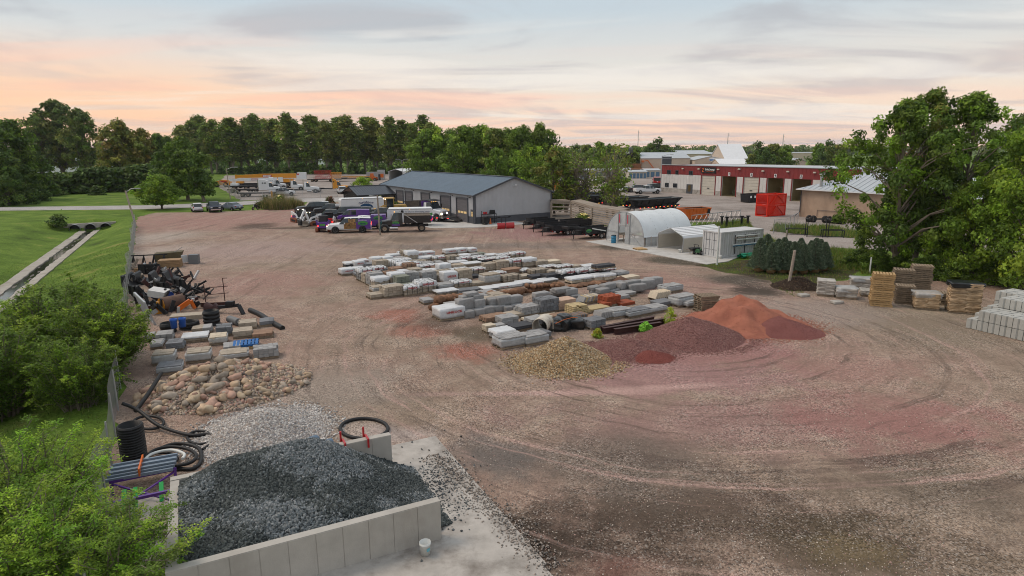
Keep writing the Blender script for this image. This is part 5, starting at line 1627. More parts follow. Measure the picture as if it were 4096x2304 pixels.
def car(name, label, px, py, deg, kind='sedan', col=None, group=None, cat='car', lit=False, cover=False, bed_col=None, z=0.02, sc=1.0, topper=None):
 c = CARS['cab' if kind == 'pickup' else kind]
 r = T(name, label, cat, G(px, py) + Vector((0, 0, z)), rad(deg), group)
 r.scale = (sc,) * 3
 k = (kind, col.name)
 if k not in _lofts:
  d = loft(c['st'], c['sg'])
  _lofts[k] = {key: m.mesh(WN.get(key, 'body'), col if key == 'b' else m_glass) for key, m in d.items()}
 for key, me in _lofts[k].items():
  link(WN.get(key, 'body'), me, r)
 wb, rr_, tw = c['wb'], c['r'], c['tw']
 xr, xf = -wb, wb
 xfront = c['st'][-1][0]
 xrear = c['st'][0][0]
 if kind == 'pickup':
  xr, xf = -2.0, 2.05
  xrear = -2.95
  bc = bed_col or col
  b = MB()
  for s in (-1, 1):
   b.box((-1.85, s * 0.93, 0.88), (2.2, 0.13, 0.72))
  b.box((-2.92, 0, 0.88), (0.09, 1.98, 0.70)).box((-1.85, 0, 0.62), (2.2, 1.8, 0.1)).box((-0.80, 0, 0.86), (0.08, 1.8, 0.68))
  b.build('bed', bc, r)
  if cover:
   MB().box((-1.86, 0, 1.27), (2.16, 1.92, 0.05)).build('bed_cover', m_dark, r)
  if topper:
   MB().box((-1.86, 0, 1.62), (2.2, 1.86, 0.76), taper=0.93).build('bed_topper', topper, r)
 zsc = c['st'][2][4]
 for x in (xr, xf):
  for s in (-1, 1):
   MB().lathe([(rr_ * 1.17, -0.012), (rr_ * 1.17, 0.012), (0.02, 0.012)], 18, (x, s * (zsc + 0.004), rr_ + 0.03), 'Y').build('wheel_arch', m_dark, r)
   wheel(r, x, s * (tw + 0.07), rr_, 0.26, m_rim, s)
 for s in (-1, 1):
  MB().box((xfront - 0.10, s * 0.66, c['hl']), (0.16, 0.34, 0.17)).build('headlight', m_lit if lit else m_head, r)
  MB().box((xrear + 0.03, s * 0.80, c['tl']), (0.12, 0.16, 0.26 if kind != 'sedan' else 0.14)).build('tail_light', m_tlit if lit else m_tail, r)
  MB().box((c['st'][-4][0] - (0.05), s * (zsc + 0.12), c['st'][3][2] + 0.12), (0.12, 0.2, 0.16)).build('mirror', col, r)
 MB().box((xfront - 0.02, 0, 0.42 if kind != 'pickup' else 0.56), (0.16, 1.66, 0.20)).build('front_bumper', m_chrome if kind in ('pickup', 'suburban') else m_dark, r)
 MB().box((xrear + 0.0, 0, 0.46 if kind != 'pickup' else 0.58), (0.16, 1.66, 0.18)).build('rear_bumper', m_chrome if kind in ('pickup', 'suburban') else m_dark, r)
 MB().box((xfront - 0.03, 0, c['hl']), (0.10, 0.9, 0.24)).build('grille', m_dark, r)
 MB().box((xrear - 0.06, 0, c['tl'] - 0.18), (0.03, 0.32, 0.16)).build('licence_plate', m_ltr, r)
 MB().box(((xr + xf) / 2, 0, 0.36), (xf - xr, 1.3, 0.16)).build('chassis', m_dark, r)
 return r
def decal(r, x, y, z, w, h, face, words=None, kind='oval'):
 rot = (math.pi / 2, 0, 0) if face < 0 else (math.pi / 2, 0, math.pi)
 o = MB()
 pts = [(math.cos(a) * w / 2, math.sin(a) * h / 2) for a in np.linspace(0, 2 * math.pi, 21)[:-1]]
 o.prism(pts, -0.008, 0.008, 'XZ', c=(x, y, z))
 b = o.build('badge', p_green if kind == 'oval' else kind, r)
 MB().prism([(-w * .36, -h * .26), (-w * .2, h * .12), (0, -h * .02), (w * .18, h * .16), (w * .38, -h * .26)], -0.008, 0.008, 'XZ', c=(x, y + face * 0.012, z)).build('badge_hill', mat('dark teal print', (0.02, 0.10, 0.10), 0.4) if kind == 'oval' else m_ltr, b)
 if words:
  n = len(words)
  for i, ch in enumerate(words):
   f = (i + 0.5) / n - 0.5
   a = f * 1.5
   dx = math.sin(a) * w * 0.62 * (1 if face < 0 else -1)
   t = text(ch, m_ltr if kind == 'oval' else kind, b, (x + dx, y + face * 0.014, z + h * 0.30 + math.cos(a) * h * 0.42), h * 0.42, rot)
   t.rotation_euler = (math.pi / 2, -a * 0.8 * (1 if face < 0 else -1), rot[2])
 return b
GC = 'vehicles gathered on the gravel before the shop'
car('parked_suv', 'small white hatchback parked backed to the yard by the grass strip', 789, 846, 121, 'suv', p_white, cat='car', sc=0.9)
car('pickup_truck', 'dark navy pickup facing the yard between the white and silver cars', 857, 846, 301, 'pickup', p_navy, cat='pickup')
car('parked_sedan', 'silver blue sedan parked by the grass strip', 926, 840, 150, 'sedan', p_silver, cat='car')
mc_ = T('motorcycle', 'small black motorcycle standing beside the mulched island', 'motorcycle', G(1022, 840) + Vector((0, 0, .02)), rad(250))
for x in (-0.6, 0.62):
 wheel(mc_, x, 0, 0.30, 0.12, m_rimb, 1)
MB().box((-0.1, 0, 0.62), (0.5, 0.26, 0.36)).build('engine', m_dark, mc_)
MB().box((-0.35, 0, 0.86), (0.7, 0.24, 0.12)).build('seat', m_dark, mc_)
MB().box((0.12, 0, 0.92), (0.4, 0.26, 0.22), taper=0.7).build('tank', p_black, mc_)
MB().bar((0.62, 0, 0.30), (0.38, 0, 1.05), 0.07).build('fork', m_galv, mc_)
MB().bar((0.34, -0.36, 1.12), (0.34, 0.36, 1.12), 0.04).build('handlebar', m_dark, mc_)
# ---- fleet before the shop
sub = car('wrapped_suburban', 'white and purple wrapped long utility wagon with scenic print on its side', 1399, 929, 190, 'suburban', p_white, GC, 'wagon', lit=True)
sub.scale = (1.06, 1.06, 1.06)
MB().box((-1.75, 1.008, 0.92), (1.9, 0.014, 0.86)).box((-1.9, 0.93, 1.50), (1.5, 0.05, 0.56), rx=0.26).build('purple_wrap', p_purple, sub)
m_print = mat('printed garden scene', (0.26, 0.14, 0.05), 0.4, var=0.9, vs=4.0, dirt=0.9, dcol=(0.04, 0.05, 0.03))
MB().box((-0.15, 1.012, 0.92), (1.5, 0.016, 0.80)).box((-0.4, 0.93, 1.50), (0.9, 0.05, 0.54), rx=0.26).build('scenic_print', m_print, sub)
decal(sub, -1.75, 1.03, 1.20, 1.25, 0.55, 1, 'Outdoor')
for s in (-1, 1):
 MB().box((0.1, s * 1.02, 0.5), (2.2, 0.10, 0.06)).build('running_board', m_galv, sub)
def box_letter(root, txt, x, y, z, h, face, m, width=None):
 return text(txt, m, root, (x, y, z), h, (math.pi / 2, 0, 0 if face < 0 else math.pi), width, 'lettering')
pt = car('service_pickup', 'white cabbed pickup with a purple canopy behind the wrapped wagon', 1462, 916, 190, 'pickup', p_white, GC, 'pickup', bed_col=p_purple, topper=p_purple)
decal(pt, -1.85, 0.99, 1.60, 1.3, 0.5, 1, 'Outdoor')
car('cargo_van', 'white nosed purple cargo van in the middle of the fleet', 1415, 884, 192, 'van', p_purple, GC, 'van', sc=0.92)
car('pickup_truck', 'black heavy pickup with lit amber lamp beside the skid steers', 1330, 884, 200, 'pickup', p_black, GC, 'pickup', cover=True)
car('black_suburban', 'black long wagon behind the black heavy pickup', 1378, 872, 195, 'suburban', p_black, GC, 'wagon')
car('pickup_truck', 'black pickup with amber roof light behind the skid steers', 1325, 858, 200, 'pickup', p_black, GC, 'pickup', cover=True)
car('black_suv', 'black wagon farthest left in the fleet behind the first skid steer', 1250, 850, 205, 'suburban', p_black, GC, 'wagon')
car('black_suv', 'black sport utility in front of the white lettered trailer', 1470, 853, 200, 'suv', p_black, GC, 'suv')
car('pickup_truck', 'dark pickup behind the purple canopy truck', 1470, 872, 192, 'pickup', p_black, GC, 'pickup', cover=True)
car('pickup_truck', 'black pickup with lit tail lamp left of the low white trailer', 1536, 876, 196, 'pickup', p_black, GC, 'pickup', lit=True)
car('pickup_truck', 'white pickup partly hidden behind the farthest skid steer', 1300, 846, 200, 'pickup', p_white, GC, 'pickup')
def enclosed(label, P, deg, L_, H_, Wd, stripes=False):
 r = T('enclosed_trailer', label, 'trailer', P + Vector((0, 0, .02)), rad(deg), 'enclosed white trailers')
 z0 = 0.55
 b = MB()
 pr = [(-L_ / 2, z0), (L_ / 2, z0), (L_ / 2, H_ - 0.25), (L_ / 2 - 0.2, H_), (-L_ / 2 + 0.12, H_), (-L_ / 2, H_ - 0.12)]
 b.prism(pr, -Wd / 2, Wd / 2, 'XZ')
 b.build('box_body', p_white, r)
 MB().box((0, 0, H_ + 0.02), (L_ - 0.4, Wd - 0.12, 0.06)).build('roof', m_white, r)
 tr = MB()
 for y in (-Wd / 2 - 0.01, Wd / 2 + 0.01):
  tr.box((0, y, z0 + 0.05), (L_, 0.04, 0.12)).box((0, y, H_ - 0.06), (L_ - 0.3, 0.04, 0.08))
 tr.build('trim_rail', m_galv, r)
 for x in (-0.45, 0.45):
  for s in (-1, 1):
   wheel(r, x, s * (Wd / 2 - 0.12), 0.36, 0.22, m_rim, s)
 MB().bar((L_ / 2, 0.5, 0.5), (L_ / 2 + 1.2, 0, 0.5), 0.1).bar((L_ / 2, -0.5, 0.5), (L_ / 2 + 1.2, 0, 0.5), 0.1).build('tongue', m_black, r)
 for s in (-1, 1):
  MB().box((-L_ / 2 - 0.01, s * (Wd / 2 - 0.15), 1.0), (0.06, 0.12, 0.2)).build('tail_light', m_tlit, r)
  MB().box((0.0, s * (Wd / 2 + 0.03), H_ - 0.06), (0.12, 0.04, 0.05)).build('marker_light', m_amb, r)
 return r
P0 = G(1362, 859)
t1 = enclosed('tall white enclosed trailer lettered Outdoor in front of the pavilion', P0 + Vector((math.cos(rad(24)), math.sin(rad(24)), 0)) * 3.7, 24 + 180, 7.4, 2.75, 2.4)
m_navyl = mat('navy print', (0.02, 0.025, 0.12), 0.4)
def arch_words(r, words, x, y, z, w, h, face, m, bow=0.35, ang=0.35):
 n = len(words)
 for i, ch in enumerate(words):
  f = (i + 0.5) / n - 0.5
  dx = f * w * (1 if face < 0 else -1)
  t = text(ch, m, r, (x + dx, y, z - bow * h * 4 * f * f * 1.5), h, (math.pi / 2, 0, 0 if face < 0 else math.pi), w / n * 0.92, 'lettering', bold=0.02)
  t.rotation_euler = (math.pi / 2, (1 if face < 0 else 1) * f * ang * 2, 0 if face < 0 else math.pi)
arch_words(t1, 'Outdoor', -0.6, 1.24, 2.1, 2.6, 0.5, 1, m_navyl)
MB().prism([(-1.2, -0.45), (-1.0, 0.0), (-0.4, 0.28), (0.3, 0.30), (0.95, 0.05), (1.2, -0.45)], -0.01, 0.01, 'XZ', c=(-0.6, 1.215, 1.55)).build('hill_emblem', mat('deep teal print', (0.02, 0.07, 0.16), 0.4), t1)
P0 = G(1727, 904)
t2 = enclosed('low white enclosed trailer with green and purple rear swoosh behind the black dump truck', P0 + Vector((-math.cos(rad(8)), -math.sin(rad(8)), 0)) * 3.25 + Vector((0, 1.2, 0)), 188, 6.5, 2.55, 2.4)
arch_words(t2, 'Outdoor', -0.9, 1.24, 1.55, 2.4, 0.5, 1, m_navyl)
box_letter(t2, 'solution for all your landscaping needs', -0.55, 1.225, 2.12, 0.26, 1, m_navyl, 4.6)
MB().prism([(-3.24, 0.62), (-1.9, 0.62), (-2.3, 1.1), (-2.9, 1.42), (-3.24, 1.5)], -0.01, 0.01, 'XZ', c=(0, 1.215, 0)).build('purple_swoosh', p_purple, t2)
MB().prism([(-3.24, 1.55), (-2.8, 1.45), (-2.2, 1.1), (-1.9, 0.75), (-2.0, 1.3), (-2.5, 1.75), (-3.24, 1.95)], -0.01, 0.01, 'XZ', c=(0, 1.215, 0)).build('green_swoosh', p_green, t2)
def truck(name, label, px, py, deg, col, cab_len=1.7, hood=1.5, rear=4.6, sleeper=0.0, axles=2, stacks=True, group=None, cat='truck', z=0.02, rim=None, lit=False, sc=1.0):
 r = T(name, label, cat, G(px, py) + Vector((0, 0, z)), rad(deg), group)
 r.scale = (sc,) * 3
 rim = rim or m_rim
 MB().box((0.4 - rear / 2 + hood / 2 + 0.6, 0, 0.82), (rear + hood + cab_len + 0.4, 0.86, 0.28)).build('chassis', m_dark, r)
 x0 = 0.0                                            # back of the cab
 st = [(x0, .75, 1.65, 1.65, 1.05, 1.0), (x0 + 0.04, .75, 1.65, 2.62, 1.06, .90), (x0 + 0.55, .75, 1.65, 2.68, 1.06, .92), (x0 + cab_len - 0.55, .75, 1.63, 2.66, 1.06, .90), (x0 + cab_len, .75, 1.62, 1.72, 1.02, .80), (x0 + cab_len + hood * 0.9, .72, 1.40, 1.52, .92, .70), (x0 + cab_len + hood, .80, 1.2, 1.3, .85, .66)]
 d = loft(st, [('b', 'rw'), ('b', 'b'), ('sw', 'b'), ('sw', 'ws'), ('b', 'b'), ('b', 'b')])
 for key, m in d.items():
  m.build('cab' if key == 'b' else WN[key], col if key == 'b' else m_glass, r)
 xf = x0 + cab_len + hood * 0.55
 for s in (-1, 1):
  MB().lathe([(0.66, -0.2), (0.66, 0.2), (0.5, 0.2)], 16, (xf, s * 0.94, 0.52), 'Y').build('fender', col, r)
  wheel(r, xf, s * 1.0, 0.52, 0.32, rim, s)
  for a in range(axles):
   wheel(r, x0 - rear + 0.9 + a * 1.32, s * 0.92, 0.52, 0.55, rim, s)
  MB().box((x0 + cab_len + hood - 0.02, s * 0.66, 1.02), (0.14, 0.3, 0.2)).build('headlight', m_lit if lit else m_head, r)
  MB().box((x0 + cab_len - 0.15, s * 1.26, 2.1), (0.10, 0.16, 0.52)).build('mirror', m_dark if lit else m_chrome, r)
  MB().cyl((x0 + 0.7, s * 0.78, 0.55), (x0 + 1.8, s * 0.78, 0.55), 0.28, 0.28, 12).build('fuel_tank', m_chrome, r)
  if stacks:
   MB().cyl((x0 - 0.15 - sleeper, s * 0.95, 0.9), (x0 - 0.15 - sleeper, s * 0.95, 3.5), 0.085, 0.085, 8).build('exhaust_stack', m_chrome, r)
  for k in (-0.5, 0, 0.5):
   if s > 0:
    MB().box((x0 + cab_len - 0.6, k, 2.74), (0.1, 0.12, 0.06)).build('roof_marker', m_amb, r)
 MB().box((x0 + cab_len + hood + 0.06, 0, 0.66), (0.16, 2.2, 0.34)).build('bumper', m_chrome, r)
 MB().box((x0 + cab_len + hood + 0.02, 0, 1.08), (0.08, 0.9, 0.6)).build('grille', m_galv, r)
 if sleeper:
  q = MB()
  q.prism([(x0 - sleeper, 0.8), (x0, 0.8), (x0 + 0.5, 2.7), (x0 + 0.3, 3.15), (x0 - 0.3, 3.45), (x0 - sleeper, 3.5)], -1.05, 1.05, 'XZ')
  so = q.build('sleeper', col, r)
  for s in (-1, 1):
   for k in (0.35, 0.95):
    MB().box((x0 - k, s * 1.06, 2.65), (0.38, 0.03, 0.3)).build('pane', m_glass, so)
 MB().box((x0 - rear * 0.55, 0, 1.02), (1.3, 1.0, 0.12)).build('deck_plate', m_dark, r)
 return r
dump = truck('dump_truck', 'black dump truck with purple door badge standing beside the wooden light pole', 1612, 925, 190, p_black, 1.7, 1.45, 3.5, axles=1, stacks=False, group=GC, rim=m_rimb, sc=0.97)
b = MB()
for s in (-1, 1):
 b.box((-2.05, s * 1.1, 1.75), (3.7, 0.07, 1.0))
 for k in range(5):
  b.box((-0.4 - k * 0.82, s * 1.15, 1.72), (0.09, 0.07, 0.98))
b.box((-2.05, 0, 1.27), (3.7, 2.2, 0.1)).box((-0.22, 0, 1.9), (0.07, 2.2, 1.3)).box((-3.88, 0, 1.75), (0.07, 2.2, 1.0))
bd = b.build('dump_body', p_black, dump)
for s in (-1, 1):
 MB().box((-2.05, s * 1.1, 2.34), (3.6, 0.06, 0.2)).build('side_board', m_timber, bd)
 MB().box((-3.93, s * 0.95, 1.6), (0.06, 0.14, 0.2)).build('tail_light', m_tlit, bd)
MB().bar((0.1, 1.25, 2.75), (-2.0, 1.25, 1.25), 0.09).build('tarp_arm', m_galv, dump)
MB().box((0.0, 0, 2.8), (0.35, 2.1, 0.28)).build('tarp_roll', m_dark, dump)
decal(dump, 0.95, 1.075, 1.30, 1.0, 0.42, 1, 'Outdoor')
MB().box((0.95, 1.07, 1.0), (1.1, 0.012, 0.3)).build('purple_wrap', p_purple, dump)
wt2 = truck('white_hopper_truck', 'white truck with a raised metal hopper parked along the shop doors', 1712, 878, -32, p_white, 1.8, 1.35, 4.2, axles=1, stacks=False, group=GC, lit=True, sc=1.05)
hb = MB()
hb.add([(-0.6, -1.2, 2.9), (-3.6, -1.2, 2.7), (-3.6, 1.2, 2.7), (-0.6, 1.2, 2.9), (-1.2, -0.6, 1.1), (-3.0, -0.6, 1.1), (-3.0, 0.6, 1.1), (-1.2, 0.6, 1.1)], [(0, 1, 5, 4), (1, 2, 6, 5), (2, 3, 7, 6), (3, 0, 4, 7), (4, 5, 6, 7)])
hb.build('hopper', mat('dull hopper steel', (0.12, 0.105, 0.09), 0.5, 0.4, var=0.3, dirt=0.4), wt2)
MB().box((-0.15, 0, 2.0), (0.1, 2.3, 1.7)).build('headboard', p_purple, wt2)
MB().box((0.9, 0, 2.95), (1.3, 2.3, 0.1), ry=0.1).build('cab_shield', m_dark, wt2)
fb = T('flatbed_trailer', 'low black flatbed trailer with lit red side lamps before the shop doors', 'trailer', G(1762, 886) + Vector((0, 0, .05)), rad(-24))
MB().box((0, 0, 0.62), (4.2, 2.3, 0.12)).build('deck', m_black, fb)
MB().box((2.7, 0, 0.45), (1.5, 2.2, 0.08), ry=0.25).build('ramp', m_black, fb)
for s in (-1, 1):
 MB().box((0.3, s * 1.17, 0.62), (4.6, 0.04, 0.14)).build('side_rail', m_black, fb)
 for k in range(5):
  MB().box((-1.8 + k * 0.95, s * 1.20, 0.62), (0.3, 0.03, 0.07)).build('reflector', m_tlit if k % 2 == 0 else m_ltr, fb)
 for x in (-0.9, -0.1):
  wheel(fb, x, s * 0.95, 0.36, 0.22, m_rim, s)
wl = T('wheel_loader', 'dull yellow wheel loader with lit cab lamps behind the fleet', 'loader', G(1565, 862) + Vector((0, 0, .02)), rad(205))
MB().box((-1.5, 0, 1.35), (2.4, 1.5, 0.9), taper=0.92).build('engine_hood', p_cat, wl)
MB().box((-1.5, 0, 0.85), (2.8, 1.2, 0.4)).build('rear_frame', p_cat, wl)
cabp = MB()
for x, y in ((-0.35, -0.7), (-0.35, 0.7), (0.95, -0.65), (0.95, 0.65)):
 cabp.bar((x, y, 1.3), (x, y, 2.9), 0.1)
cf = cabp.box((0.3, 0, 1.25), (1.5, 1.5, 0.3)).build('cab_frame', p_cat, wl)
MB().box((0.3, 0, 2.98), (1.7, 1.7, 0.16), taper=0.9).build('cab_roof', p_cat, wl)
MB().box((0.3, 0, 2.1), (1.2, 1.3, 1.4)).build('cab_glass', m_glass, wl)
for s in (-1, 1):
 wheel(wl, -1.5, s * 0.95, 0.75, 0.5, p_cat, s)
 wheel(wl, 1.6, s * 0.95, 0.75, 0.5, p_cat, s)
 MB().bar((0.9, s * 0.5, 1.7), (2.5, s * 0.5, 1.0), 0.16, 0.3).build('lift_arm', p_cat, wl)
 MB().box((1.05, s * 0.6, 2.85), (0.1, 0.2, 0.14)).build('work_light', m_lit, wl)
MB().box((1.5, 0, 0.9), (1.6, 0.9, 0.5)).build('front_frame', p_cat, wl)
MB().prism([(2.5, 0.3), (3.5, 0.3), (3.4, 0.45), (2.8, 0.6), (2.7, 1.2), (2.5, 1.3)], -1.25, 1.25, 'XZ').build('bucket', p_cat, wl)
def skid(label, px, py, deg, body, side, arm=0.0, lights=True, boom=False):
 r = T('skid_steer', label, 'skid steer', G(px, py) + Vector((0, 0, .02)), rad(deg), 'skid steer loaders left of the fleet')
 m_trk = mat('orange brown track', (0.22, 0.075, 0.04), 0.8, var=0.25, vs=5)
 for s in (-1, 1):
  pts = [(-1.0 + 0, 0.66)] + [(-1.0 - 0.33 * math.sin(a), 0.33 + 0.33 * math.cos(a)) for a in np.linspace(0.3, math.pi, 6)] + [(0.75 + 0.3 * math.sin(a), 0.30 - 0.30 * math.cos(a)) for a in np.linspace(0, math.pi * 0.8, 6)] + [(0.3, 0.72)]
  MB().prism(pts, s * 0.60, s * 0.98, 'XZ').build('track', m_trk, r)
  MB().prism([(-0.75, 0.14), (0.65, 0.14), (0.75, 0.40), (-0.8, 0.5)], s * 0.985, s * 1.0, 'XZ').build('track_frame', m_dark, r)
  MB().box((-0.7, s * 0.72, 1.2), (0.9, 0.22, 0.35), ry=-0.1).build('rear_upright', body, r)
  a0 = (-1.05, s * 0.80, 1.55)
  a1 = (0.75, s * 0.80, 1.2 + arm)
  MB().bar(a0, a1, 0.14, 0.26).bar(a1, (1.25, s * 0.80, 0.45 + arm * 1.2), 0.14, 0.24).build('lift_arm', body, r)
  if lights:
   MB().box((0.62, s * 0.38, 1.98), (0.08, 0.22, 0.12)).build('work_light', m_lit, r)
  MB().box((-1.36, s * 0.6, 0.85), (0.04, 0.2, 0.14)).build('tail_light', m_tlit, r)
 MB().box((-0.75, 0, 0.95), (1.2, 1.25, 0.72)).build('engine_bay', side, r)
 MB().box((0.2, 0, 0.6), (1.0, 1.15, 0.45)).build('lower_body', body, r)
 cbm = MB()
 for x in (-0.3, 0.7):
  for y in (-0.52, 0.52):
   cbm.bar((x, y, 0.85), (x - 0.12 * (x > 0), y, 2.02), 0.08)
 cbm.box((0.17, 0, 2.05), (1.1, 1.15, 0.09)).build('cab_frame', m_dark, r)
 MB().box((0.18, 0, 1.42), (0.84, 1.0, 1.15), taper=0.94).build('cab_glass', m_glass, r)
 MB().prism([(1.2, 0.08 + arm), (1.85, 0.08 + arm), (1.8, 0.14 + arm), (1.35, 0.28 + arm), (1.28, 0.72 + arm), (1.2, 0.75 + arm)], -0.95, 0.95, 'XZ').build('bucket', mat('worn bucket steel', (0.10, 0.085, 0.07), 0.55, 0.3, var=0.3), r)
 MB().box((-1.37, 0, 1.0), (0.05, 0.7, 0.3)).build('rear_badge', p_green, r)
 if boom:
  MB().bar((0.9, 0.35, 0.9), (1.5, 0.35, 2.4), 0.22, 0.26).bar((1.5, 0.35, 2.4), (2.3, 0.35, 1.1), 0.18, 0.22).build('digger_boom', body, r)
  MB().prism([(2.2, 0.2), (2.6, 0.3), (2.5, 0.9), (2.2, 1.0)], 0.1, 0.6, 'XZ').build('digger_bucket', m_dark, r)
 return r
skid('white tracked skid steer with lit cab lamps, farthest left of the fleet', 1199, 888, -48, p_white, p_purple)
skid('white tracked skid steer with a digger boom second from the left', 1250, 902, -125, p_white, p_white, 0.0, True, True)
skid('purple tailed skid steer seen from behind with glowing tail lamps', 1296, 925, 100, p_purple, p_purple, 0.0, True)
skid('red tailed skid steer between the purple one and the black pickup', 1318, 908, 100, p_white, p_red, 0.0, True)
pole = T('wooden_light_pole', 'grey wooden light pole with looped cord in front of the fleet', 'pole', G(1521, 941))
MB().cyl((0, 0, -0.2), (-0.12, 0, 5.2), 0.13, 0.10, 8).build('post', m_timber, pole)
MB().bar((-0.1, 0, 5.05), (-0.75, -0.1, 5.15), 0.05).build('arm', m_galv, pole)
MB().box((-0.95, -0.1, 5.15), (0.4, 0.2, 0.12)).build('lamp_head', m_galv, pole)
MB().tube([(0.13 + 0.16 * math.cos(a) , 0.16 * math.sin(a) - 0.1, 1.15 + 0.62 * math.sin(a * 1.0 + 1) + 0.02 * a) for a in np.linspace(0, 18, 60)], 0.02, 5).build('cord', mat('teal cord', (0.02, 0.10, 0.11), 0.5), pole)
# ---- crane lot
def boom_crane(name, label, pxl, pxr, pyb, ytop_l, deg, col, words, wpart, cw=None, thick=1.0):
 A = G(pxl, pyb)
 e = Vector((math.cos(rad(deg)), math.sin(rad(deg)), 0))
 Lb = along((A.x, A.y, 3.5), e, pxr)
 r = T(name, label, 'crane', A + Vector((0, 0, .03)), rad(deg))
 zb = HT(A, ytop_l)
 b = MB()
 n = 4
 for i in range(n):
  h = thick * (0.62 + 0.38 * i / (n - 1))
  x0, x1 = Lb * (i * 0.13 if i < n - 1 else 0.36), Lb * ((i + 1) * 0.13 if i < n - 1 else 0.98)
  b.box(((x0 + x1) / 2, 0, zb), (x1 - x0 + 0.02 * i, h * 0.8, h))
 bo = b.build('boom', col, r)
 MB().box((-0.2, 0, zb - 0.1), (0.6, 0.6, thick * 0.9)).build('boom_head', col, r)
 sg_ = MB().box((Lb * 0.5, -thick * 0.42, zb), (Lb * 0.15, 0.05, thick * 0.62)).build('sign', p_red, bo)
 text(words, m_ltr, sg_, (Lb * 0.5, -thick * 0.42 - 0.05, zb), thick * 0.6, width=Lb * 0.135, bold=0.03)
 MB().box((Lb * 0.45, 0, 1.15), (Lb * 1.05, 2.4, 0.5)).build('carrier_frame', m_dark, r)
 for k in range(4):
  for s in (-1, 1):
   wheel(r, Lb * (0.05 + 0.26 * k) + (0.0), s * 1.0, 0.62, 0.45, m_rimb, s)
 MB().box((Lb * 0.78, -0.2, 2.0), (Lb * 0.3, 2.2, 1.0)).build('upper_deck', col, r)
 MB().box((Lb * 0.72, -1.1, 2.3), (1.6, 0.9, 1.5), taper=0.85).build('operator_cab', wpart, r)
 MB().box((0.8, 0, 1.5), (2.2, 2.4, 1.0), taper=0.9).build('carrier_cab', col, r)
 if cw:
  w = along((A.x, A.y, 3.0), e, cw[1]) - along((A.x, A.y, 3.0), e, cw[0])
  MB().box((Lb + w / 2, 0, zb - 0.1), (w, 2.6, 2.0)).build('counterweight', p_white, r)
  MB().box((Lb + 0.35, -1.31, zb + 0.45), (0.6, 0.04, 0.4)).build('counterweight_sign', p_red, r)
 return r
boom_crane('yellow_crane', 'long yellow telescopic crane with a red lettered boom sign and white counterweight', 952, 1189, 752, 706, 14, p_yellow, 'BARNHART', p_white, (1189, 1226), 1.35)
boom_crane('white_crane', 'white telescopic boom crane in front of the yellow one', 930, 1111, 762, 719, 14, p_white, 'BARNHART', p_white, None, 0.8)
yc = T('yellow_crane_carrier', 'low yellow crane carrier at the left end of the crane lot', 'crane', G(885, 748) + Vector((0, 0, .03)), rad(12))
MB().prism([(-3.2, 0.6), (3.0, 0.6), (3.0, 2.0), (0.5, 2.2), (-1.8, 1.6), (-3.2, 1.0)], -1.2, 1.2, 'XZ').build('hull', p_yellow, yc)
MB().box((1.0, -1.22, 1.8), (2.2, 0.04, 0.36)).build('sign', p_red, yc)
for x in (-1.2, 1.6):
 for s in (-1, 1):
  wheel(yc, x, s * 1.05, 0.75, 0.5, m_rimb, s)
SG = 'semi tractors in the crane lot'
truck('semi_truck', 'white semi tractor with tall sleeper nearest the fence', 1070, 772, 18, p_white, 1.7, 1.6, 5.0, 2.0, 2, True, SG)
truck('semi_truck', 'white semi tractor just behind the sleeper cab one', 1098, 757, 18, p_white, 1.7, 1.6, 4.6, 1.2, 2, True, SG)
truck('semi_truck', 'white semi tractor in the middle of the crane lot', 1166, 762, 18, p_white, 1.7, 1.6, 4.8, 0.0, 2, True, SG)
truck('semi_truck', 'white long nosed day cab semi tractor with chrome stacks', 1218, 772, 18, p_white, 1.6, 2.2, 6.4, 0.0, 2, True, SG)
truck('semi_truck', 'yellow long nosed semi tractor right of the white ones', 1342, 766, 15, p_yellow, 1.6, 2.0, 6.4, 0.6, 2, True, SG)
car('pickup_truck', 'white crew cab pickup by the fence of the crane lot', 1130, 783, 18, 'pickup', p_white, None, 'pickup', sc=1.05)
car('parked_suv', 'white sport utility seen from behind near the pavilion', 1368, 774, 110, 'suv', p_white, None, 'suv', sc=1.1)
def lowboy(label, px, py, deg, L_):
 r = T('lowboy_trailer', label, 'trailer', G(px, py) + Vector((0, 0, .03)), rad(deg), 'flat trailers in the crane lot')
 MB().box((0, 0, 0.85), (L_, 2.4, 0.25)).build('deck', mat('worn trailer deck', (0.09, 0.075, 0.065), 0.8, var=0.3), r)
 MB().box((L_ / 2 + 0.9, 0, 1.25), (2.0, 2.2, 0.25)).build('gooseneck', m_black, r)
 for k in range(2):
  for s in (-1, 1):
   wheel(r, -L_ * 0.36 + k * 1.25, s * 0.95, 0.48, 0.5, m_rimb, s)
 for s in (-1, 1):
  MB().box((0, s * 1.21, 0.85), (L_, 0.04, 0.16)).build('side_rail', m_black, r)
 return r
lowboy('empty dark flat trailer along the crane lot fence', 1030, 786, 15, 9)
lowboy('dark flat trailer with the red lattice crane sections', 1300, 727, 8, 12)
lowboy('dark flat trailer carrying yellow lattice sections', 1380, 725, 8, 14)
lowboy('dark flat trailer half hidden behind the first one', 985, 770, 15, 9)
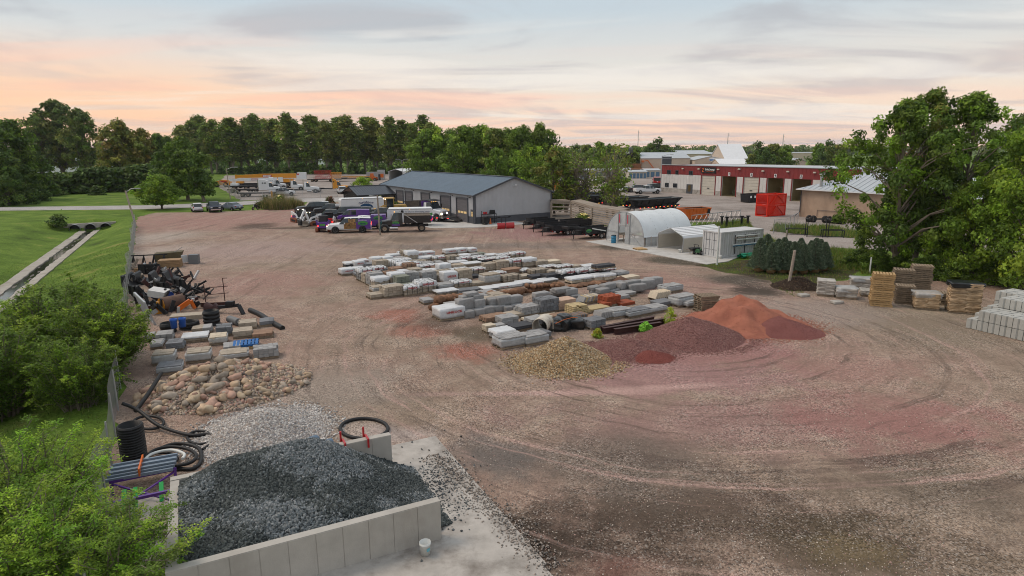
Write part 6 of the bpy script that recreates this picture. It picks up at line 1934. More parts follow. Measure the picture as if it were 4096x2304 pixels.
def lattice(name, label, A, deg, L_, w, h, col, n=8, cat='crane section'):
 r = T(name, label, cat, A, rad(deg))
 f = MB()
 c = [(-w / 2, 0), (w / 2, 0), (w / 2, h), (-w / 2, h)]
 for y, z in c:
  f.bar((0, y, z), (L_, y, z), 0.16)
 f.build('chord', col, r)
 g = MB()
 for i in range(n):
  x0, x1 = L_ * i / n, L_ * (i + 1) / n
  for (a, b) in ((0, 3), (1, 2)):
   g.bar((x0, c[a][0], c[a][1]), ((x0 + x1) / 2, c[b][0], c[b][1]), 0.09).bar(((x0 + x1) / 2, c[b][0], c[b][1]), (x1, c[a][0], c[a][1]), 0.09)
  g.bar((x0, c[2][0], c[2][1]), (x0, c[3][0], c[3][1]), 0.09).bar((x0, c[0][0], c[0][1]), (x0, c[1][0], c[1][1]), 0.09)
 g.build('lacing', col, r)
 return r
A = G(1258, 727)
lattice('lattice_section', 'tall red lattice crane section on a trailer', A + Vector((0, 0, 1.0)), 8, along((A.x, A.y, 2), Vector((math.cos(rad(8)), math.sin(rad(8)), 0)), 1326), 2.4, HT(A, 684) - 1.0, p_red, 8)
A = G(1322, 724)
lattice('lattice_section', 'yellow lattice crane section right of the red one', A + Vector((0, 0, 1.1)), 8, along((A.x, A.y, 2), Vector((math.cos(rad(8)), math.sin(rad(8)), 0)), 1367), 2.0, HT(A, 690) - 1.1, p_yellow, 7)
A = G(1370, 724)
lattice('lattice_section', 'long flat yellow lattice pieces lying on the trailer', A + Vector((0, 0, 1.1)), 8, 12, 1.6, 0.5, p_yellow, 8)
cn = T('grey_job_container', 'grey job container with rooftop unit by the windbreak', 'container', G(1467, 720), rad(5))
A = G(1467, 720)
cl = along((A.x, A.y, 1), (math.cos(rad(5)), math.sin(rad(5)), 0), 1538)
MB().box((cl / 2, 1.3, 1.5), (cl, 2.6, 2.9)).build('body', mat('dull white steel', (0.36, 0.35, 0.35), 0.6, var=0.15, dirt=0.3), cn)
MB().box((cl * 0.8, 1.3, 3.3), (2.6, 1.6, 0.8)).build('rooftop_unit', m_galv, cn)
MB().box((cl * 0.86, -0.03, 1.6), (1.2, 0.05, 1.4)).build('orange_sign', p_orange, cn)
for k in range(9):
 MB().box((cl * (k + 0.5) / 9, -0.02, 1.5), (0.06, 0.05, 2.7)).build('rib', m_galv, cn)
fk = T('forklift', 'orange telescopic forklift beside the grey job container', 'forklift', G(1492, 723), rad(170))
MB().box((0, 0, 0.9), (3.2, 1.6, 0.9)).build('body', p_orange, fk)
MB().box((0.2, 0.3, 2.0), (1.2, 1.0, 1.4), taper=0.85).build('cab', p_orange, fk)
MB().box((-2.6, 0, 1.3), (0.2, 1.6, 2.2)).build('mast', m_black, fk)
for x in (-1.1, 1.1):
 for s in (-1, 1):
  wheel(fk, x, s * 0.8, 0.55, 0.4, m_rimb, s)
for px, pyb, pyt, nm, lab in ((1088, 790, 763, 'yellow_bollard', 'tall yellow post by the planted island'),):
 P = G(px, pyb)
 r = T(nm, lab, 'post', P)
 MB().cyl((0, 0, 0), (0, 0, HT(P, pyt)), 0.2, 0.2, 10).build('post', p_yellow, r)
 MB().cyl((0, 0, 0), (0, 0, 0.15), 0.32, 0.3, 10).build('base', m_conc, r)
ub = T('utility_box', 'dark green utility box beside the yellow post', 'utility box', G(1063, 796))
MB().box((0, 0, 0.5), (1.0, 0.8, 1.0), taper=0.96).build('cabinet', mat('dark green cabinet', (0.03, 0.05, 0.03), 0.5), ub)
MB().box((0.1, -0.41, 0.75), (0.3, 0.03, 0.3)).build('label_plate', m_ltr, ub)
def lamp_pole(label, px, pyb, pyt, arm=(1.8, 0.0), lean=0.0, mm=None, r0=0.12, double=False):
 P = G(px, pyb)
 h = HT(P, pyt)
 r = T('lamp_pole', label, 'lamp', P)
 MB().cyl((0, 0, -0.2), (lean, 0, h), r0, r0 * 0.7, 8).build('post', mm or m_timber, r)
 for s in ((1, -1) if double else (1,)):
  MB().tube([(lean, 0, h - 0.25), (lean + s * arm[0] * 0.6, arm[1] * 0.6, h + 0.25), (lean + s * arm[0], arm[1], h + 0.3)], 0.045, 6).build('arm', m_galv, r)
  MB().box((lean + s * (arm[0] + 0.3), arm[1], h + 0.28), (0.75, 0.28, 0.14)).build('lamp_head', m_galv, r)
 return r
lamp_pole('leaning wooden lamp pole at the far end of the chain link fence', 545, 907, 762, (1.35, 0.3), -0.9, None, 0.16)
lamp_pole('wooden lamp pole at the crane lot fence', 922, 797, 674, (1.9, 0.2), -0.25)
lamp_pole('slim pale lamp pole behind the shop roof', 1611, 726, 640, (1.6, 0), 0, m_galv, 0.12, True)
lamp_pole('tall slim pole at the corner of the red banded building', 2642, 768, 622, (2.2, 0), 0, m_galv, 0.12)
for i, (px, pt) in enumerate(((2550, 522), (2907, 532), (3127, 537))):
 P = G(px, 628)
 h = HT(P, pt)
 r = T('transmission_pole', ('leftmost', 'middle', 'rightmost')[i] + ' tall steel transmission pole on the horizon', 'pole', P)
 MB().cyl((0, 0, 0), (0, 0, h), 0.7, 0.35, 8).build('post', m_galv, r)
 for k in range(3):
  MB().bar((-2.4 if k % 2 else 2.4, 0, h * (0.92 - 0.12 * k)), (0, 0, h * (0.90 - 0.12 * k)), 0.35).build('crossarm', m_galv, r)
# ---- cars in the equipment lot
CL = 'cars parked in the equipment lot'
car('parked_sedan', 'dark sedan with red tail lamp farthest left in the equipment lot row', 2443, 764, 150, 'sedan', p_navy, CL)
car('parked_sedan', 'white sedan left of the trunk in the equipment lot row', 2472, 766, 195, 'sedan', p_white, CL)
car('parked_sedan', 'small white car between the white sedan and the brown suv', 2506, 768, 195, 'sedan', p_white, CL, sc=0.92)
car('parked_suv', 'dark brown suv beside the white lifted pickup', 2543, 769, 185, 'suv', p_brown, CL, 'suv', sc=1.08)
car('pickup_truck', 'white lifted crew cab pickup in front of the red banded building', 2588, 775, 12, 'pickup', p_white, CL, 'pickup', sc=1.12, z=0.06)
car('parked_suv', 'dark suv against the wall of the red banded building', 2626, 764, 12, 'suv', p_black, CL, 'suv', sc=1.1)
CS = 'cars parked by the storage units'
car('parked_sedan', 'silver car by the grey storage doors, leftmost of three', 2402, 726, 200, 'sedan', p_white, CS)
car('pickup_truck', 'dark pickup by the storage units in the middle of three', 2436, 727, 200, 'pickup', p_black, CS, 'pickup', cover=True)
car('pickup_truck', 'black pickup by the storage units nearest the blue doors', 2488, 728, 5, 'pickup', p_black, CS, 'pickup')
car('parked_suv', 'white car glimpsed through branches by the storage units', 2262, 726, 190, 'suv', p_white, CS)
car('parked_suv', 'pale car glimpsed through branches right of the first', 2330, 722, 190, 'suv', p_silver, CS)
rv = car('red_van', 'bright red van beside the slim pole and red banded building', 2627, 738, 80, 'van', p_red, None, 'van', sc=1.2)
ot = truck('orange_dump_truck', 'orange bodied dump truck behind the half bare trees', 2296, 780, -10, p_white, 1.7, 1.3, 5.0, 0, 2, False)
MB().prism([(-5.0, 1.3), (-0.3, 1.3), (-0.1, 2.9), (-5.4, 2.9)], -1.2, 1.2, 'XZ').build('dump_body', p_orange, ot)
bl = T('boom_lift', 'orange boom lift before the beige warehouse', 'boom lift', G(2618, 690), rad(180))
MB().box((0, 0, 0.9), (3.0, 2.2, 0.8)).build('base', p_orange, bl)
hB = HT(G(2618, 690), 640)
MB().bar((0.0, 0, 1.3), (3.6, 0, hB), 0.4).build('boom', p_orange, bl)
MB().bar((3.6, 0, hB), (5.4, 0, hB - 0.6), 0.3).box((5.8, 0, hB - 0.6), (1.0, 1.6, 0.9)).build('jib', p_orange, bl)
for x in (-1.1, 1.1):
 for s in (-1, 1):
  wheel(bl, x, s * 1.0, 0.5, 0.4, m_rimb, s)
for i, (px, py, w, h, lab) in enumerate(((2530, 690, 7, 4.2, 'rusty brown stacked crates left of the beige warehouse'), (2555, 692, 10, 2.2, 'low pile of rusty steel before the beige warehouse'), (2480, 694, 9, 2.6, 'white trailer box behind the storage roofs'))):
 r = T('stacked_crates', lab, 'stack', G(px, py))
 for k in range(4):
  MB().box((k % 2 * 0.2, 0, h * (k + 0.5) / 4), (w, 4, h / 4 - 0.08)).build('crate', m_white if i == 2 else mat('rusty crate', (0.30, 0.13, 0.06), 0.8, var=0.3), r)
tk = T('water_tank', 'black raised tank with a pale label behind the slim trees', 'tank', G(2492, 690))
hT = HT(G(2492, 690), 612)
MB().cyl((-4, 0, hT), (4, 0, hT), 2.6, 2.6, 18).build('vessel', p_black, tk)
MB().box((0, -2.62, hT + 0.2), (4.5, 0.05, 0.9)).build('label_panel', m_ltr, tk)
MB().box((-3.4, -2.6, hT + 0.2), (1.0, 0.06, 1.8)).build('orange_mark', p_orange, tk)
for x in (-2.5, 2.5):
 MB().box((x, 0, hT / 2), (0.5, 2.0, hT)).build('leg', m_black, tk)
m_tub = mat('black tub steel', (0.022, 0.026, 0.028), 0.40, 0.0, var=0.2, vs=1.5, dirt=0.15, dcol=(0.16, 0.13, 0.11))
m_tubin = mat('worn tub lining', (0.06, 0.07, 0.075), 0.35, 0.3, var=0.2, vs=1.0)
def side_dump(label, P, deg, L_, hz):
 r = T('side_dump_trailer', label, 'trailer', P, rad(deg), 'black side dump trailers in the equipment lot')
 z0, w1, w0 = hz - 1.15, 1.35, 0.75
 o = MB()
 V_ = [(0.5, -w0, z0), (L_ - 0.9, -w0, z0), (L_ - 0.9, w0, z0), (0.5, w0, z0), (0, -w1, hz), (L_, -w1, hz), (L_, w1, hz), (0, w1, hz)]
 o.add(V_, [(0, 1, 2, 3), (0, 1, 5, 4), (1, 2, 6, 5), (2, 3, 7, 6), (3, 0, 4, 7)])
 t = o.build('tub', m_tub, r)
 i_ = MB()
 V2 = [(0.6, -w0 + .05, z0 + .06), (L_ - 1.0, -w0 + .05, z0 + .06), (L_ - 1.0, w0 - .05, z0 + .06), (0.6, w0 - .05, z0 + .06), (0.1, -w1 + .07, hz - .02), (L_ - .1, -w1 + .07, hz - .02), (L_ - .1, w1 - .07, hz - .02), (0.1, w1 - .07, hz - .02)]
 i_.add(V2, [(0, 1, 2, 3), (0, 1, 5, 4), (1, 2, 6, 5), (2, 3, 7, 6), (3, 0, 4, 7)]).build('tub_lining', m_tubin, t)
 rim_ = MB()
 for a, b in ((4, 5), (5, 6), (6, 7), (7, 4)):
  rim_.bar(V_[a], V_[b], 0.16, 0.12)
 rim_.build('rim', m_tub, t)
 for k in range(6):
  x = L_ * (k + 0.6) / 6.2
  MB().bar((x, -w0 - 0.02, z0 + 0.02), (x, -w1 - 0.03, hz - 0.05), 0.10, 0.08).build('rib', m_tub, t)
 MB().box((L_ / 2, 0, z0 - 0.25), (L_ + 0.6, 0.9, 0.3)).build('frame', m_black, r)
 for k in range(3):
  for s in (-1, 1):
   wheel(r, L_ * 0.62 + k * 1.25, s * 0.95, 0.50, 0.5, m_rimb, s)
 for k in range(11):
  MB().box((0.6 + k * (L_ - 1.2) / 10, -1.22, z0 - 0.28), (0.22, 0.06, 0.09)).build('marker_light', m_amb if k % 2 else m_tlit, r)
 MB().box((L_ / 2, -1.16, z0 - 0.28), (L_ - 0.8, 0.06, 0.14)).build('light_rail', m_black, r)
 for k in (-0.35, 0.35):
  MB().bar((-0.25, k * 1.6, 0.1), (-0.15, k * 0.3, hz - 0.2), 0.14).build('front_stand', m_black, r)
 return r
for lab, (xa, ya), (xb, yb), drop in (('black side dump trailer nearest the greenhouse', (2532, 812), (2721, 797), 33), ('black side dump trailer second from the greenhouse', (2424, 803), (2577, 792), 34), ('black side dump trailer third from the greenhouse behind bare stems', (2305, 796), (2452, 786), 32), ('black side dump trailer farthest back by the orange dump truck', (2240, 786), (2403, 775), 32)):
 A = G(xa, ya + drop)
 e = Vector((0.84, 0.542, 0))
 hz = min(2.5, max(2.0, HT(A, ya)))
 L_ = min(11.0, along((A.x, A.y, hz), e, xb))
 side_dump(lab, A + Vector((0, 0, .03)), math.degrees(math.atan2(e.y, e.x)), L_, hz)
def skip_bin(name, label, px, py, deg, L_, w, h, col, slope=0.5, cat='dumpster'):
 r = T(name, label, cat, G(px, py) + Vector((0, 0, .03)), rad(deg))
 o = MB()
 V_ = [(slope, -w / 2 * 0.85, 0.1), (L_ - slope, -w / 2 * 0.85, 0.1), (L_ - slope, w / 2 * 0.85, 0.1), (slope, w / 2 * 0.85, 0.1), (0, -w / 2, h), (L_, -w / 2, h), (L_, w / 2, h), (0, w / 2, h)]
 o.add(V_, [(0, 1, 2, 3), (0, 1, 5, 4), (1, 2, 6, 5), (2, 3, 7, 6), (3, 0, 4, 7)])
 b_ = o.build('shell', col, r)
 i_ = MB()
 V2 = [(x * 0.97 + L_ * 0.015, y * 0.95, z if k < 4 else z - 0.02) for k, (x, y, z) in enumerate(V_)]
 V2 = [(x, y, 0.25 if k < 4 else z) for k, (x, y, z) in enumerate(V2)]
 i_.add(V2, [(0, 1, 2, 3), (0, 1, 5, 4), (1, 2, 6, 5), (2, 3, 7, 6), (3, 0, 4, 7)]).build('lining', mat('dark lining', (0.05, 0.04, 0.03), 0.9, var=0.4), b_)  # inner faces of the bin in a near-black brown
 rim_ = MB()
 for a, b in ((4, 5), (5, 6), (6, 7), (7, 4)):
  rim_.bar(V_[a], V_[b], 0.12, 0.10)
 rim_.build('rim', col, b_)
 for k in range(6):
  x = slope + (L_ - 2 * slope) * (k + 0.5) / 6
  MB().bar((x, -w / 2 * 0.86, 0.1), (x, -w / 2 - 0.03, h - 0.05), 0.08, 0.06).build('rib', col, r)
 return r
ob = skip_bin('orange_dumpster', 'orange open dumpster behind the hoop greenhouse', 2722, 880, 22, 4.9, 2.3, 1.75, p_orange, 0.55)
MB().box((4.4, -1.16, 1.25), (0.5, 0.03, 0.7)).build('notice', m_dark, ob)
bb = skip_bin('black_rolloff_bin', 'black roll off container with round stickers before the open bays', 2978, 811, 30, 6.4, 2.4, 1.7, m_black, 0.05)
for k in (0.4, 1.6):
 MB().box((k, -1.2, 1.2), (0.45, 0.04, 0.45)).build('sticker', m_ltr, bb)
A = G(3066, 868)
e = (G(3140, 862) - A).normalized()
wC = (G(3140, 862) - A).length
hC = HT(A, 779) / 2
for lv in range(2):
 r = T('red_lattice_crate', ('lower' if lv == 0 else 'upper') + ' bright red slatted steel crate beside the tan building', 'crate', A + Vector((0, 0, .03 + lv * (hC + 0.02))), math.atan2(e.y, e.x))
 m_rc = mat('signal red steel', (0.70, 0.030, 0.012), 0.45, var=0.08)
 f = MB()
 for x in (0.05, wC - 0.05):
  for y in (0.05, 2.2):
   f.bar((x, y, 0), (x, y, hC), 0.14)
 for z in (0.07, hC - 0.07):
  for y in (0.05, 2.2):
   f.bar((0, y, z), (wC, y, z), 0.12)
  for x in (0.05, wC - 0.05):
   f.bar((x, 0, z), (x, 2.2, z), 0.12)
 f.build('frame', m_rc, r)
 for k in range(9):
  z = 0.2 + (hC - 0.4) * k / 8
  for y in (0.09, 2.16):
   MB().box((wC / 2, y, z), (wC - 0.2, 0.05, (hC / 9) * 0.78)).build('slat', m_rc, r)
 for a, b in (((0.1, 0.1), (0.5, 0.95)), ((0.5, 0.95), (0.9, 0.1))):
  MB().bar((a[0] * wC, -0.02, a[1] * hC), (b[0] * wC, -0.02, b[1] * hC), 0.14, 0.06).build('brace', m_rc, r)
# ------------------------------------------------------------------ stone yard: pallets of pavers and slabs
STN = {k: mat(k + ' paver', c, 0.9, var=0.14, vs=7, bump=0.25, bs=60, rnd=rd) for k, c, rd in (('tan', (0.37, 0.315, 0.25), .10), ('grey', (0.31, 0.305, 0.30), .12), ('dark', (0.055, 0.056, 0.062), .15), ('brown', (0.27, 0.17, 0.115), .12), ('pink', (0.50, 0.345, 0.255), .07), ('yellow', (0.46, 0.36, 0.20), .15), ('red', (0.30, 0.075, 0.035), .10), ('cream', (0.55, 0.47, 0.36), .08), ('slate', (0.17, 0.175, 0.185), .2), ('green', (0.20, 0.21, 0.17), .08))}
m_film = mat('white shrink film', (0.58, 0.59, 0.60), 0.35, dirt=0.4, dcol=(0.34, 0.29, 0.24), var=0.14, vs=4, bump=0.6, bs=7, spec=0.5)
m_clear = mat('cloudy clear film', (0.58, 0.60, 0.61), 0.3, var=0.2, vs=5, bump=0.6, bs=8, spec=0.5, alpha=0.5)
m_rprint = mat('red film print', (0.42, 0.03, 0.03), 0.5)
m_strap = mat('dark strapping', (0.02, 0.025, 0.022), 0.5)
m_pal = mat('pallet wood', (0.24, 0.185, 0.13), 0.9, var=0.3, vs=6, rnd=0.2, bump=0.2)
m_paln = mat('fresh pallet wood', (0.44, 0.29, 0.14), 0.85, var=0.2, vs=6, rnd=0.12)
def pallet_mesh(m, nb=7):
 mb = MB()
 for j in range(3):
  mb.box((0, -0.45 + j * 0.45, 0.065), (1, 0.08, 0.09))
 for i in range(nb):
  mb.box((-0.5 + (i + 0.5) / nb, 0, 0.121), (0.72 / nb, 1, 0.022))
  if i % 3 == 0:
   mb.box((-0.5 + (i + 0.5) / nb, 0, 0.010), (0.72 / nb, 1, 0.02))
 return mb.mesh('pallet', m)
ME_PAL = pallet_mesh(m_pal)
ME_PALN = pallet_mesh(m_paln)
def cap_mesh(seed):
 n = 14
 vs, fs = [], []
 ring = []
 for i in range(n):
  ring.append((-0.5 + i / n, -0.5))
 for i in range(n):
  ring.append((0.5, -0.5 + i / n))
 for i in range(n):
  ring.append((0.5 - i / n, 0.5))
 for i in range(n):
  ring.append((-0.5, 0.5 - i / n))
 N_ = len(ring)
 for lv in range(3):
  for k, (x, y) in enumerate(ring):
   w = 1 + 0.05 * mnoise.noise(Vector((x * 5 + seed, y * 5, lv * 2.0)))
   hem = (0, -0.45, -0.85 + 0.35 * mnoise.noise(Vector((x * 4 - seed, y * 4, 1.3))))[lv]
   vs.append((x * w * (1 + 0.012 * lv), y * w * (1 + 0.012 * lv), hem + (0.06 * mnoise.noise(Vector((x * 6, y * 6, seed))) if lv == 0 else 0)))
 for lv in range(2):
  for k in range(N_):
   k2 = (k + 1) % N_
   fs.append((lv * N_ + k, lv * N_ + k2, (lv + 1) * N_ + k2, (lv + 1) * N_ + k))
 c0 = len(vs)
 for s in (0.72, 0.4):
  for x, y in ring:
   vs.append((x * s, y * s, 0.03 + 0.12 * mnoise.noise(Vector((x * s * 5, y * s * 5, seed + 3)))))
 for k in range(N_):
  k2 = (k + 1) % N_
  fs += [(k, k2, c0 + k2, c0 + k), (c0 + k, c0 + k2, c0 + N_ + k2, c0 + N_ + k)]
 fs.append(tuple(range(c0 + N_, c0 + 2 * N_)))
 mb = MB()
 mb.add(vs, fs, 0, True)
 return mb.mesh('film_cap', m_film)
CAPS = [cap_mesh(i * 3.7) for i in range(5)]
def lump_mesh(seed, m, amp=0.05, name='film_wrap'):
 bm = bmesh.new()
 bmesh.ops.create_cube(bm, size=1.0)
 bmesh.ops.bevel(bm, geom=list(bm.edges), offset=0.035, segments=1, affect='EDGES')
 bmesh.ops.subdivide_edges(bm, edges=list(bm.edges), cuts=3, use_grid_fill=True)
 for v in bm.verts:
  n = Vector((mnoise.noise(v.co * 3.1 + Vector((seed, 0, 0))), mnoise.noise(v.co * 3.1 + Vector((0, seed, 4))), mnoise.noise(v.co * 3.3 + Vector((7, 0, seed)))))
  v.co += n * amp
  v.co.z += 0.5
 me = bpy.data.meshes.new(name)
 bm.to_mesh(me)
 bm.free()
 me.materials.append(m)
 me.polygons.foreach_set('use_smooth', [True] * len(me.polygons))
 return me
WRAPS = [lump_mesh(i * 2.3, m_film, 0.045) for i in range(4)]
CLEARS = [lump_mesh(i * 2.9 + 1, m_clear, 0.03) for i in range(4)]
_st = MB()
for z in (0.32, 0.66):
 _st.box((0, -0.506, z), (1.01, 0.008, 0.022)).box((-0.506, 0, z), (0.008, 1.01, 0.022)).box((0.506, 0, z), (0.008, 1.01, 0.022))
for x in (-0.3, 0.02, 0.32):
 _st.box((x, -0.506, 0.5), (0.022, 0.008, 1.0)).box((x, 0, 1.003), (0.022, 1.0, 0.008))
for y in (-0.25, 0.25):
 _st.box((-0.506, y, 0.5), (0.008, 0.022, 1.0)).box((0, y, 1.004), (1.0, 0.022, 0.008))
ME_STRAP = _st.mesh('straps', m_strap)
CROPS = {1: (1300, 970, 4.287), 2: (1650, 960, 4.287), 3: (2100, 1000, 4.287), 4: (1680, 1080, 2.4233), 5: (2250, 1100, 2.0786), 6: (500, 980, 2.206), 7: (500, 1220, 2.206), 8: (3072, 900, 2.5156)}
def cp(c, x, y):
 o = CROPS[c]
 return o[0] + x / o[2], o[1] + y / o[2]
def footprint(c, xl, xr, yb, yt, z0=0.0, ang=A0):
 a = G(*cp(c, xl, yb), z0)
 e = Vector((math.cos(ang), math.sin(ang), 0))
 w = along((a.x, a.y, z0), e, cp(c, xr, 0)[0])
 h = (HT(a, cp(c, 0, yt)[1]) - z0) * (1.14 if c < 4 else 1)
 USED.append((a.x + e.x * w / 2 - e.y * .45, a.y + e.y * w / 2 + e.x * .45))
 return a, e, max(0.35, min(2.2, w)), max(0.12, min(1.7, h))
ROWN, USED = {}, []
PR = random.Random(11)
def stack(row, c, xl, xr, yb, yt, kind='pav', col='tan', d=1.0, z0=0.0, desc=None, ang=None, nz=None, bw=0.34, words='UNILOCK', pal=True):
 ang = A0 + PR.uniform(-0.04, 0.04) if ang is None else ang
 a, e, w, h = footprint(c, xl, xr, yb, yt, z0, ang)
 n = Vector((-e.y, e.x, 0))
 ctr = a + e * (w / 2) + n * (d / 2)
 k = ROWN.get(row, 0)
 ROWN[row] = k + 1
 lab = desc or {'uni': 'strapped %s pavers with white lettered cap' % col, 'wrap': 'pallet in white lettered film', 'film': '%s pavers in cloudy film' % col, 'pav': 'open pallet of %s pavers' % col, 'slab': 'low %s slabs' % col, 'cap': '%s stone under plain white cap' % col, 'str': 'strapped %s pavers' % col}[kind]
 if not desc:
  lab += ', %s in the %s' % (ordinal(min(k, 34)), row)
 r = T('stone_pallet', lab, 'pallet', (ctr.x, ctr.y, z0 + 0.014), ang, 'stone pallets in the %s' % row)
 pz = 0.13 if (pal and h > 0.25) else 0.0
 if pz:
  link('pallet', ME_PAL, r, (0, 0, 0), 0, (w * 1.03, d * 1.03, 1))
 h -= pz
 m = STN[col]
 if kind == 'wrap':
  link('film_wrap', WRAPS[k % 4], r, (0, 0, pz), PR.choice((0, math.pi)), (w, d, h))
 else:
  nx, ny = max(2, round(w / bw)), max(2, round(d / bw))
  nl = nz or max(1, round(h / 0.16))
  if kind == 'slab':
   nx, ny = 1, 1
   nl = max(2, round(h / 0.09))
  block('core', m, r, (0, 0, pz + h * 0.48), (w * 0.9, d * 0.9, h * 0.94), 0, 0.0)
  bx_, by_, bz_ = w / nx, d / ny, h / nl
  for iz in range(nl):
   for ix in range(nx):
    for iy in range(ny):
     if not (iy == 0 or ix == 0 or iz == nl - 1 or ix == nx - 1):
      continue
     if iz == nl - 1 and kind in ('pav', 'film') and PR.random() < 0.16:
      continue
     j = 0.012 if kind in ('uni', 'cap', 'str') else 0.03
     block('paver', m, r, (-w / 2 + (ix + .5) * bx_ + PR.uniform(-j, j), -d / 2 + (iy + .5) * by_ + PR.uniform(-j, j), pz + (iz + .5) * bz_), (bx_ * 0.965, by_ * 0.965, bz_ * 0.95), PR.uniform(-j, j), 0.05)
 top = pz + h
 sk = min(0.42, h * 0.5)
 if kind in ('uni', 'cap'):
  link('film_cap', CAPS[k % 5], r, (0, 0, top + 0.012), PR.choice((0, math.pi)), (w * 1.035, d * 1.035, sk))
 if kind in ('uni', 'str'):
  link('straps', ME_STRAP, r, (0, 0, pz), 0, (w * 1.065, d * 1.065, h + 0.03))
 if kind == 'film':
  link('clear_film', CLEARS[k % 4], r, (0, 0, pz), 0, (w * 1.06, d * 1.06, h * 0.82))
 if kind == 'uni' or (kind == 'wrap' and k % 4 != 3):
  text(words, m_rprint, r, (0.04 * w, -d * 0.5 - 0.055, top - (sk * 0.42 if kind == 'uni' else h * 0.42)), min(0.24, h * 0.3), width=w * 0.62, bold=0.03)
 return r
R0, R1, R2, R3, R4, R5 = 'farthest wrapped trio', 'back row', 'second row', 'third row', 'fourth row', 'front paver row'
for x in ((575, 775, 265, 185), (785, 940, 250, 165), (975, 1115, 235, 160)):
 stack(R0, 2, *x, 'wrap')
stack(R1, 1, 1305, 1550, 285, 190, 'uni', 'tan')
stack(R1, 1, 1555, 1690, 275, 190, 'wrap')
stack(R1, 1, 1700, 1890, 262, 180, 'wrap')
for x in ((815, 1000, 395, 285), (1010, 1180, 385, 275), (1090, 1320, 335, 235)):
 stack(R2, 1, *x, 'wrap')
for x, k, cl in (((120, 385, 395, 320), 'cap', 'tan'), ((390, 610, 402, 310), 'uni', 'tan'), ((615, 805, 402, 298), 'str', 'tan'), ((790, 1045, 402, 325), 'uni', 'tan'), ((1055, 1265, 388, 310), 'uni', 'green'), ((840, 1010, 312, 268), 'wrap', 'tan'), ((1025, 1150, 300, 255), 'pav', 'grey'), ((1155, 1270, 290, 240), 'pav', 'green'), ((1310, 1480, 310, 265), 'wrap', 'grey'), ((1490, 1710, 342, 270), 'uni', 'tan'), ((1720, 1940, 338, 242), 'uni', 'tan')):
 stack(R2, 2, *x, k, cl)
for c, x, k, cl in ((1, (360, 520, 448, 370), 'cap', 'dark'), (1, (520, 690, 452, 345), 'wrap', 'grey'), (1, (610, 760, 370, 315), 'wrap', 'grey'), (1, (690, 870, 450, 385), 'slab', 'slate'), (1, (980, 1230, 440, 375), 'pav', 'tan'), (1, (1190, 1480, 415, 322), 'cap', 'tan'), (1, (1480, 1660, 395, 335), 'pav', 'tan'), (2, (435, 545, 492, 395), 'pav', 'grey'), (2, (550, 680, 482, 432), 'slab', 'slate'), (2, (680, 945, 445, 392), 'cap', 'tan'), (2, (905, 1190, 465, 420), 'cap', 'tan'), (2, (1190, 1450, 408, 345), 'uni', 'dark'), (2, (1455, 1672, 398, 320), 'uni', 'dark'), (2, (1255, 1445, 548, 430), 'pav', 'tan'), (2, (1455, 1662, 538, 395), 'pav', 'tan'), (2, (1668, 1898, 502, 372), 'uni', 'tan'), (2, (1902, 2126, 484, 352), 'cap', 'tan'), (2, (2135, 2330, 472, 385), 'pav', 'tan'), (2, (2345, 2555, 445, 380), 'slab', 'cream')):
 stack(R3, c, *x, k, cl)
for c, x, k, cl in ((1, (290, 515, 582, 480), 'wrap', 'grey'), (1, (510, 690, 520, 455), 'wrap', 'grey'), (1, (525, 810, 602, 545), 'slab', 'slate'), (1, (778, 1050, 582, 460), 'uni', 'grey'), (1, (1060, 1140, 545, 475), 'slab', 'slate'), (1, (1145, 1430, 602, 470), 'pav', 'brown'), (1, (1405, 1640, 520, 430), 'cap', 'tan'), (1, (1650, 1920, 500, 415), 'uni', 'tan'), (1, (1490, 1750, 548, 500), 'cap', 'grey'), (2, (160, 455, 692, 590), 'str', 'grey'), (2, (455, 710, 684, 560), 'str', 'tan'), (2, (720, 990, 664, 535), 'uni', 'grey'), (2, (1000, 1250, 604, 520), 'uni', 'tan'), (2, (1410, 1610, 645, 582), 'uni', 'dark'), (2, (1600, 1880, 605, 528), 'slab', 'brown'), (2, (1890, 2052, 588, 530), 'uni', 'grey'), (2, (2055, 2330, 612, 535), 'str', 'tan'), (2, (2340, 2490, 600, 545), 'pav', 'tan'), (2, (2250, 2510, 525, 475), 'uni', 'tan'), (3, (575, 835, 358, 300), 'uni', 'tan'), (3, (842, 972, 335, 285), 'pav', 'tan'), (3, (1040, 1240, 318, 288), 'cap', 'grey'), (3, (655, 885, 525, 390), 'uni', 'dark'), (3, (892, 1112, 495, 372), 'uni', 'dark'), (3, (1122, 1338, 470, 352), 'uni', 'dark'), (3, (1340, 1556, 430, 345), 'uni', 'dark'), (3, (1590, 1785, 465, 398), 'film', 'grey')):
 stack(R4, c, *x, k, cl)
stack(R4, 3, 1245, 1556, 345, 285, 'pav', 'dark', z0=0.86, d=0.9)
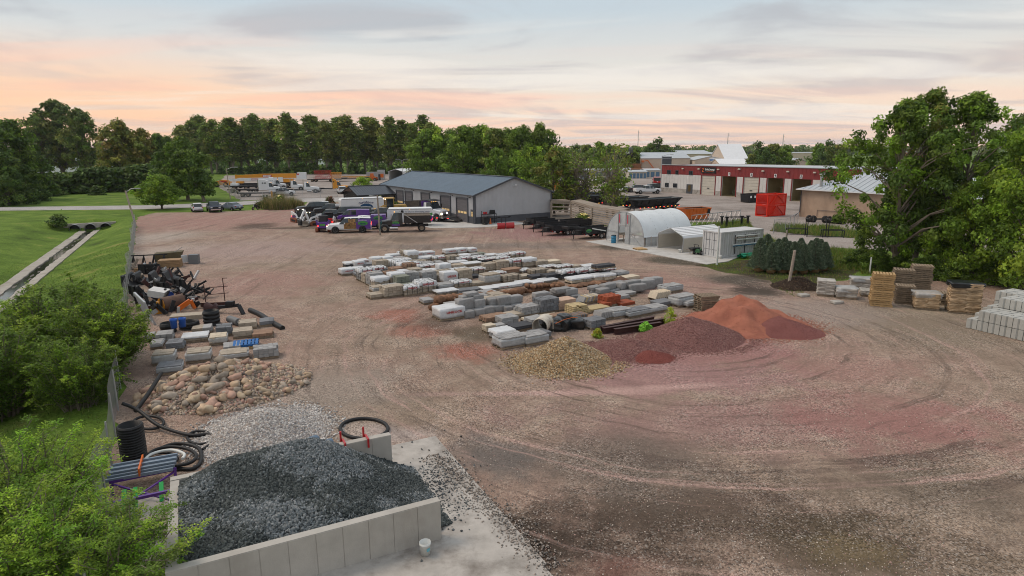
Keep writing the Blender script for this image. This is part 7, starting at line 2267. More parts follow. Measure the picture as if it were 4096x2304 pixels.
for c, x, k, cl in ((1, (785, 1075, 988, 915), 'pav', 'tan'), (1, (835, 1030, 880, 790), 'film', 'tan'), (1, (1022, 1370, 965, 800), 'pav', 'tan'), (1, (1372, 1622, 935, 790), 'uni', 'tan'), (1, (1612, 1915, 892, 725), 'uni', 'tan'), (1, (1330, 1640, 692, 600), 'pav', 'green'), (1, (1660, 1900, 760, 690), 'film', 'slate'), (1, (890, 1170, 632, 598), 'film', 'tan'), (2, (460, 742, 862, 785), 'film', 'grey'), (2, (735, 1015, 838, 740), 'uni', 'tan'), (2, (1020, 1238, 805, 755), 'pav', 'tan'), (2, (870, 1190, 685, 645), 'slab', 'dark'), (2, (1245, 1505, 772, 625), 'film', 'tan'), (2, (1570, 1856, 742, 640), 'str', 'tan'), (2, (1862, 2062, 684, 635), 'pav', 'tan'), (2, (2085, 2300, 690, 640), 'slab', 'dark'), (3, (125, 372, 530, 468), 'slab', 'dark'), (3, (375, 650, 540, 452), 'pav', 'dark')):
 stack(R5, c, *x, k, cl)
R6 = 'band behind the fieldstones'
for c, x, k, cl in ((3, (805, 1000, 602, 512), 'cap', 'cream'), (3, (1005, 1200, 578, 485), 'cap', 'tan'), (3, (1205, 1390, 560, 462), 'cap', 'cream'), (3, (1375, 1560, 545, 445), 'cap', 'cream'), (3, (335, 562, 585, 535), 'cap', 'grey'), (3, (1690, 1980, 535, 492), 'slab', 'cream'), (2, (440, 790, 960, 905), 'cap', 'grey'), (2, (795, 990, 930, 885), 'slab', 'slate'), (2, (985, 1220, 900, 865), 'slab', 'slate'), (2, (1230, 1480, 900, 850), 'cap', 'slate'), (2, (1470, 1660, 850, 808), 'wrap', 'grey'), (2, (1650, 1890, 830, 785), 'wrap', 'grey'), (2, (1855, 2080, 790, 745), 'cap', 'grey'), (2, (2085, 2260, 790, 740), 'wrap', 'grey')):
 stack(R6, c, *x, k, cl)
R7 = 'front stone block'
for c, x, k, cl, kw in ((2, (195, 370, 1120, 1050), 'pav', 'grey', {}), (2, (1878, 2295, 1335, 1190), 'pav', 'grey', dict(bw=0.24)), (2, (2200, 2520, 1285, 1070), 'pav', 'slate', dict(bw=0.24)), (3, (590, 885, 1065, 900), 'slab', 'pink', dict(nz=7)), (3, (1130, 1465, 1095, 1035), 'slab', 'yellow', {}), (3, (1400, 1645, 985, 835), 'pav', 'red', dict(bw=0.22)), (3, (1355, 1490, 1010, 930), 'pav', 'red', dict(d=0.6, bw=0.22)), (3, (1655, 1905, 975, 930), 'slab', 'red', {}), (3, (1530, 1830, 1195, 1070), 'film', 'grey', {}), (3, (1795, 2170, 1185, 1080), 'film', 'slate', {}), (3, (2170, 2440, 1105, 1015), 'film', 'grey', {}), (3, (2300, 2570, 1000, 925), 'slab', 'slate', {}), (3, (1540, 1810, 895, 825), 'slab', 'grey', {}), (3, (1670, 1915, 830, 765), 'slab', 'grey', {}), (3, (890, 1080, 950, 905), 'slab', 'slate', {}), (4, (640, 862, 528, 470), 'pav', 'brown', dict(bw=0.22)), (4, (832, 1022, 492, 448), 'slab', 'tan', {}), (4, (645, 742, 622, 545), 'slab', 'cream', dict(d=0.6)), (4, (738, 838, 588, 543), 'slab', 'grey', dict(d=0.6)), (4, (912, 1135, 610, 560), 'slab', 'dark', {}), (4, (1022, 1125, 520, 482), 'slab', 'cream', dict(d=0.6)), (4, (1205, 1365, 506, 462), 'slab', 'cream', dict(d=0.8)), (4, (1310, 1454, 498, 450), 'slab', 'brown', dict(d=0.8)), (4, (750, 928, 700, 610), 'cap', 'grey', {}), (4, (792, 1032, 782, 672), 'film', 'grey', dict(d=1.1)), (4, (1035, 1245, 748, 650), 'film', 'grey', {}), (3, (1040, 1375, 1265, 1210), 'pav', 'brown', {}), (5, (865, 1000, 158, 98), 'film', 'grey', {}), (5, (965, 1115, 275, 190), 'film', 'grey', dict(bw=0.4)), (5, (1040, 1150, 280, 225), 'film', 'grey', dict(bw=0.4))):
 stack(R7, c, *x, k, cl, **kw)
wr = stack(R7, 2, 480, 915, 1405, 1225, 'wrap', 'grey', d=1.3, desc='large shiny white wrapped stone pallet at the corner of the front block')
def on_edge(label, c, x, col, n, lean=0.25):
 a, e, w, h = footprint(c, *x)
 r = T('slabs_on_edge', label, 'slabs', a + Vector((0, 0, 0.014)), A0)
 link('pallet', ME_PAL, r, (w / 2, 0.45, 0), 0, (w, 0.95, 1))
 for i in range(n):
  block('slab', STN[col[i % len(col)]], r, (w * (i + 0.5) / n, 0.45, 0.13 + h * 0.45), (w / n * 0.8, 0.8, h * 0.9), 0, 0.03, 0, lean)
 return r
on_edge('grey slabs standing on edge near the steel beams', 3, (1310, 1640, 1225, 1120), ['grey'], 11)
on_edge('dark brown slabs standing on edge behind the black tarp', 3, (785, 1080, 1305, 1185), ['slate', 'brown'], 12)
on_edge('mixed grey and ochre flagstones leaning on edge', 3, (1020, 1310, 945, 850), ['grey', 'yellow', 'grey', 'cream'], 9, 0.5)
on_edge('cream stone slabs leaning beside the red bricks', 3, (2260, 2500, 890, 770), ['cream'], 7, 0.5)
def rock_mesh(seed, m, amp=0.28, sub=2, flat=0.8, name='stone'):
 V, Fq = ico(sub)
 out = []
 for v in V:
  q = Vector(v)
  n = mnoise.noise(q * 0.9 + Vector((seed, seed * 2, -seed))) * amp * 1.6 + mnoise.noise(q * 2.3 + Vector((seed, 0, seed))) * amp * 0.5
  out.append(np.array(v) * (1 + n) * np.array((1.0, 0.85, flat)))
 me = fill_mesh(name, np.array(out), Fq, m, smooth=False)
 return me
def rockmat(name, rgb, rnd=0.2, v=0.25):
 return mat(name, rgb, 0.88, var=v, vs=5, rnd=rnd, bump=0.3, bs=25, dirt=0.3)
m_rust = rockmat('rusty fieldstone', (0.20, 0.105, 0.06), 0.3, 0.45)
m_greyrk = rockmat('grey cut stone', (0.27, 0.265, 0.262), 0.12, 0.18)
m_crm = rockmat('tan boulder', (0.44, 0.32, 0.215), 0.25)
m_pnk = rockmat('pink granite boulder', (0.42, 0.265, 0.20), 0.25)
m_gry = rockmat('grey boulder', (0.33, 0.275, 0.22), 0.25)
m_yel = rockmat('pale ochre boulder', (0.46, 0.36, 0.25), 0.2)
RUSTY = [rock_mesh(i * 1.7, m_rust, 0.3, 2, 0.8) for i in range(5)]
ra = random.Random(3)
fs_n = 0
for (x0, y0, x1, y1, n, rad_, lev) in ((340, 1215, 560, 1150, 5, 0.36, 0), (420, 1130, 640, 1080, 5, 0.36, 1), (620, 1090, 900, 1020, 8, 0.24, 1), (950, 990, 1320, 990, 7, 0.30, 0), (1330, 1010, 1650, 960, 5, 0.42, 0), (1900, 900, 2420, 880, 11, 0.30, 0), (1950, 850, 2560, 830, 13, 0.24, 1), (2440, 860, 2640, 870, 8, 0.18, 0)):
 for i in range(n):
  k = (i + 0.5) / n
  P = G(*cp(2, x0 + (x1 - x0) * k, y0 + (y1 - y0) * k + ra.uniform(-12, 12) + (60 if lev else 0)))
  s = rad_ * ra.uniform(0.75, 1.25)
  o = link('fieldstone', RUSTY[fs_n % 5], None, P + Vector((0, 0, s * 0.6 + (0.42 if lev else 0))), ra.uniform(0, 6), (s * 1.15, s, s * 0.95))
  tag(o, 'rusty brown fieldstone boulder in the row between the paver blocks, %s' % ('upper layer' if lev else 'ground layer'), 'boulder', 'rusty fieldstones %s' % ('upper' if lev else 'ground'))
  fs_n += 1
a, e, w, h = footprint(2, 1640, 1940, 985, 880)
o = tag(link('fieldstone', RUSTY[1], None, a + e * (w / 2) + Vector((0, 0.3, 0.3)), A0, (w * 0.55, 0.5, 0.45)), 'largest rusty fieldstone block in the middle of the boulder row', 'boulder')
for i in range(7):
 P = G(*cp(3, 860 + i * 70, 640 - i * 12))
 tag(link('fieldstone', RUSTY[i % 5], None, P + Vector((0, 0, 0.12)), i, (0.6, 0.45, 0.16)), 'flat rusty flagstone lying behind the grey cut blocks', 'flagstone', 'flat rusty flagstones')
CUT = [lump_mesh(i * 5.1 + 2, m_greyrk, 0.06, 'stone') for i in range(5)]
cutl = [(790, 1065, 1238, 1062, .32), (1068, 1250, 1200, 1062, .32), (920, 1070, 1358, 1250, 0), (1078, 1250, 1312, 1218, 0), (850, 1050, 1052, 985, .9), (1058, 1225, 1035, 970, .9), (930, 1132, 992, 930, 1.1), (1325, 1575, 1145, 1035, .38), (1478, 1690, 1145, 1015, .36), (1642, 1890, 1115, 1000, .36), (1252, 1410, 1285, 1180, 0), (1412, 1600, 1252, 1158, 0), (1606, 1727, 1252, 1168, 0), (1728, 1912, 1218, 1138, 0), (2115, 2350, 1015, 935, .4), (2120, 2370, 1075, 1010, 0)]
for i, (xl, xr, yb, yt, z0) in enumerate(cutl):
 a, e, w, h = footprint(2, xl, xr, yb, yt, z0)
 c_ = a + e * (w / 2) + Vector((-e.y, e.x, 0)) * 0.28
 tag(link('cut_stone', CUT[i % 5], None, (c_.x, c_.y, z0 + 0.014), A0 + ra.uniform(-.12, .12), (w, 0.6, h)), 'grey cut wall stone in the front block, %s from the left %s' % (ordinal(i), 'set on another' if z0 else 'on the ground'), 'stone block', 'grey cut wall stones')
cut3 = [(1145, 1335, 705, 650, .42), (1175, 1440, 805, 715, 0), (1340, 1568, 705, 615, .38), (1290, 1452, 765, 690, .3), (1450, 1618, 785, 712, 0), (1490, 1745, 645, 585, .4), (1575, 1700, 755, 680, 0), (1640, 1822, 690, 590, .3), (1840, 2072, 725, 625, .2), (1850, 2040, 745, 690, 0), (1965, 2222, 700, 560, 0), (2105, 2352, 660, 520, 0), (1738, 1985, 625, 560, .55), (500, 640, 790, 710, .3), (540, 775, 765, 690, .5), (630, 820, 820, 770, .1), (705, 905, 795, 700, .3), (815, 960, 870, 800, 0), (470, 640, 830, 760, 0)]
for i, (xl, xr, yb, yt, z0) in enumerate(cut3):
 a, e, w, h = footprint(3, xl, xr, yb, yt, z0)
 c_ = a + e * (w / 2) + Vector((-e.y, e.x, 0)) * 0.28
 tag(link('step_stone', CUT[(i + 2) % 5], None, (c_.x, c_.y, z0 + 0.014), A0 + ra.uniform(-.25, .25), (w, 0.65, h)), 'grey step stone right of the paver cubes, %s from the left %s' % (ordinal(i), 'set on another' if z0 else 'on the ground'), 'stone block', 'grey step stones')
a, e, w, h = footprint(3, 820, 1130, 1165, 1015)
r = T('loose_stone_pallet', 'pallet heaped with small yellow brown building stones', 'pallet', a + e * (w / 2) + Vector((-e.y, e.x, 0)) * 0.5 + Vector((0, 0, .014)), A0)
link('pallet', ME_PAL, r, (0, 0, 0), 0, (w * 1.1, 1.1, 1))
for iz in range(5):
 nn = 6 - iz // 2
 for ix in range(nn):
  for iy in range(4):
   if ra.random() < 0.9 and (iy < 2 or ix == 0 or iz == 4):
    block('stone', STN['yellow'], r, ((ix + .5) / nn * w * (1 - iz * .06) - w / 2 * (1 - iz * .06), -0.5 + (iy + .5) * 0.25 + iz * 0.04, 0.2 + iz * h / 6.2), (w / nn * 0.9, 0.23, h / 7), ra.uniform(-.15, .15), 0.12)
P = G(*cp(4, 1190, 600))
USED += [(P.x, P.y), (P.x + .6, P.y + .3), (P.x + 1.5, P.y), (P.x + 2.3, P.y + .3)]
r = T('rusty_drum', 'rusty white steel pipe section lying beside the black tarp', 'pipe', P + Vector((0, 0, 0.5)), A0 - 0.9)
m_rustw = mat('rusty white paint', (0.55, 0.50, 0.42), 0.6, var=0.1, vs=4, dirt=1.0, dcol=(0.16, 0.06, 0.025))
MB().tube([(0, -0.65, 0), (0, 0.65, 0)], 0.48, 22, cap=False).tube([(0, -0.65, 0), (0, 0.65, 0)], 0.455, 22, cap=False).build('shell', m_rustw, r)
MB().lathe([(0.455, -0.65), (0.48, -0.66), (0.49, -0.62), (0.49, -0.55)], 22, axis='Y').build('rim', m_rustw, r)
m_tarp = mat('black tarpaulin', (0.012, 0.014, 0.016), 0.28, var=0.3, vs=3, bump=0.9, bs=4, spec=0.6)
a, e, w, h = footprint(3, 430, 1215, 1430, 1270)
r = T('tarp_bundle', 'black tarpaulin bundle with an orange strap behind the pea gravel', 'tarp', a + e * 0.9 + Vector((0, 0.4, 0)), A0 - 0.25)
tm = [lump_mesh(40 + i, m_tarp, 0.16, 'tarp_fold') for i in range(3)]
for i, (x, y, z, sx_, sy_, sz_) in enumerate(((-0.6, 0, 0, 1.0, 0.9, 0.55), (0.15, 0.1, 0, 1.2, 1.0, 0.7), (0.95, 0, 0, 0.8, 0.9, 0.62), (0.3, 0.3, 0.35, 0.9, 0.6, 0.5))):
 link('tarp_fold', tm[i % 3], r, (x, y, z), i * 0.6, (sx_, sy_, sz_))
MB().tube([(-0.6, -0.5, 0.55), (0.0, -0.4, 0.72), (0.6, -0.3, 0.78), (0.95, -0.2, 0.7)], 0.022, 5).build('strap', p_orange, r)
for x in (-1.1, -0.75):
 MB().bar((x, -0.45, 0), (x + 0.03, -0.35, 0.75), 0.07).build('stake', m_timber, r)
m_beam = mat('primer brown steel', (0.060, 0.026, 0.024), 0.55, 0.2, var=0.25, vs=3)
for i, ((x0, y0), (x1, y1), lab) in enumerate((((318, 478), (760, 392), 'rearmost dark red steel beam behind the weeds'), ((335, 492), (852, 408), 'middle dark red steel beam beside the weeds'), ((430, 500), (815, 440), 'front short dark red steel beam'))):
 A_, B_ = G(*cp(5, x0, y0)), G(*cp(5, x1, y1))
 d = B_ - A_
 r = T('steel_beam', lab, 'beam', A_ + Vector((0, 0, .014)), math.atan2(d.y, d.x), 'dark red steel beams')
 L_ = d.length
 MB().box((L_ / 2, 0, 0.014), (L_, 0.22, 0.028)).box((L_ / 2, 0, 0.36), (L_, 0.22, 0.028)).build('flange', m_beam, r)
 MB().box((L_ / 2, 0, 0.187), (L_, 0.02, 0.32)).build('web', m_beam, r)
def infill(row, poly, dep, kinds, n_max):
 P = [G(*p) for p in poly]
 c0 = sum(P, Vector()) / len(P)
 made = 0
 for i in range(-16, 17):
  for j in range(-16, 17):
   p = c0 + E1 * (i * 1.36) + E2 * (j * 1.22)
   ins = False
   for k in range(len(P)):
    a, b = P[k], P[k - 1]
    if (a.y > p.y) != (b.y > p.y) and p.x < (b.x - a.x) * (p.y - a.y) / (b.y - a.y) + a.x:
     ins = not ins
   if not ins or made >= n_max or any((p.x - u) ** 2 + (p.y - v) ** 2 < dep for u, v in USED):
    continue
   a = p - E1 * 0.6 - E2 * 0.5
   b = a + E1 * PR.uniform(1.05, 1.3)
   pa, pb, pt = PJ(a), PJ(b), PJ((a.x, a.y, PR.uniform(0.45, 1.0) if dep < 0.9 else PR.uniform(0.35, 0.6)))
   k, cl = PR.choice(kinds)
   CROPS[0] = (0, 0, 1)
   stack(row, 0, pa[0], pb[0], pa[1], pt[1], k, cl, bw=0.4)
   made += 1
infill('gaps of the paver block', [(1390, 1112), (1500, 1052), (1720, 1016), (2110, 1010), (2470, 1072), (2340, 1128), (1950, 1148), (1560, 1190)], 0.8, [('uni', 'tan'), ('uni', 'grey'), ('pav', 'tan'), ('pav', 'grey'), ('wrap', 'grey'), ('cap', 'tan'), ('pav', 'green'), ('str', 'tan'), ('str', 'brown')], 35)
infill('gaps of the front block', [(1800, 1240), (1990, 1170), (2430, 1112), (2680, 1135), (2800, 1195), (2660, 1275), (2400, 1310), (2060, 1370), (1940, 1290)], 0.95, [('pav', 'grey'), ('pav', 'tan'), ('slab', 'cream'), ('slab', 'grey'), ('pav', 'slate'), ('film', 'grey'), ('slab', 'tan')], 11)
# ---- stacks of empty pallets: every pallet is a thing
def pallet_stack(c, xl, xr, yb, yt, label, me, ang, group, d=1.05):
 a, e, w, h = footprint(c, xl, xr, yb, yt, 0, ang)
 w = min(w, 1.35)
 n_ = max(2, int(HT(a, cp(c, 0, yt)[1]) / 0.142))
 ctr = a + e * (w / 2) + Vector((-e.y, e.x, 0)) * (d / 2)
 for i in range(n_):
  o = link('wooden_pallet', me, None, (ctr.x + PR.uniform(-.05, .05) + 0.02 * math.sin(i), ctr.y + PR.uniform(-.05, .05), 0.014 + i * 0.1425), ang + PR.uniform(-.05, .05), (w, d, 1))
  tag(o, label + ', %s from the bottom' % ordinal(i), 'pallet', group)
pallet_stack(5, 1150, 1365, 322, 172, 'weathered pallet in the leaning stack beside the red sand', ME_PAL, A0 - 0.3, 'pallets beside the red sand')
AR = -0.42
pallet_stack(8, 1020, 1265, 815, 480, 'fresh yellowish pallet in the foremost tall stack at right', ME_PALN, AR, 'pallets of the foremost tall stack')
pallet_stack(8, 1270, 1470, 790, 600, 'grey pallet in the low stack between the tall stacks', ME_PAL, AR, 'pallets of the low middle stack')
pallet_stack(8, 1235, 1450, 740, 440, 'grey pallet in the second tall stack behind the foremost one', ME_PAL, AR, 'pallets of the second tall stack')
pallet_stack(8, 1420, 1640, 690, 405, 'grey pallet in the rear tallest stack under the trees', ME_PAL, AR, 'pallets of the rear tallest stack')
pallet_stack(8, 1610, 1820, 800, 680, 'dark weathered pallet in the stack behind the small bag pallet', ME_PAL, AR, 'pallets behind the small bag pallet')
m_bag = mat('tan plastic bag', (0.40, 0.285, 0.175), 0.45, var=0.35, vs=3, rnd=0.2, bump=0.4, bs=9)
m_bagg = mat('greyish film bag', (0.42, 0.39, 0.35), 0.4, var=0.25, vs=3, rnd=0.15, bump=0.4, bs=9)
BAG = [lump_mesh(60 + i, m_bag, 0.10, 'bag') for i in range(3)]
BAGG = [lump_mesh(70 + i, m_bagg, 0.10, 'bag') for i in range(3)]
def bag_pallet(c, xl, xr, yb, yt, label, bags, film=None, ang=AR):
 a, e, w, h = footprint(c, xl, xr, yb, yt, 0, ang)
 h = min(HT(a, cp(c, 0, yt)[1]), 2.2)
 r = T('bag_pallet', label, 'pallet', a + e * (w / 2) + Vector((-e.y, e.x, 0)) * 0.55 + Vector((0, 0, .014)), ang)
 link('pallet', ME_PAL, r, (0, 0, 0), 0, (w, 1.1, 1))
 n = max(2, int((h - 0.13) / 0.13))
 for i in range(n):
  z = 0.13 + i * (h - 0.13) / n
  for j in range(2):
   for k in range(2):
    link('bag', bags[(i + j + k) % 3], r, ((j - .5) * w * 0.48 + PR.uniform(-.03, .03), (k - .5) * 0.54 + PR.uniform(-.03, .03), z), PR.uniform(-.06, .06), (w * 0.52, 0.58, (h - 0.13) / n * 1.15))
 if film:
  link('top_sheet', lump_mesh(90 + n, film, 0.12, 'top_sheet'), r, (0, 0, h - 0.28), 0.2, (w * 1.06, 1.16, 0.36))
 return r
bag_pallet(8, 1810, 2130, 885, 590, 'tall pallet of tan bags with a torn black top sheet', BAG, m_tarp)
bag_pallet(8, 1470, 1720, 850, 690, 'small pallet of tan bags under clear film', BAG, m_clear)
bag_pallet(8, 490, 665, 715, 560, 'two tier pallet of film wrapped bags left of the heap of bags', BAGG)
bag_pallet(8, 680, 890, 740, 640, 'pallet of bags under loose clear film in front', BAGG, m_clear)
bag_pallet(8, 830, 1050, 640, 540, 'pallet of grey wrapped goods behind the bags', BAGG, m_clear)
bag_pallet(8, 930, 1060, 720, 660, 'low dark wrapped pallet beside the foremost tall stack', BAGG)
for x, y, lab in ((690, 790, 'pinkish loose bag lying on the ground by the bag pallets'), (355, 720, 'white loose bag lying beside the mulch pile')):
 tag(link('loose_bag', BAGG[1], None, G(*cp(8, x, y)), 0.3, (0.8, 0.5, 0.2)), lab, 'bag')
m_lock = mat('cast concrete block', (0.40, 0.40, 0.375), 0.9, var=0.10, vs=2, rnd=0.06, bump=0.2, dirt=0.3, dcol=(0.24, 0.22, 0.19))
lk = MB()
poly = [(-0.29, 0.0), (-0.07, 0.0), (0.0, 0.07), (0.07, 0.0), (0.29, 0.0), (0.30, 1.78), (-0.30, 1.78)]
lk.prism(poly, 0.02, 0.58, 'XY')
lk.prism([(-0.27, 0.03), (-0.07, 0.03), (0.0, 0.10), (0.07, 0.03), (0.27, 0.03), (0.28, 1.75), (-0.28, 1.75)], 0.58, 0.605, 'XY')
lk.box((0, 0.45, 0.62), (0.10, 0.16, 0.05)).box((0, 1.3, 0.62), (0.10, 0.16, 0.05))
ME_LOCK = lk.mesh('concrete_block', m_lock)
LB = G(3861, 1311)
ld = Vector((0.404, -0.915, 0))
ln_ = Vector((0.915, 0.404, 0))
for lv, row, n0, n1 in ((0, 0, 0, 6), (1, 0, 1, 6), (0, 1, -1, 5), (1, 1, 0, 5), (2, 1, 1, 4), (0, 2, -2, 4), (1, 2, -1, 4), (2, 2, -1, 3)):
 for i in range(n0, n1):
  p = LB + ld * ((i + 0.5) * 0.615) + ln_ * (row * 1.84)
  o = link('concrete_block', ME_LOCK, None, (p.x, p.y, 0.013 + lv * 0.607), math.atan2(ld.y, ld.x) + PR.uniform(-.012, .012))
  tag(o, 'pale cast concrete block, %s from the left in the %s layer of the %s row' % (ordinal(i - n0), ('bottom', 'middle', 'top')[lv], ('front', 'second', 'rear')[row]), 'concrete block', 'cast concrete blocks')
# ---- stockpiles: mound plus loose stones
m_stone = mat('loose stones', (0.3, 0.3, 0.3), 0.85, var=0.12, vs=9, attr='tint')
def mound(name, label, C, rx, ry, h, m, rot=0.0, peak=(0, 0), rough=0.06, sharp=1.25, seed=1.0, cat='pile', n=40, clip=None):
 V, rr_ = [], 26
 for i in range(rr_ + 1):
  for j in range(n):
   a = 2 * math.pi * j / n
   k = i / rr_
   R = 1 + 0.14 * mnoise.noise(Vector((math.cos(a) * 1.5 + seed, math.sin(a) * 1.5, seed)))
   z = h * max(0.0, 1 - k ** sharp) * (1 - 0.22 * k)
   x, y = math.cos(a) * rx * k * R + peak[0] * (1 - k), math.sin(a) * ry * k * R + peak[1] * (1 - k)
   z += rough * h * 1.6 * mnoise.noise(Vector((x * 1.1 + seed, y * 1.1, seed))) * (1 - k) ** 0.6 * (k ** 0.4 + 0.25) + 0.02 * mnoise.noise(Vector((x * 5, y * 5, seed)))
   q = Vector((x, y, max(z, -0.02 if k < 1 else -0.05)))
   q.rotate(Matrix.Rotation(rot, 3, 'Z'))
   V.append((C[0] + q.x, C[1] + q.y, q.z))
 Fq = [(i * n + j, (i + 1) * n + j, (i + 1) * n + (j + 1) % n, i * n + (j + 1) % n) for i in range(rr_) for j in range(n)]
 r = T(name, label, cat, (0, 0, 0))
 me = fill_mesh('mound', np.array(V), np.array(Fq), m, smooth=True)
 link('mound', me, r)
 return r, np.array(V), np.array(Fq)
def skirt(C, rx, ry, n, rng):
 a = rng.uniform(0, 2 * np.pi, n)
 k = 0.97 + np.abs(rng.normal(0, 0.16, n))
 return np.stack([C[0] + np.cos(a) * rx * k, C[1] + np.sin(a) * ry * k, np.full(n, 0.018)], 1)
def on_surface(V, Fq, n, rng, lift=0.0):
 a, b, c, d = (V[Fq[:, i]] for i in range(4))
 ar = np.linalg.norm(np.cross(c - a, d - b), axis=1) / 2
 f = rng.choice(len(Fq), n, p=ar / ar.sum())
 u, v = rng.uniform(0, 1, (n, 1)), rng.uniform(0, 1, (n, 1))
 P = (a[f] * (1 - u) + b[f] * u) * (1 - v) + (d[f] * (1 - u) + c[f] * u) * v
 P[:, 2] += lift
 return P
def stones(r, P, size, pal, rng, shape='box', flat=0.6, w=None):
 o = scatter('stones', P, size, m_stone, rng, pal, shape, flat, r, weights=w)
 o['kind'] = 'stuff'
 return o
PEA = [(0.34, 0.24, 0.13), (0.44, 0.34, 0.20), (0.22, 0.15, 0.085), (0.52, 0.44, 0.32), (0.13, 0.10, 0.07), (0.38, 0.22, 0.10)]
PUR = [(0.19, 0.09, 0.08), (0.23, 0.11, 0.095), (0.14, 0.066, 0.062), (0.29, 0.17, 0.15)]
rs = np.random.default_rng(91)
c0 = G(2262, 1448)
r, V, Fq = mound('pea_gravel_pile', 'golden brown pea gravel pile in the middle of the yard', (c0.x, c0.y), 2.6, 2.15, 1.36, mat('pea gravel', (0.30, 0.22, 0.13), 0.9, var=0.4, vs=22, bump=0.8, bs=26), seed=3)
stones(r, np.concatenate([on_surface(V, Fq, 12000, rs), skirt(c0, 2.6, 2.15, 3200, rs)]), 0.030, PEA, rs)
m_purp = mat('purple quartzite chips', (0.20, 0.095, 0.085), 0.9, var=0.35, vs=30, bump=0.7, bs=40)
c0 = G(2762, 1352)
r, V, Fq = mound('purple_gravel_pile', 'large purple red crushed quartzite pile', (c0.x, c0.y), 3.3, 2.5, 1.28, m_purp, 0.15, seed=5)
stones(r, np.concatenate([on_surface(V, Fq, 9000, rs), skirt(c0, 3.4, 2.6, 3000, rs)]), 0.024, PUR, rs)
c0 = G(2510, 1405)
r, V, Fq = mound('purple_gravel_pile', 'low purple red crushed quartzite pile left of the large one', (c0.x, c0.y), 2.5, 1.9, 0.62, m_purp, 0.1, seed=6, rough=0.12)
stones(r, np.concatenate([on_surface(V, Fq, 6000, rs), skirt(c0, 2.5, 1.9, 2500, rs)]), 0.024, PUR, rs)
c0 = G(2600, 1432)
r, V, Fq = mound('red_chip_pile', 'small dark red chip heap in front of the purple piles', (c0.x, c0.y), 1.4, 1.0, 0.42, mat('dark red chips', (0.21, 0.062, 0.05), 0.9, var=0.2, vs=30, bump=0.5, bs=50), 0.1, seed=7)
stones(r, on_surface(V, Fq, 3000, rs), 0.015, [(0.22, 0.065, 0.05), (0.17, 0.05, 0.042)], rs)
m_rsand = mat('red sand', (0.33, 0.125, 0.080), 0.95, var=0.2, vs=1.8, bump=0.8, bs=5, dirt=0.7, dcol=(0.25, 0.085, 0.062))
c0 = G(2985, 1302)
r, V, Fq = mound('red_sand_pile', 'tall orange red sand pile with a scooped face', (c0.x, c0.y), 4.0, 3.0, 1.8, m_rsand, -0.1, (-0.4, 0.6), 0.24, 1.1, seed=9)
stones(r, np.concatenate([on_surface(V, Fq, 2500, rs), skirt(c0, 4.1, 3.1, 3500, rs)]), 0.018, [(0.36, 0.14, 0.09), (0.28, 0.09, 0.065)], rs)
c0 = G(3150, 1330)
r, V, Fq = mound('maroon_chip_pile', 'maroon chip heap at the right foot of the red sand', (c0.x, c0.y), 2.3, 1.6, 0.95, mat('maroon chips', (0.20, 0.075, 0.065), 0.9, var=0.2, vs=25, bump=0.6, bs=40), 0.0, (-0.5, 0.3), 0.08, seed=11)
stones(r, on_surface(V, Fq, 2500, rs), 0.016, [(0.20, 0.075, 0.065), (0.16, 0.06, 0.055)], rs)
c0 = G(3190, 1148)
r, V, Fq = mound('mulch_pile', 'dark bark mulch pile behind the short leaning post', (c0.x, c0.y), 2.2, 1.7, 0.85, m_mulch, seed=13, rough=0.12)
stones(r, on_surface(V, Fq, 2500, rs), 0.04, [(0.05, 0.035, 0.025), (0.03, 0.02, 0.015), (0.10, 0.07, 0.045)], rs, 'box', 0.3)
c0 = G(*cp(3, 1640, 530))
r, V, Fq = mound('soil_heap', 'little brown soil heap behind the step stones', (c0.x, c0.y), 0.9, 0.7, 0.42, mat('brown soil', (0.14, 0.08, 0.055), 0.95, var=0.3, vs=9, bump=0.6), seed=14)
LGT = [(0.42, 0.39, 0.36), (0.52, 0.49, 0.46), (0.32, 0.29, 0.27), (0.58, 0.55, 0.52), (0.40, 0.33, 0.28), (0.26, 0.25, 0.25)]
r, V, Fq = mound('pale_gravel_pile', 'pale grey gravel pile between the boulders and the concrete bin', (-9.7, 22.9), 2.3, 2.3, 0.9, mat('pale gravel', (0.38, 0.35, 0.325), 0.9, var=0.35, vs=16, bump=0.9, bs=18), seed=15, rough=0.07)
stones(r, np.concatenate([on_surface(V, Fq, 13000, rs), skirt((-9.7, 22.9), 2.3, 2.3, 3000, rs)]), 0.036, LGT, rs)
WE = Vector((0.894, 0.448, 0)).normalized()
WN_ = Vector((-WE.y, WE.x, 0))
WA = math.atan2(WE.y, WE.x)
WC = Vector((-2.03, 15.85, 0))                          # right front corner of the front wall (outer face)
BW = 4.95                                               # outer width of the bin
BL = 6.75
m_wallc = mat('formed concrete wall', (0.42, 0.395, 0.355), 0.88, var=0.12, vs=1.6, bump=0.15, bs=30, dirt=0.45, dcol=(0.22, 0.185, 0.15), streak=0.22)
binr = T('concrete_bin', 'three sided concrete storage bin holding dark stone', 'bin', WC, WA)
HW = 1.22
def panelled(y, x0, x1, face, nm):
 w_ = MB().box(((x0 + x1) / 2, y, HW / 2 - 0.05), (x1 - x0, 0.24, HW + 0.1)).build(nm, m_wallc, binr)
 n = int((x1 - x0) / 0.62)
 for i in range(n):
  xx = x0 + (i + 0.5) * (x1 - x0) / n
  MB().box((xx, y + face * 0.125, HW / 2 - 0.03), ((x1 - x0) / n - 0.02, 0.016, HW + 0.02)).build('wall_panel', m_wallc, w_)
 return w_
panelled(0.12, -BL, 0.0, -1, 'front_wall')
panelled(BW - 0.12, -BL, -0.05, -1, 'back_wall')
MB().box((-BL + 0.12, BW / 2, HW / 2 - 0.06), (0.24, BW - 0.48, HW + 0.08)).build('left_wall', m_wallc, binr)
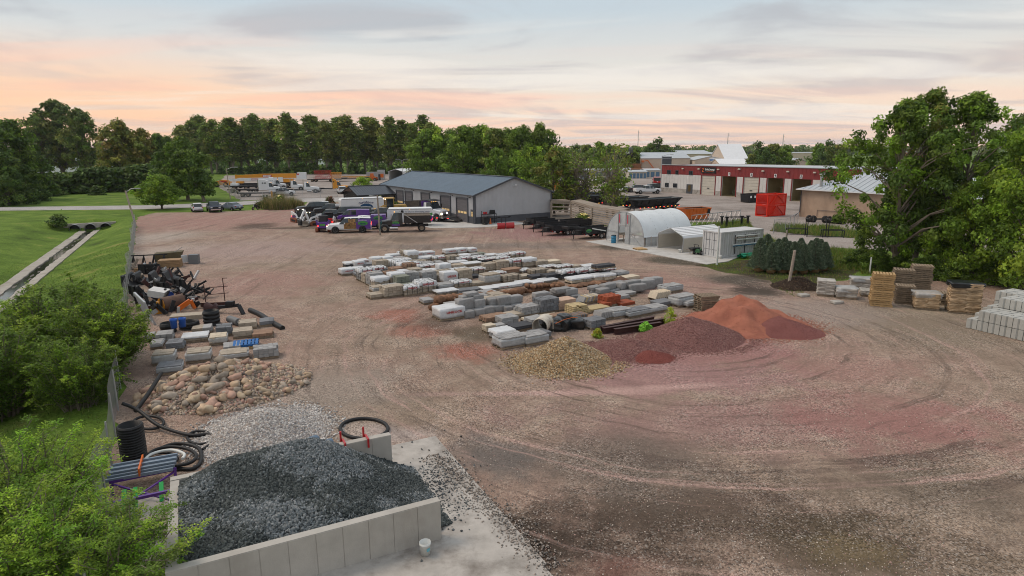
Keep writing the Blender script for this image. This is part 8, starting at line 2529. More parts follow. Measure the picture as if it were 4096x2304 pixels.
struct(MB().box((-3.2, 2.0, -0.07), (10.6, 8.6, 0.2)).build('bin_floor', m_conc, None, (WC.x, WC.y, 0), WA))
sl2 = MB().prism([(G(1724, 1831).x, G(1724, 1831).y), (G(1850, 1950).x, G(1850, 1950).y), (G(2016, 2105).x, G(2016, 2105).y), (1.6, 13.2), (-4, 10.5), (-9, 13.5), (-6.0, 19.6)], -0.1, 0.045, 'XY').build('concrete_apron', m_conc)
struct(sl2)
nx, ny = 56, 34
hv = []
for i in range(nx):
 for j in range(ny):
  x = -BL + 0.25 + (BL + 1.25) * i / (nx - 1)
  y = 0.245 + (BW - 0.49) * j / (ny - 1)
  if x > -0.3:
   y = BW / 2 + (y - BW / 2) * (1 - 0.18 * (x + 0.3))
  k = (x + BL) / (BL + 1.0)
  ridge = 2.10 * math.exp(-((k - 0.42) / 0.60) ** 2) * (0.66 + 0.34 * math.exp(-((y - BW * 0.74) / 1.4) ** 2)) + 0.16 * mnoise.noise(Vector((x * 0.8, y * 0.8, 3)))
  side_ = 1.04 + 0.05 * mnoise.noise(Vector((x, y, 8)))
  edge = min(y - 0.24, BW - 0.24 - y)
  z = min(ridge, (side_ - 0.14 if y < BW / 2 else 1.26) + (edge * 0.72 if y < BW / 2 else edge * 0.95)) if edge < 1.2 else ridge
  fall = max(0.0, (x + 2.7) / 3.3)
  z *= max(0.0, 1 - fall ** 1.25)
  hv.append(tuple(WC + WE * x + WN_ * y + Vector((0, 0, max(z, 0.0)))))
hv = np.array(hv)
hf = np.array([(i * ny + j, (i + 1) * ny + j, (i + 1) * ny + j + 1, i * ny + j + 1) for i in range(nx - 1) for j in range(ny - 1)])
ds = T('dark_stone_pile', 'dark blue grey crushed stone heaped in the concrete bin', 'pile')
link('mound', fill_mesh('mound', hv, hf, mat('dark crushed stone', (0.045, 0.05, 0.052), 0.9, var=0.4, vs=14, bump=1.0, bs=14), smooth=True), ds)
P = on_surface(hv, hf, 30000, rs, 0.005)
dry = np.array([mnoise.noise(Vector((p[0] * 0.45 + 2, p[1] * 0.9, p[2] * 1.2))) + 0.35 * mnoise.noise(Vector((p[0] * 2.5, p[1] * 2.5, 0))) for p in P]) + rs.normal(0, 0.17, len(P))
stones(ds, P[dry < 0.22], 0.034, [(0.055, 0.065, 0.064), (0.075, 0.087, 0.085), (0.038, 0.046, 0.046), (0.10, 0.112, 0.11)], rs, 'box', 0.5)
stones(ds, P[dry >= 0.22], 0.034, [(0.13, 0.148, 0.155), (0.18, 0.20, 0.21), (0.10, 0.115, 0.12), (0.24, 0.25, 0.25)], rs, 'box', 0.5)
ed = [G(1724, 1831), G(1850, 1950), G(2016, 2105), G(2190, 2290)]
eq = np.array([tuple(ed[k].lerp(ed[k + 1], t)) for k, t in zip(rs.integers(0, 3, 1300), rs.uniform(0, 1, 1300))]) + np.stack([rs.normal(0.12, 0.28, 1300), rs.normal(0.05, 0.25, 1300), np.full(1300, 0.05)], 1)
scatter('apron_edge_gravel', eq, 0.024, m_stone, rs, [(0.28, 0.235, 0.20), (0.36, 0.31, 0.27), (0.16, 0.145, 0.13)], 'box', 0.5)['kind'] = 'stuff'
ap = np.stack([rs.normal(-2.6, 0.6, 420), rs.normal(18.6, 1.2, 420), np.full(420, 0.055)], 1)
scatter('strewn_dark_stones', ap, 0.026, m_stone, rs, [(0.06, 0.066, 0.07), (0.10, 0.11, 0.115)], 'box', 0.5)['kind'] = 'stuff'
n = 52000
yy = 12 + 46 * rs.uniform(0, 1, n) ** 1.3
xx = rs.uniform(-0.62, 0.80, n) * yy
keep = (xx * FN.x + yy * FN.y - (FO.x * FN.x + FO.y * FN.y) < -0.2)
dens = np.array([mnoise.noise(Vector((x * 0.25, y * 0.25, 2))) for x, y in zip(xx, yy)])
keep &= dens > rs.uniform(-0.45, 0.5, n)
yp = np.stack([xx[keep], yy[keep], np.full(keep.sum(), 0.016)], 1)
scatter('loose_yard_gravel', yp, 0.024, m_stone, rs, [(0.42, 0.34, 0.28), (0.54, 0.46, 0.39), (0.26, 0.20, 0.165), (0.36, 0.23, 0.20), (0.16, 0.145, 0.13)], 'oct', 0.6)['kind'] = 'stuff'
# ---- boulder pile: 300 boulders one can pick apart, smaller cobbles as stuff
bp_r, V, Fq = mound('cobble_heap', 'tan cobble and earth heap under the large boulders by the fence', (-13.4, 27.6), 3.6, 3.1, 1.25, mat('gravelly earth', (0.26, 0.20, 0.145), 0.95, var=0.4, vs=10, bump=0.9, bs=12), 0.4, seed=17, rough=0.12)
stones(bp_r, on_surface(V, Fq, 5000, rs, 0.01), 0.055, [(0.40, 0.30, 0.22), (0.32, 0.26, 0.21), (0.26, 0.22, 0.19), (0.40, 0.25, 0.20), (0.47, 0.38, 0.28)], rs, 'box', 0.7)
BLD = [rock_mesh(30 + i * 2.1, (m_crm, m_pnk, m_gry, m_yel, m_crm, m_pnk, m_gry)[i], 0.36, 2, 0.76) for i in range(7)]
PB_ = on_surface(V, Fq, 300, rs)
for i, p in enumerate(PB_):
 big_ = (p[0] + 14.6) ** 2 / 5 + (p[1] - 26.2) ** 2 / 5 < 1.2
 s = ra.uniform(0.13, 0.28) if big_ else ra.uniform(0.07, 0.19)
 o = link('boulder', BLD[i % 7], None, (p[0], p[1], p[2] + s * 0.45), ra.uniform(0, 6), (s * ra.uniform(1, 1.3), s, s * ra.uniform(.8, 1.1)))
 o.rotation_euler = (ra.uniform(-.5, .5), ra.uniform(-.5, .5), ra.uniform(0, 6))
 kind_ = ('tan', 'pink', 'grey', 'pale ochre', 'tan', 'pink', 'grey')[i % 7]
 wh = ('upper ' if p[2] > .45 else 'lower ') + ('near ' if p[1] < 27.3 else 'far ') + ('left' if p[0] < -13.4 else 'right')
 tag(o, 'rounded %s %s boulder on the %s side of the boulder pile' % ('large' if big_ else 'small', kind_, wh), 'boulder', 'boulders of the pile, %s %s %s' % ('large' if big_ else 'small', kind_, wh))
# ------------------------------------------------------------------ greenhouse, carport, container, screens, fences
m_poly = mat('white poly film', (0.80, 0.84, 0.86), 0.3, var=0.06, vs=1.5, bump=0.5, bs=3, spec=0.5, trans=0.25)
m_haze = mat('milky clear film', (0.50, 0.52, 0.53), 0.25, var=0.25, vs=1.2, bump=0.6, bs=3, spec=0.5, alpha=0.62)
HA = G(2426, 963.5)
ha = -1.031
hwid, hlen, happ = 6.5, 7.5, 3.68
gh = T('hoop_greenhouse', 'white plastic hoop greenhouse with an open framed door', 'greenhouse', HA + Vector((0, 0, .07)), ha)
def arch(k, x0=0.0, x1=hwid, top=happ, grow=0.0):
 a = math.pi * k
 return ((x0 + x1) / 2 - math.cos(a) * ((x1 - x0) / 2 + grow), max(0.0, math.sin(a)) ** 0.72 * (top + grow))
nk, nl_ = 28, 33
vs, fs = [], []
for j in range(nl_):
 y = hlen * j / (nl_ - 1)
 sag = -0.07 * abs(math.sin(math.pi * 4 * j / (nl_ - 1))) + 0.03
 for i in range(nk + 1):
  k = 0.0 + i / nk
  x, z = arch(max(0.02, min(0.98, k)), grow=sag)
  zc = max(z, 1.0)
  if k > 0.9 and z < 1.05:
   zc = 1.05
  elif k < 0.1:
   zc = max(z, 0.1)
  vs.append((x, y, zc))
for j in range(nl_ - 1):
 for i in range(nk):
  fs.append((j * (nk + 1) + i, j * (nk + 1) + i + 1, (j + 1) * (nk + 1) + i + 1, (j + 1) * (nk + 1) + i))
MB().add(vs, fs, 0, True).build('cover', m_poly, gh)
for j in range(5):
 MB().tube([(arch(k)[0], hlen * j / 4, arch(k)[1]) for k in np.linspace(0, 1, 24)], 0.035, 6).build('hoop', m_galv, gh)
for nm, y in (('front_film', 0.02), ('rear_film', hlen - 0.02)):
 mb = MB()
 dl, dr, dh = 2.15, 3.35, 2.05
 for i in range(40):
  k0, k1 = i / 40, (i + 1) / 40
  (xa, za), (xb, zb) = arch(k0), arch(k1)
  z0 = 0.0 if nm == 'rear_film' or not (dl - 0.05 < (xa + xb) / 2 < dr + 0.05) else dh
  if za + zb > 2 * z0:
   mb.quad((xa, y, z0), (xb, y, z0), (xb, y, max(zb, z0)), (xa, y, max(za, z0)))
 mb.build(nm, m_haze, gh)
fr = MB()
for x in (2.1, 3.4, 4.1):
 fr.bar((x, -0.03, 0), (x, -0.03, happ * 0.98 if x < 4 else 3.4), 0.09)
fr.bar((2.1, -0.03, 2.08), (4.1, -0.03, 2.08), 0.09).bar((0.1, -0.03, 1.25), (2.1, -0.03, 1.25), 0.06).bar((4.1, -0.03, 1.25), (6.4, -0.03, 1.25), 0.06).bar((4.2, -0.03, 1.2), (6.0, -0.03, 0.1), 0.06)
fr.build('end_frame', m_galv, gh)
MB().box((3.75, -0.09, 1.0), (0.66, 0.05, 2.0)).build('door', m_haze, gh)
for x in (2.35, 3.75):
 MB().box((x, -0.07, 2.85), (0.13, 0.04, 1.0)).build('red_strip', mat('faded red board', (0.50, 0.06, 0.09), 0.6), gh)
for j in range(8):
 MB().bar((hwid - 0.05, 0.1 + j, 0), (hwid - 0.05, 0.1 + j if j < 7 else hlen, 1.1), 0.07).build('side_post', m_timber, gh)
MB().quad((hwid - 0.02, 0.3, 0.02), (hwid - 0.02, hlen, 0.02), (hwid - 0.02, hlen, 1.05), (hwid - 0.02, 0.3, 1.05)).build('side_film', m_haze, gh)
for i, (x, y) in enumerate(((1.2, 2.0), (4.9, 2.5), (1.2, 5.0), (4.9, 5.4))):
 MB().box((x, y, 0.8), (1.6, 2.2, 0.08)).bar((x - .7, y - 1, 0), (x - .7, y - 1, .8), .08).bar((x + .7, y - 1, 0), (x + .7, y - 1, .8), .08).build('bench', m_timber, gh)
bd = T('blue_barrel', 'blue plastic barrel beside the greenhouse door', 'barrel', G(2454, 974) + Vector((0, 0, .07)))
MB().lathe([(0.0, 0), (0.27, 0.0), (0.29, 0.1), (0.28, 0.3), (0.305, 0.32), (0.305, 0.36), (0.28, 0.38), (0.28, 0.58), (0.305, 0.6), (0.305, 0.64), (0.28, 0.66), (0.27, 0.88), (0.0, 0.9)], 16).build('drum', mat('blue plastic', (0.03, 0.19, 0.33), 0.45, var=0.15), bd)
MB().lathe([(0.29, 0.86), (0.30, 0.92), (0.27, 0.92)], 16).build('rim', m_dark, bd)
tag(link('wooden_pallet', ME_PALN, None, G(2560, 1000) + Vector((0, 0, .07)), 0.3, (1.2, 1.2, 1)), 'yellowish wooden pallet lying flat before the greenhouse', 'pallet')
CA = G(2630, 993.8)
cw, cl2, ce, cr2 = 3.86, 6.5, 1.62, 2.4
ct = T('carport_shed', 'cream metal tunnel carport beside the greenhouse', 'carport', CA + Vector((0, 0, .07)), -1.065)
prof = [(0, 0), (0, ce - 0.15), (0.12, ce + 0.08), (cw / 2, cr2), (cw - 0.12, ce + 0.08), (cw, ce - 0.15), (cw, 0)]
for (a, b), n in (((0, 1), 6), ((1, 2), 1), ((2, 3), 6), ((3, 4), 6), ((4, 5), 1), ((5, 6), 6)):
 A_, B_ = Vector((prof[a][0], 0, prof[a][1])), Vector((prof[b][0], 0, prof[b][1]))
 for i in range(n):
  p, q = A_.lerp(B_, i / n), A_.lerp(B_, (i + 1) / n)
  nrm = Vector((-(q - p).z, 0, (q - p).x)).normalized() * 0.03
  mb = MB()
  for s0, s1, o in ((0, 0.7, 0), (0.7, 0.85, 1), (0.85, 1.0, 0)):
   u, v = p.lerp(q, s0), p.lerp(q, s1)
   of = nrm * o
   mb.quad(u + of, v + of, v + of + Vector((0, cl2, 0)), u + of + Vector((0, cl2, 0)))
  mb.build('metal_sheet', m_white if a in (1, 2, 3, 4) else m_cream, ct)
mb = MB().tube([(x, 0.02, z) for x, z in prof], 0.05, 6).tube([(x, cl2 / 2, z - 0.04) for x, z in prof[1:6]], 0.04, 6).build('rib_frame', m_galv, ct)
CC = G(2806.7, 1022.7)
m_cont = mat('scuffed white container', (0.53, 0.53, 0.53), 0.5, var=0.08, vs=2, dirt=0.45, dcol=(0.30, 0.25, 0.21), streak=0.4)
sc_ = T('shipping_container', 'scuffed white shipping container with door bars facing the yard', 'container', CC + Vector((0, 0, .07)), -1.075)
W_, D_, H_ = 2.44, 6.06, 2.59
fr = MB()
for x in (0.07, W_ - 0.07):
 for y in (0.07, D_ - 0.07):
  fr.box((x, y, H_ / 2), (0.14, 0.14, H_))
for z in (0.08, H_ - 0.06):
 for x in (0.06, W_ - 0.06):
  fr.box((x, D_ / 2, z), (0.1, D_ - 0.28, 0.13))
 for y in (0.06, D_ - 0.06):
  fr.box((W_ / 2, y, z), (W_ - 0.28, 0.1, 0.13))
fr.build('frame', m_cont, sc_)
MB().box((W_ / 2, D_ / 2, H_ - 0.03), (W_ - 0.2, D_ - 0.2, 0.03)).build('roof', m_cont, sc_)
for xs_, nm in ((W_ - 0.04, 'right_side'), (0.04, 'left_side')):
 mb = MB()
 n = 18
 pts = []
 for i in range(n):
  y0 = 0.14 + i * (D_ - 0.28) / n
  st_ = (D_ - 0.28) / n
  pts += [(xs_, y0), (xs_, y0 + st_ * 0.35), (xs_ - (0.05 if xs_ > 1 else -0.05), y0 + st_ * 0.5), (xs_ - (0.05 if xs_ > 1 else -0.05), y0 + st_ * 0.85)]
 pts.append((xs_, D_ - 0.14))
 for p, q in zip(pts, pts[1:]):
  mb.quad((p[0], p[1], 0.12), (q[0], q[1], 0.12), (q[0], q[1], H_ - 0.1), (p[0], p[1], H_ - 0.1))
 mb.build(nm, m_cont, sc_)
MB().box((W_ / 2, D_ - 0.1, H_ / 2), (W_ - 0.2, 0.04, H_ - 0.2)).build('rear_wall', m_cont, sc_)
for s in (0, 1):
 d = MB().box((W_ * (0.28 + 0.44 * s), 0.08, H_ / 2), (W_ * 0.42, 0.06, H_ - 0.3)).build('door', m_cont, sc_)
 for k in (0.12, 0.30):
  MB().cyl((W_ * (0.07 + k + 0.44 * s), 0.02, 0.1), (W_ * (0.07 + k + 0.44 * s), 0.02, H_ - 0.1), 0.022, 0.022, 6).build('lock_bar', m_galv, d)
 MB().box((W_ * (0.28 + 0.44 * s), 0.045, 0.75), (W_ * 0.36, 0.012, 0.03)).box((W_ * (0.28 + 0.44 * s), 0.045, 1.7), (W_ * 0.36, 0.012, 0.03)).build('door_ridge', m_dark, d)
text('NEW 468882', m_dark, sc_, (W_ + 0.015, 4.75, 2.15), 0.18, (math.pi / 2, 0, math.pi / 2))
text('22G1', m_dark, sc_, (W_ + 0.015, 4.3, 1.9), 0.16, (math.pi / 2, 0, math.pi / 2))
m_pvc = mat('white plastic pipe', (0.66, 0.67, 0.64), 0.4, var=0.1)
for i, (y0, y1, z, mm, lab) in enumerate(((1.9, 5.2, 2.12, m_pvc, 'topmost white pipe hung on the container side'), (1.8, 5.0, 1.95, m_timber, 'brown pole hung below the topmost white pipe'), (2.0, 5.2, 1.75, m_pvc, 'second white pipe hung on the container side'), (1.5, 6.6, 1.25, m_pvc, 'long white pipe sticking out past the container end'), (1.5, 4.9, 1.15, mat('blue pipe', (.04, .16, .30), .4), 'blue pipe hung under the long white pipe'))):
 M_ = sc_.matrix_basis
 A_, B_ = M_ @ Vector((W_ + 0.22, y0, z)), M_ @ Vector((W_ + 0.22, y1, z))
 o = MB().tube([A_, B_], 0.055, 10).build('pipe', mm)
 tag(o, lab, 'pipe')
mb = MB()
for y in (2.0, 3.4, 4.8):
 mb.bar((W_, y, 2.0), (W_ + 0.32, y, 2.0), 0.05).bar((W_, y, 1.1), (W_ + 0.32, y, 1.1), 0.05).bar((W_ + 0.02, y, 0.3), (W_ + 0.02, y, 2.2), 0.05)
mb.build('pipe_rack', m_dark, sc_)
for i in range(3):
 A_, B_ = M_ @ Vector((W_ + 0.5 + i * 0.26, 2.0, 0.16 + 0.14 * (i == 1))), M_ @ Vector((W_ + 0.5 + i * 0.26, 4.4, 0.16 + 0.14 * (i == 1)))
 tag(MB().tube([A_, B_], 0.13, 12, cap=False).build('green_pipe', mat('green plastic pipe', (0.02, 0.36, 0.20), 0.4)), 'bright green plastic pipe beside the container, %s' % ('nearest it', 'lying on top', 'farthest from it')[i], 'pipe')
def bucket(label, P, rz=0.0, m=None, z=0.05, lbl=None):
 b_ = T('plastic_bucket', label, 'bucket', P + Vector((0, 0, z)), rz)
 MB().lathe([(0.0, 0.01), (0.130, 0.0), (0.150, 0.30), (0.162, 0.31), (0.162, 0.34), (0.152, 0.345), (0.155, 0.37), (0.145, 0.37), (0.122, 0.03), (0.0, 0.03)], 20).build('pail', m or m_pvc, b_)
 MB().tube([(math.cos(a) * 0.165, -0.02 - 0.02 * math.sin(a), 0.33 - 0.2 * math.sin(a)) for a in np.linspace(0, math.pi, 12)], 0.005, 5).build('handle', m_galv, b_)
 if lbl:
  mb = MB()
  for i in range(6):
   a0, a1 = -1.35 + i * 0.12, -1.35 + (i + 1) * 0.12
   mb.quad((math.cos(a0) * 0.1455, math.sin(a0) * 0.1455, 0.14), (math.cos(a1) * 0.1455, math.sin(a1) * 0.1455, 0.14), (math.cos(a1) * 0.151, math.sin(a1) * 0.151, 0.24), (math.cos(a0) * 0.151, math.sin(a0) * 0.151, 0.24))
  mb.build('label_print', lbl, b_)
 return b_
bucket('white plastic bucket with a teal label by the concrete bin', G(1702, 2222), 0.2, None, 0.05, mat('teal label', (.15, .42, .5), .5))
bucket('white bucket standing before the carport', G(2732, 1012) + Vector((-.4, -.2, 0)), 0, None, 0.07)
bucket('white bucket at the foot of the container post', G(2880, 1038), 0, None, 0.02)
blu = mat('blue bucket plastic', (0.02, 0.10, 0.42), 0.4)
for i, (x, y) in enumerate(((445, 280), (520, 270))):
 b_ = bucket('upturned blue bucket on a stone pallet, %s of two' % ('left', 'right')[i], G(*cp(7, x, y)), i, blu, 0.55)
 b_.scale = (1.35, 1.35, 1.5)
wb = T('wheelbarrow', 'black wheelbarrow of soil beside the container doors', 'wheelbarrow', G(2775, 1018) + Vector((0, 0, .07)), 0.3)
MB().prism([(-0.5, 0.62), (0.55, 0.68), (0.25, 0.3), (-0.25, 0.3)], -0.35, 0.35, 'XZ').build('tray', m_black, wb)
MB().bar((-1.1, -0.25, 0.55), (0.5, -0.15, 0.28), 0.05).bar((-1.1, 0.25, 0.55), (0.5, 0.15, 0.28), 0.05).bar((-.3, -.25, .35), (-.3, -.25, 0), .05).bar((-.3, .25, .35), (-.3, .25, 0), .05).build('frame', m_timber, wb)
wheel(wb, 0.6, 0.0, 0.2, 0.1, m_rimb, 1)
mw = T('utility_cart', 'small green walk behind mower by the container', 'mower', G(2797, 1020) + Vector((0, 0, .07)), 0.8)
MB().box((0, 0, 0.4), (0.9, 0.6, 0.35), taper=0.8).build('body', mat('dull green paint', (.03, .10, .04), .5), mw)
MB().tube([(-0.4, -.25, .5), (-0.8, -.25, 1.1), (-0.8, .25, 1.1), (-.4, .25, .5)], .03, 6).build('handle', m_dark, mw)
for x in (-.35, .4):
 for s in (-1, 1):
  wheel(mw, x, s * .38, .24, .14, m_rim, s)
def post(label, px, pyb, pyt, r0, m, lean=0.0, nm='wooden_post'):
 P = G(px, pyb)
 h = HT(P, pyt)
 t = T(nm, label, 'post', P)
 MB().cyl((0, 0, -.2), (lean, 0, h), r0, r0 * .85, 8).build('shaft', m, t)
 MB().cyl((lean * .98, 0, h * .97), (lean, 0, h + .02), r0 * .9, r0 * .7, 8).build('top', m, t)
post('square pale post in front of the container corner', 2867, 1060, 905, 0.11, m_pvc)
post('short leaning grey post beside the mulch pile', 3152, 1150, 1002, 0.13, m_timber, 0.28)
post('pale post behind the balled spruces', 3139, 1025, 922, 0.11, m_timber)
post('low stub post by the undergrowth', 3478, 1095, 1030, 0.07, m_pvc)
TP = [G(2205, 878), G(2283, 880), G(2367, 911), G(2475, 935)]
hp = HT(TP[0], 806)
ts_ = T('timber_screen', 'weathered timber slat screen with a slatted roof between shop and greenhouse', 'screen', (0, 0, 0))
for i, p in enumerate(TP):
 MB().box((p.x, p.y, hp / 2), (0.24, 0.24, hp), A0).build('post', m_timber, ts_)
for i, nb in ((0, 5), (1, 9), (2, 9)):
 a, b = TP[i], TP[i + 1]
 for k in range(nb):
  z = 0.25 + (hp - 0.45) * k / (nb - 1)
  MB().bar((a.x, a.y, z), (b.x, b.y, z), 0.05, 0.17 if i else 0.2).build('board', m_timber, ts_)
for i in range(3):
 a, b = TP[i], TP[i + 1]
 back = E1 * 2.6 + E2 * 1.0 if i else E2 * 2.4 + E1 * 0.6
 n = max(8, int((b - a).length / 0.3))
 MB().bar((a.x, a.y, hp + .06), (b.x, b.y, hp + .06), .1, .22).bar(tuple(a + back + Vector((0, 0, hp + .06))), tuple(b + back + Vector((0, 0, hp + .06))), .1, .22).build('beam', m_timber, ts_)
 for k in range(n):
  p = a.lerp(b, (k + .5) / n)
  MB().bar((p.x, p.y, hp + .2), tuple(p + back + Vector((0, 0, hp + .2))), .2, .04).build('roof_slat', m_timber, ts_)
m_link = mat('chain link mesh', (0.36, 0.37, 0.38), 0.5, 0.4, var=0.15, vs=3, alpha=0.5)
m_link2 = mat('far chain link mesh', (0.34, 0.35, 0.36), 0.5, 0.3, alpha=0.22)
def chain(label, P, h, m, sp=3.0, wavy=0.0, rail=True):
 r = T('chain_link_fence', label, 'fence', (0, 0, 0))
 pts = []
 for a, b in zip(P, P[1:]):
  n = max(1, int((b - a).length / sp))
  pts += [a.lerp(b, i / n) for i in range(n)]
 pts.append(P[-1])
 for p in pts:
  MB().cyl((p.x, p.y, -.1), (p.x, p.y, h + .05), .035, .03, 6).build('post', m_galv, r)
 vs = []
 fine = []
 for a, b in zip(pts, pts[1:]):
  fine += [a.lerp(b, k / 6) for k in range(6)]
 fine.append(pts[-1])
 for i, p in enumerate(fine):
  s = wavy * math.sin(i * 0.42) * (0.6 + .4 * math.sin(i * .13))
  q = p + FN * (0.05 + abs(s) * .35)
  vs += [(q.x, q.y, .02), (q.x + FN.x * s, q.y + FN.y * s, h - abs(s) * .25)]
 MB().add(vs, [(2 * i, 2 * i + 2, 2 * i + 3, 2 * i + 1) for i in range(len(fine) - 1)], 0, True).build('mesh', m, r)
 if rail:
  MB().tube([(p.x, p.y, h) for p in pts], .025, 5).build('top_rail', m_galv, r)
chain('wavy chain link fence along the left side of the yard', [fp(-7), fp(89)], 1.8, m_link, 3.0, 0.22, False)
chain('chain link fence round the crane lot', [G(872, 745), G(962, 804), G(1140, 800), G(1350, 788)], 2.0, m_link2, 3.5)
chain('low chain link fence before the bright red crates', [G(3093, 935), G(3140, 930), G(3190, 900)], 1.8, m_link2, 3.0)
ga, gb = G(2765, 912), G(2960, 888)
gt = T('pipe_gate', 'long grey pipe gate behind the greenhouse', 'gate', (0, 0, 0))
MB().bar((ga.x, ga.y, 1.75), (gb.x, gb.y, 1.75), .09).bar((ga.x, ga.y, .25), (gb.x, gb.y, .25), .07).build('rail', m_galv, gt)
for k in range(11):
 p = ga.lerp(gb, k / 10)
 MB().bar((p.x, p.y, 0), (p.x, p.y, 1.75 if k < 10 else 2.1), .07).build('upright', m_galv, gt)
 if k < 10:
  q = ga.lerp(gb, (k + 1) / 10)
  MB().bar((p.x, p.y, .3), (q.x, q.y, 1.7), .03).build('brace', m_galv, gt)
cv = T('culvert_headwall', 'concrete culvert headwall with three dark pipe mouths', 'culvert', fp(103.6, s_right(104) + 1.2, DEEP - .1), math.atan2(FN.y, FN.x) + math.pi)
MB().box((0, .5, .55), (7.2, .5, 1.5)).build('headwall', m_cedge, cv)
for x in (-2.1, 0, 2.1):
 MB().tube([(x, -.6, .45), (x, .6, .45)], .78, 16, cap=False).tube([(x, -.6, .45), (x, .6, .45)], .70, 16, cap=False).build('pipe', m_galv, cv)
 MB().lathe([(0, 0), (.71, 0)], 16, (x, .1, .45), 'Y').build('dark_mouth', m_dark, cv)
# ------------------------------------------------------------------ trailers beside the shop, plow, shelf
def dump_trailer(label, px, py, deg, L_, wall, goose=False, cap=True):
 r = T('black_trailer', label, 'trailer', G(px, py) + Vector((0, 0, .014)), rad(deg), 'black trailers beside the shop')
 MB().box((L_ / 2 + 1.2, 0, .62), (L_, 1.9, .12)).build('deck', m_black, r)
 for s in (-1, 1):
  MB().box((L_ / 2 + 1.2, s * .98, .66 + wall / 2), (L_, .06, wall)).build('side_wall', m_black, r)
  for k in range(2):
   wheel(r, 1.2 + L_ * .55 + k * .85, s * 1.12, .36, .2, m_rim, s)
  MB().box((1.2 + L_ * .55 + .42, s * 1.12, .8), (1.8, .26, .05)).build('fender', m_black, r)
  for k in range(4):
   MB().box((1.4 + k * (L_ - .4) / 3.5, s * 1.02, .56), (.28, .02, .07)).build('reflector', m_tail if k % 2 else m_ltr, r)
 MB().box((1.22, 0, .66 + wall / 2), (.06, 1.9, wall)).build('front_wall', m_black, r)
 MB().bar((0, 0, .6), (1.25, .8, .6), .12).bar((0, 0, .6), (1.25, -.8, .6), .12).build('tongue', m_black, r)
 MB().cyl((.15, 0, .02), (.15, 0, 1.0), .05, .05, 8).build('jack', m_black, r)
 MB().box((.8, 0, .85), (.5, .9, .4)).build('tool_box', m_dark, r)
 MB().box((1.16, 0, .62), (.03, 1.9, .1)).build('front_rail', m_tail, r)
 if goose:
  MB().bar((1.4, .7, 1.3), (-1.0, .5, 1.55), .2, .25).bar((1.4, -.7, 1.3), (-1.0, -.5, 1.55), .2, .25).box((-1.0, 0, 1.5), (.3, 1.4, .3)).build('gooseneck', m_black, r)
  MB().bar((2.2, -1.05, 1.3), (4.2, -1.05, .9), .12).build('lift_ram', m_pvc, r)
  decal(r, 1.7, -1.03, 1.05, .8, .42, -1)
 return r
dump_trailer('black open trailer with sheeted load nearest the shop gable', 2090, 917, 30, 3.6, .75)
dump_trailer('black trailer second from the shop gable', 2130, 930, 30, 3.6, .7)
dump_trailer('black trailer with a tool box third from the shop gable', 2165, 945, 30, 3.8, .65)
dump_trailer('black gooseneck dump trailer beside the greenhouse', 2290, 958, 28, 4.2, .75, True)
dump_trailer('black trailer behind the gooseneck trailer', 2225, 925, 30, 4.0, .8)
sn = T('snow_plow', 'red snow plow blade on the gravel before the shop gable', 'snow plow', G(2022, 915) + Vector((0, 0, .014)), 0.3)
for s in (-1, 1):
 mb = MB()
 for k in range(6):
  a0, a1 = k / 6, (k + 1) / 6
  f = lambda t: (-.18 * math.sin(math.pi * t), t * .85)
  mb.quad((s * .05, f(a0)[0], f(a0)[1]), (s * 1.25, f(a0)[0] - .1, f(a0)[1]), (s * 1.25, f(a1)[0] - .1, f(a1)[1]), (s * .05, f(a1)[0], f(a1)[1]))
 mb.build('blade', p_red, sn)
MB().bar((0, .2, .2), (0, .9, .3), .25).bar((-.3, .9, .3), (-.3, .8, 1.5), .08).bar((.3, .9, .3), (.3, .8, 1.5), .08).bar((-.9, .8, 1.5), (.9, .8, 1.5), .07).box((-.8, .75, 1.6), (.35, .2, .14)).box((.8, .75, 1.6), (.35, .2, .14)).build('mount', m_black, sn)
sf = T('steel_shelf', 'dark steel shelf with fuel cans against the shop gable corner', 'shelf', SB + E1 * 2.0 - E2 * .75 + Vector((0, 0, .05)), A0)
for x, y in ((-1.1, -.4), (1.1, -.4), (-1.1, .3), (1.1, .3)):
 MB().bar((x, y, 0), (x, y, 1.9 if y > 0 else 1.45), .06).build('leg', m_black, sf)
for z in (.75, 1.42):
 MB().box((0, -.05, z), (2.3, .8, .06)).build('shelf_board', m_black, sf)
for x, mm in ((-.9, p_red), (-.55, p_red), (.5, m_black)):
 MB().box((x, -.1, 1.62 if x < 0 else 1.75), (.24 if x < 0 else .9, .3, .34 if x < 0 else .5), taper=.85).build('can', mm, sf)
tb = T('wheeled_bin', 'black wheeled trash bin at the shop corner', 'trash bin', SB - E2 * 1.6 + E1 * .8 + Vector((0, 0, .05)), A0)
MB().box((0, 0, .55), (.6, .6, 1.0), taper=1.12).build('bin_body', m_dark, tb)
MB().box((0, 0, 1.08), (.7, .72, .06)).build('lid', m_dark, tb)
for s in (-1, 1):
 wheel(tb, -.25, s * .3, .13, .06, m_rimb, s)
cn_ = T('traffic_cone', 'orange traffic cone at the shop corner shelf', 'cone', SB - E2 * 1.3 + E1 * 1.9 + Vector((0, 0, .05)))
MB().cyl((0, 0, .04), (0, 0, .85), .18, .03, 10).build('cone', p_orange, cn_)
MB().box((0, 0, .02), (.45, .45, .04)).build('base', p_orange, cn_)
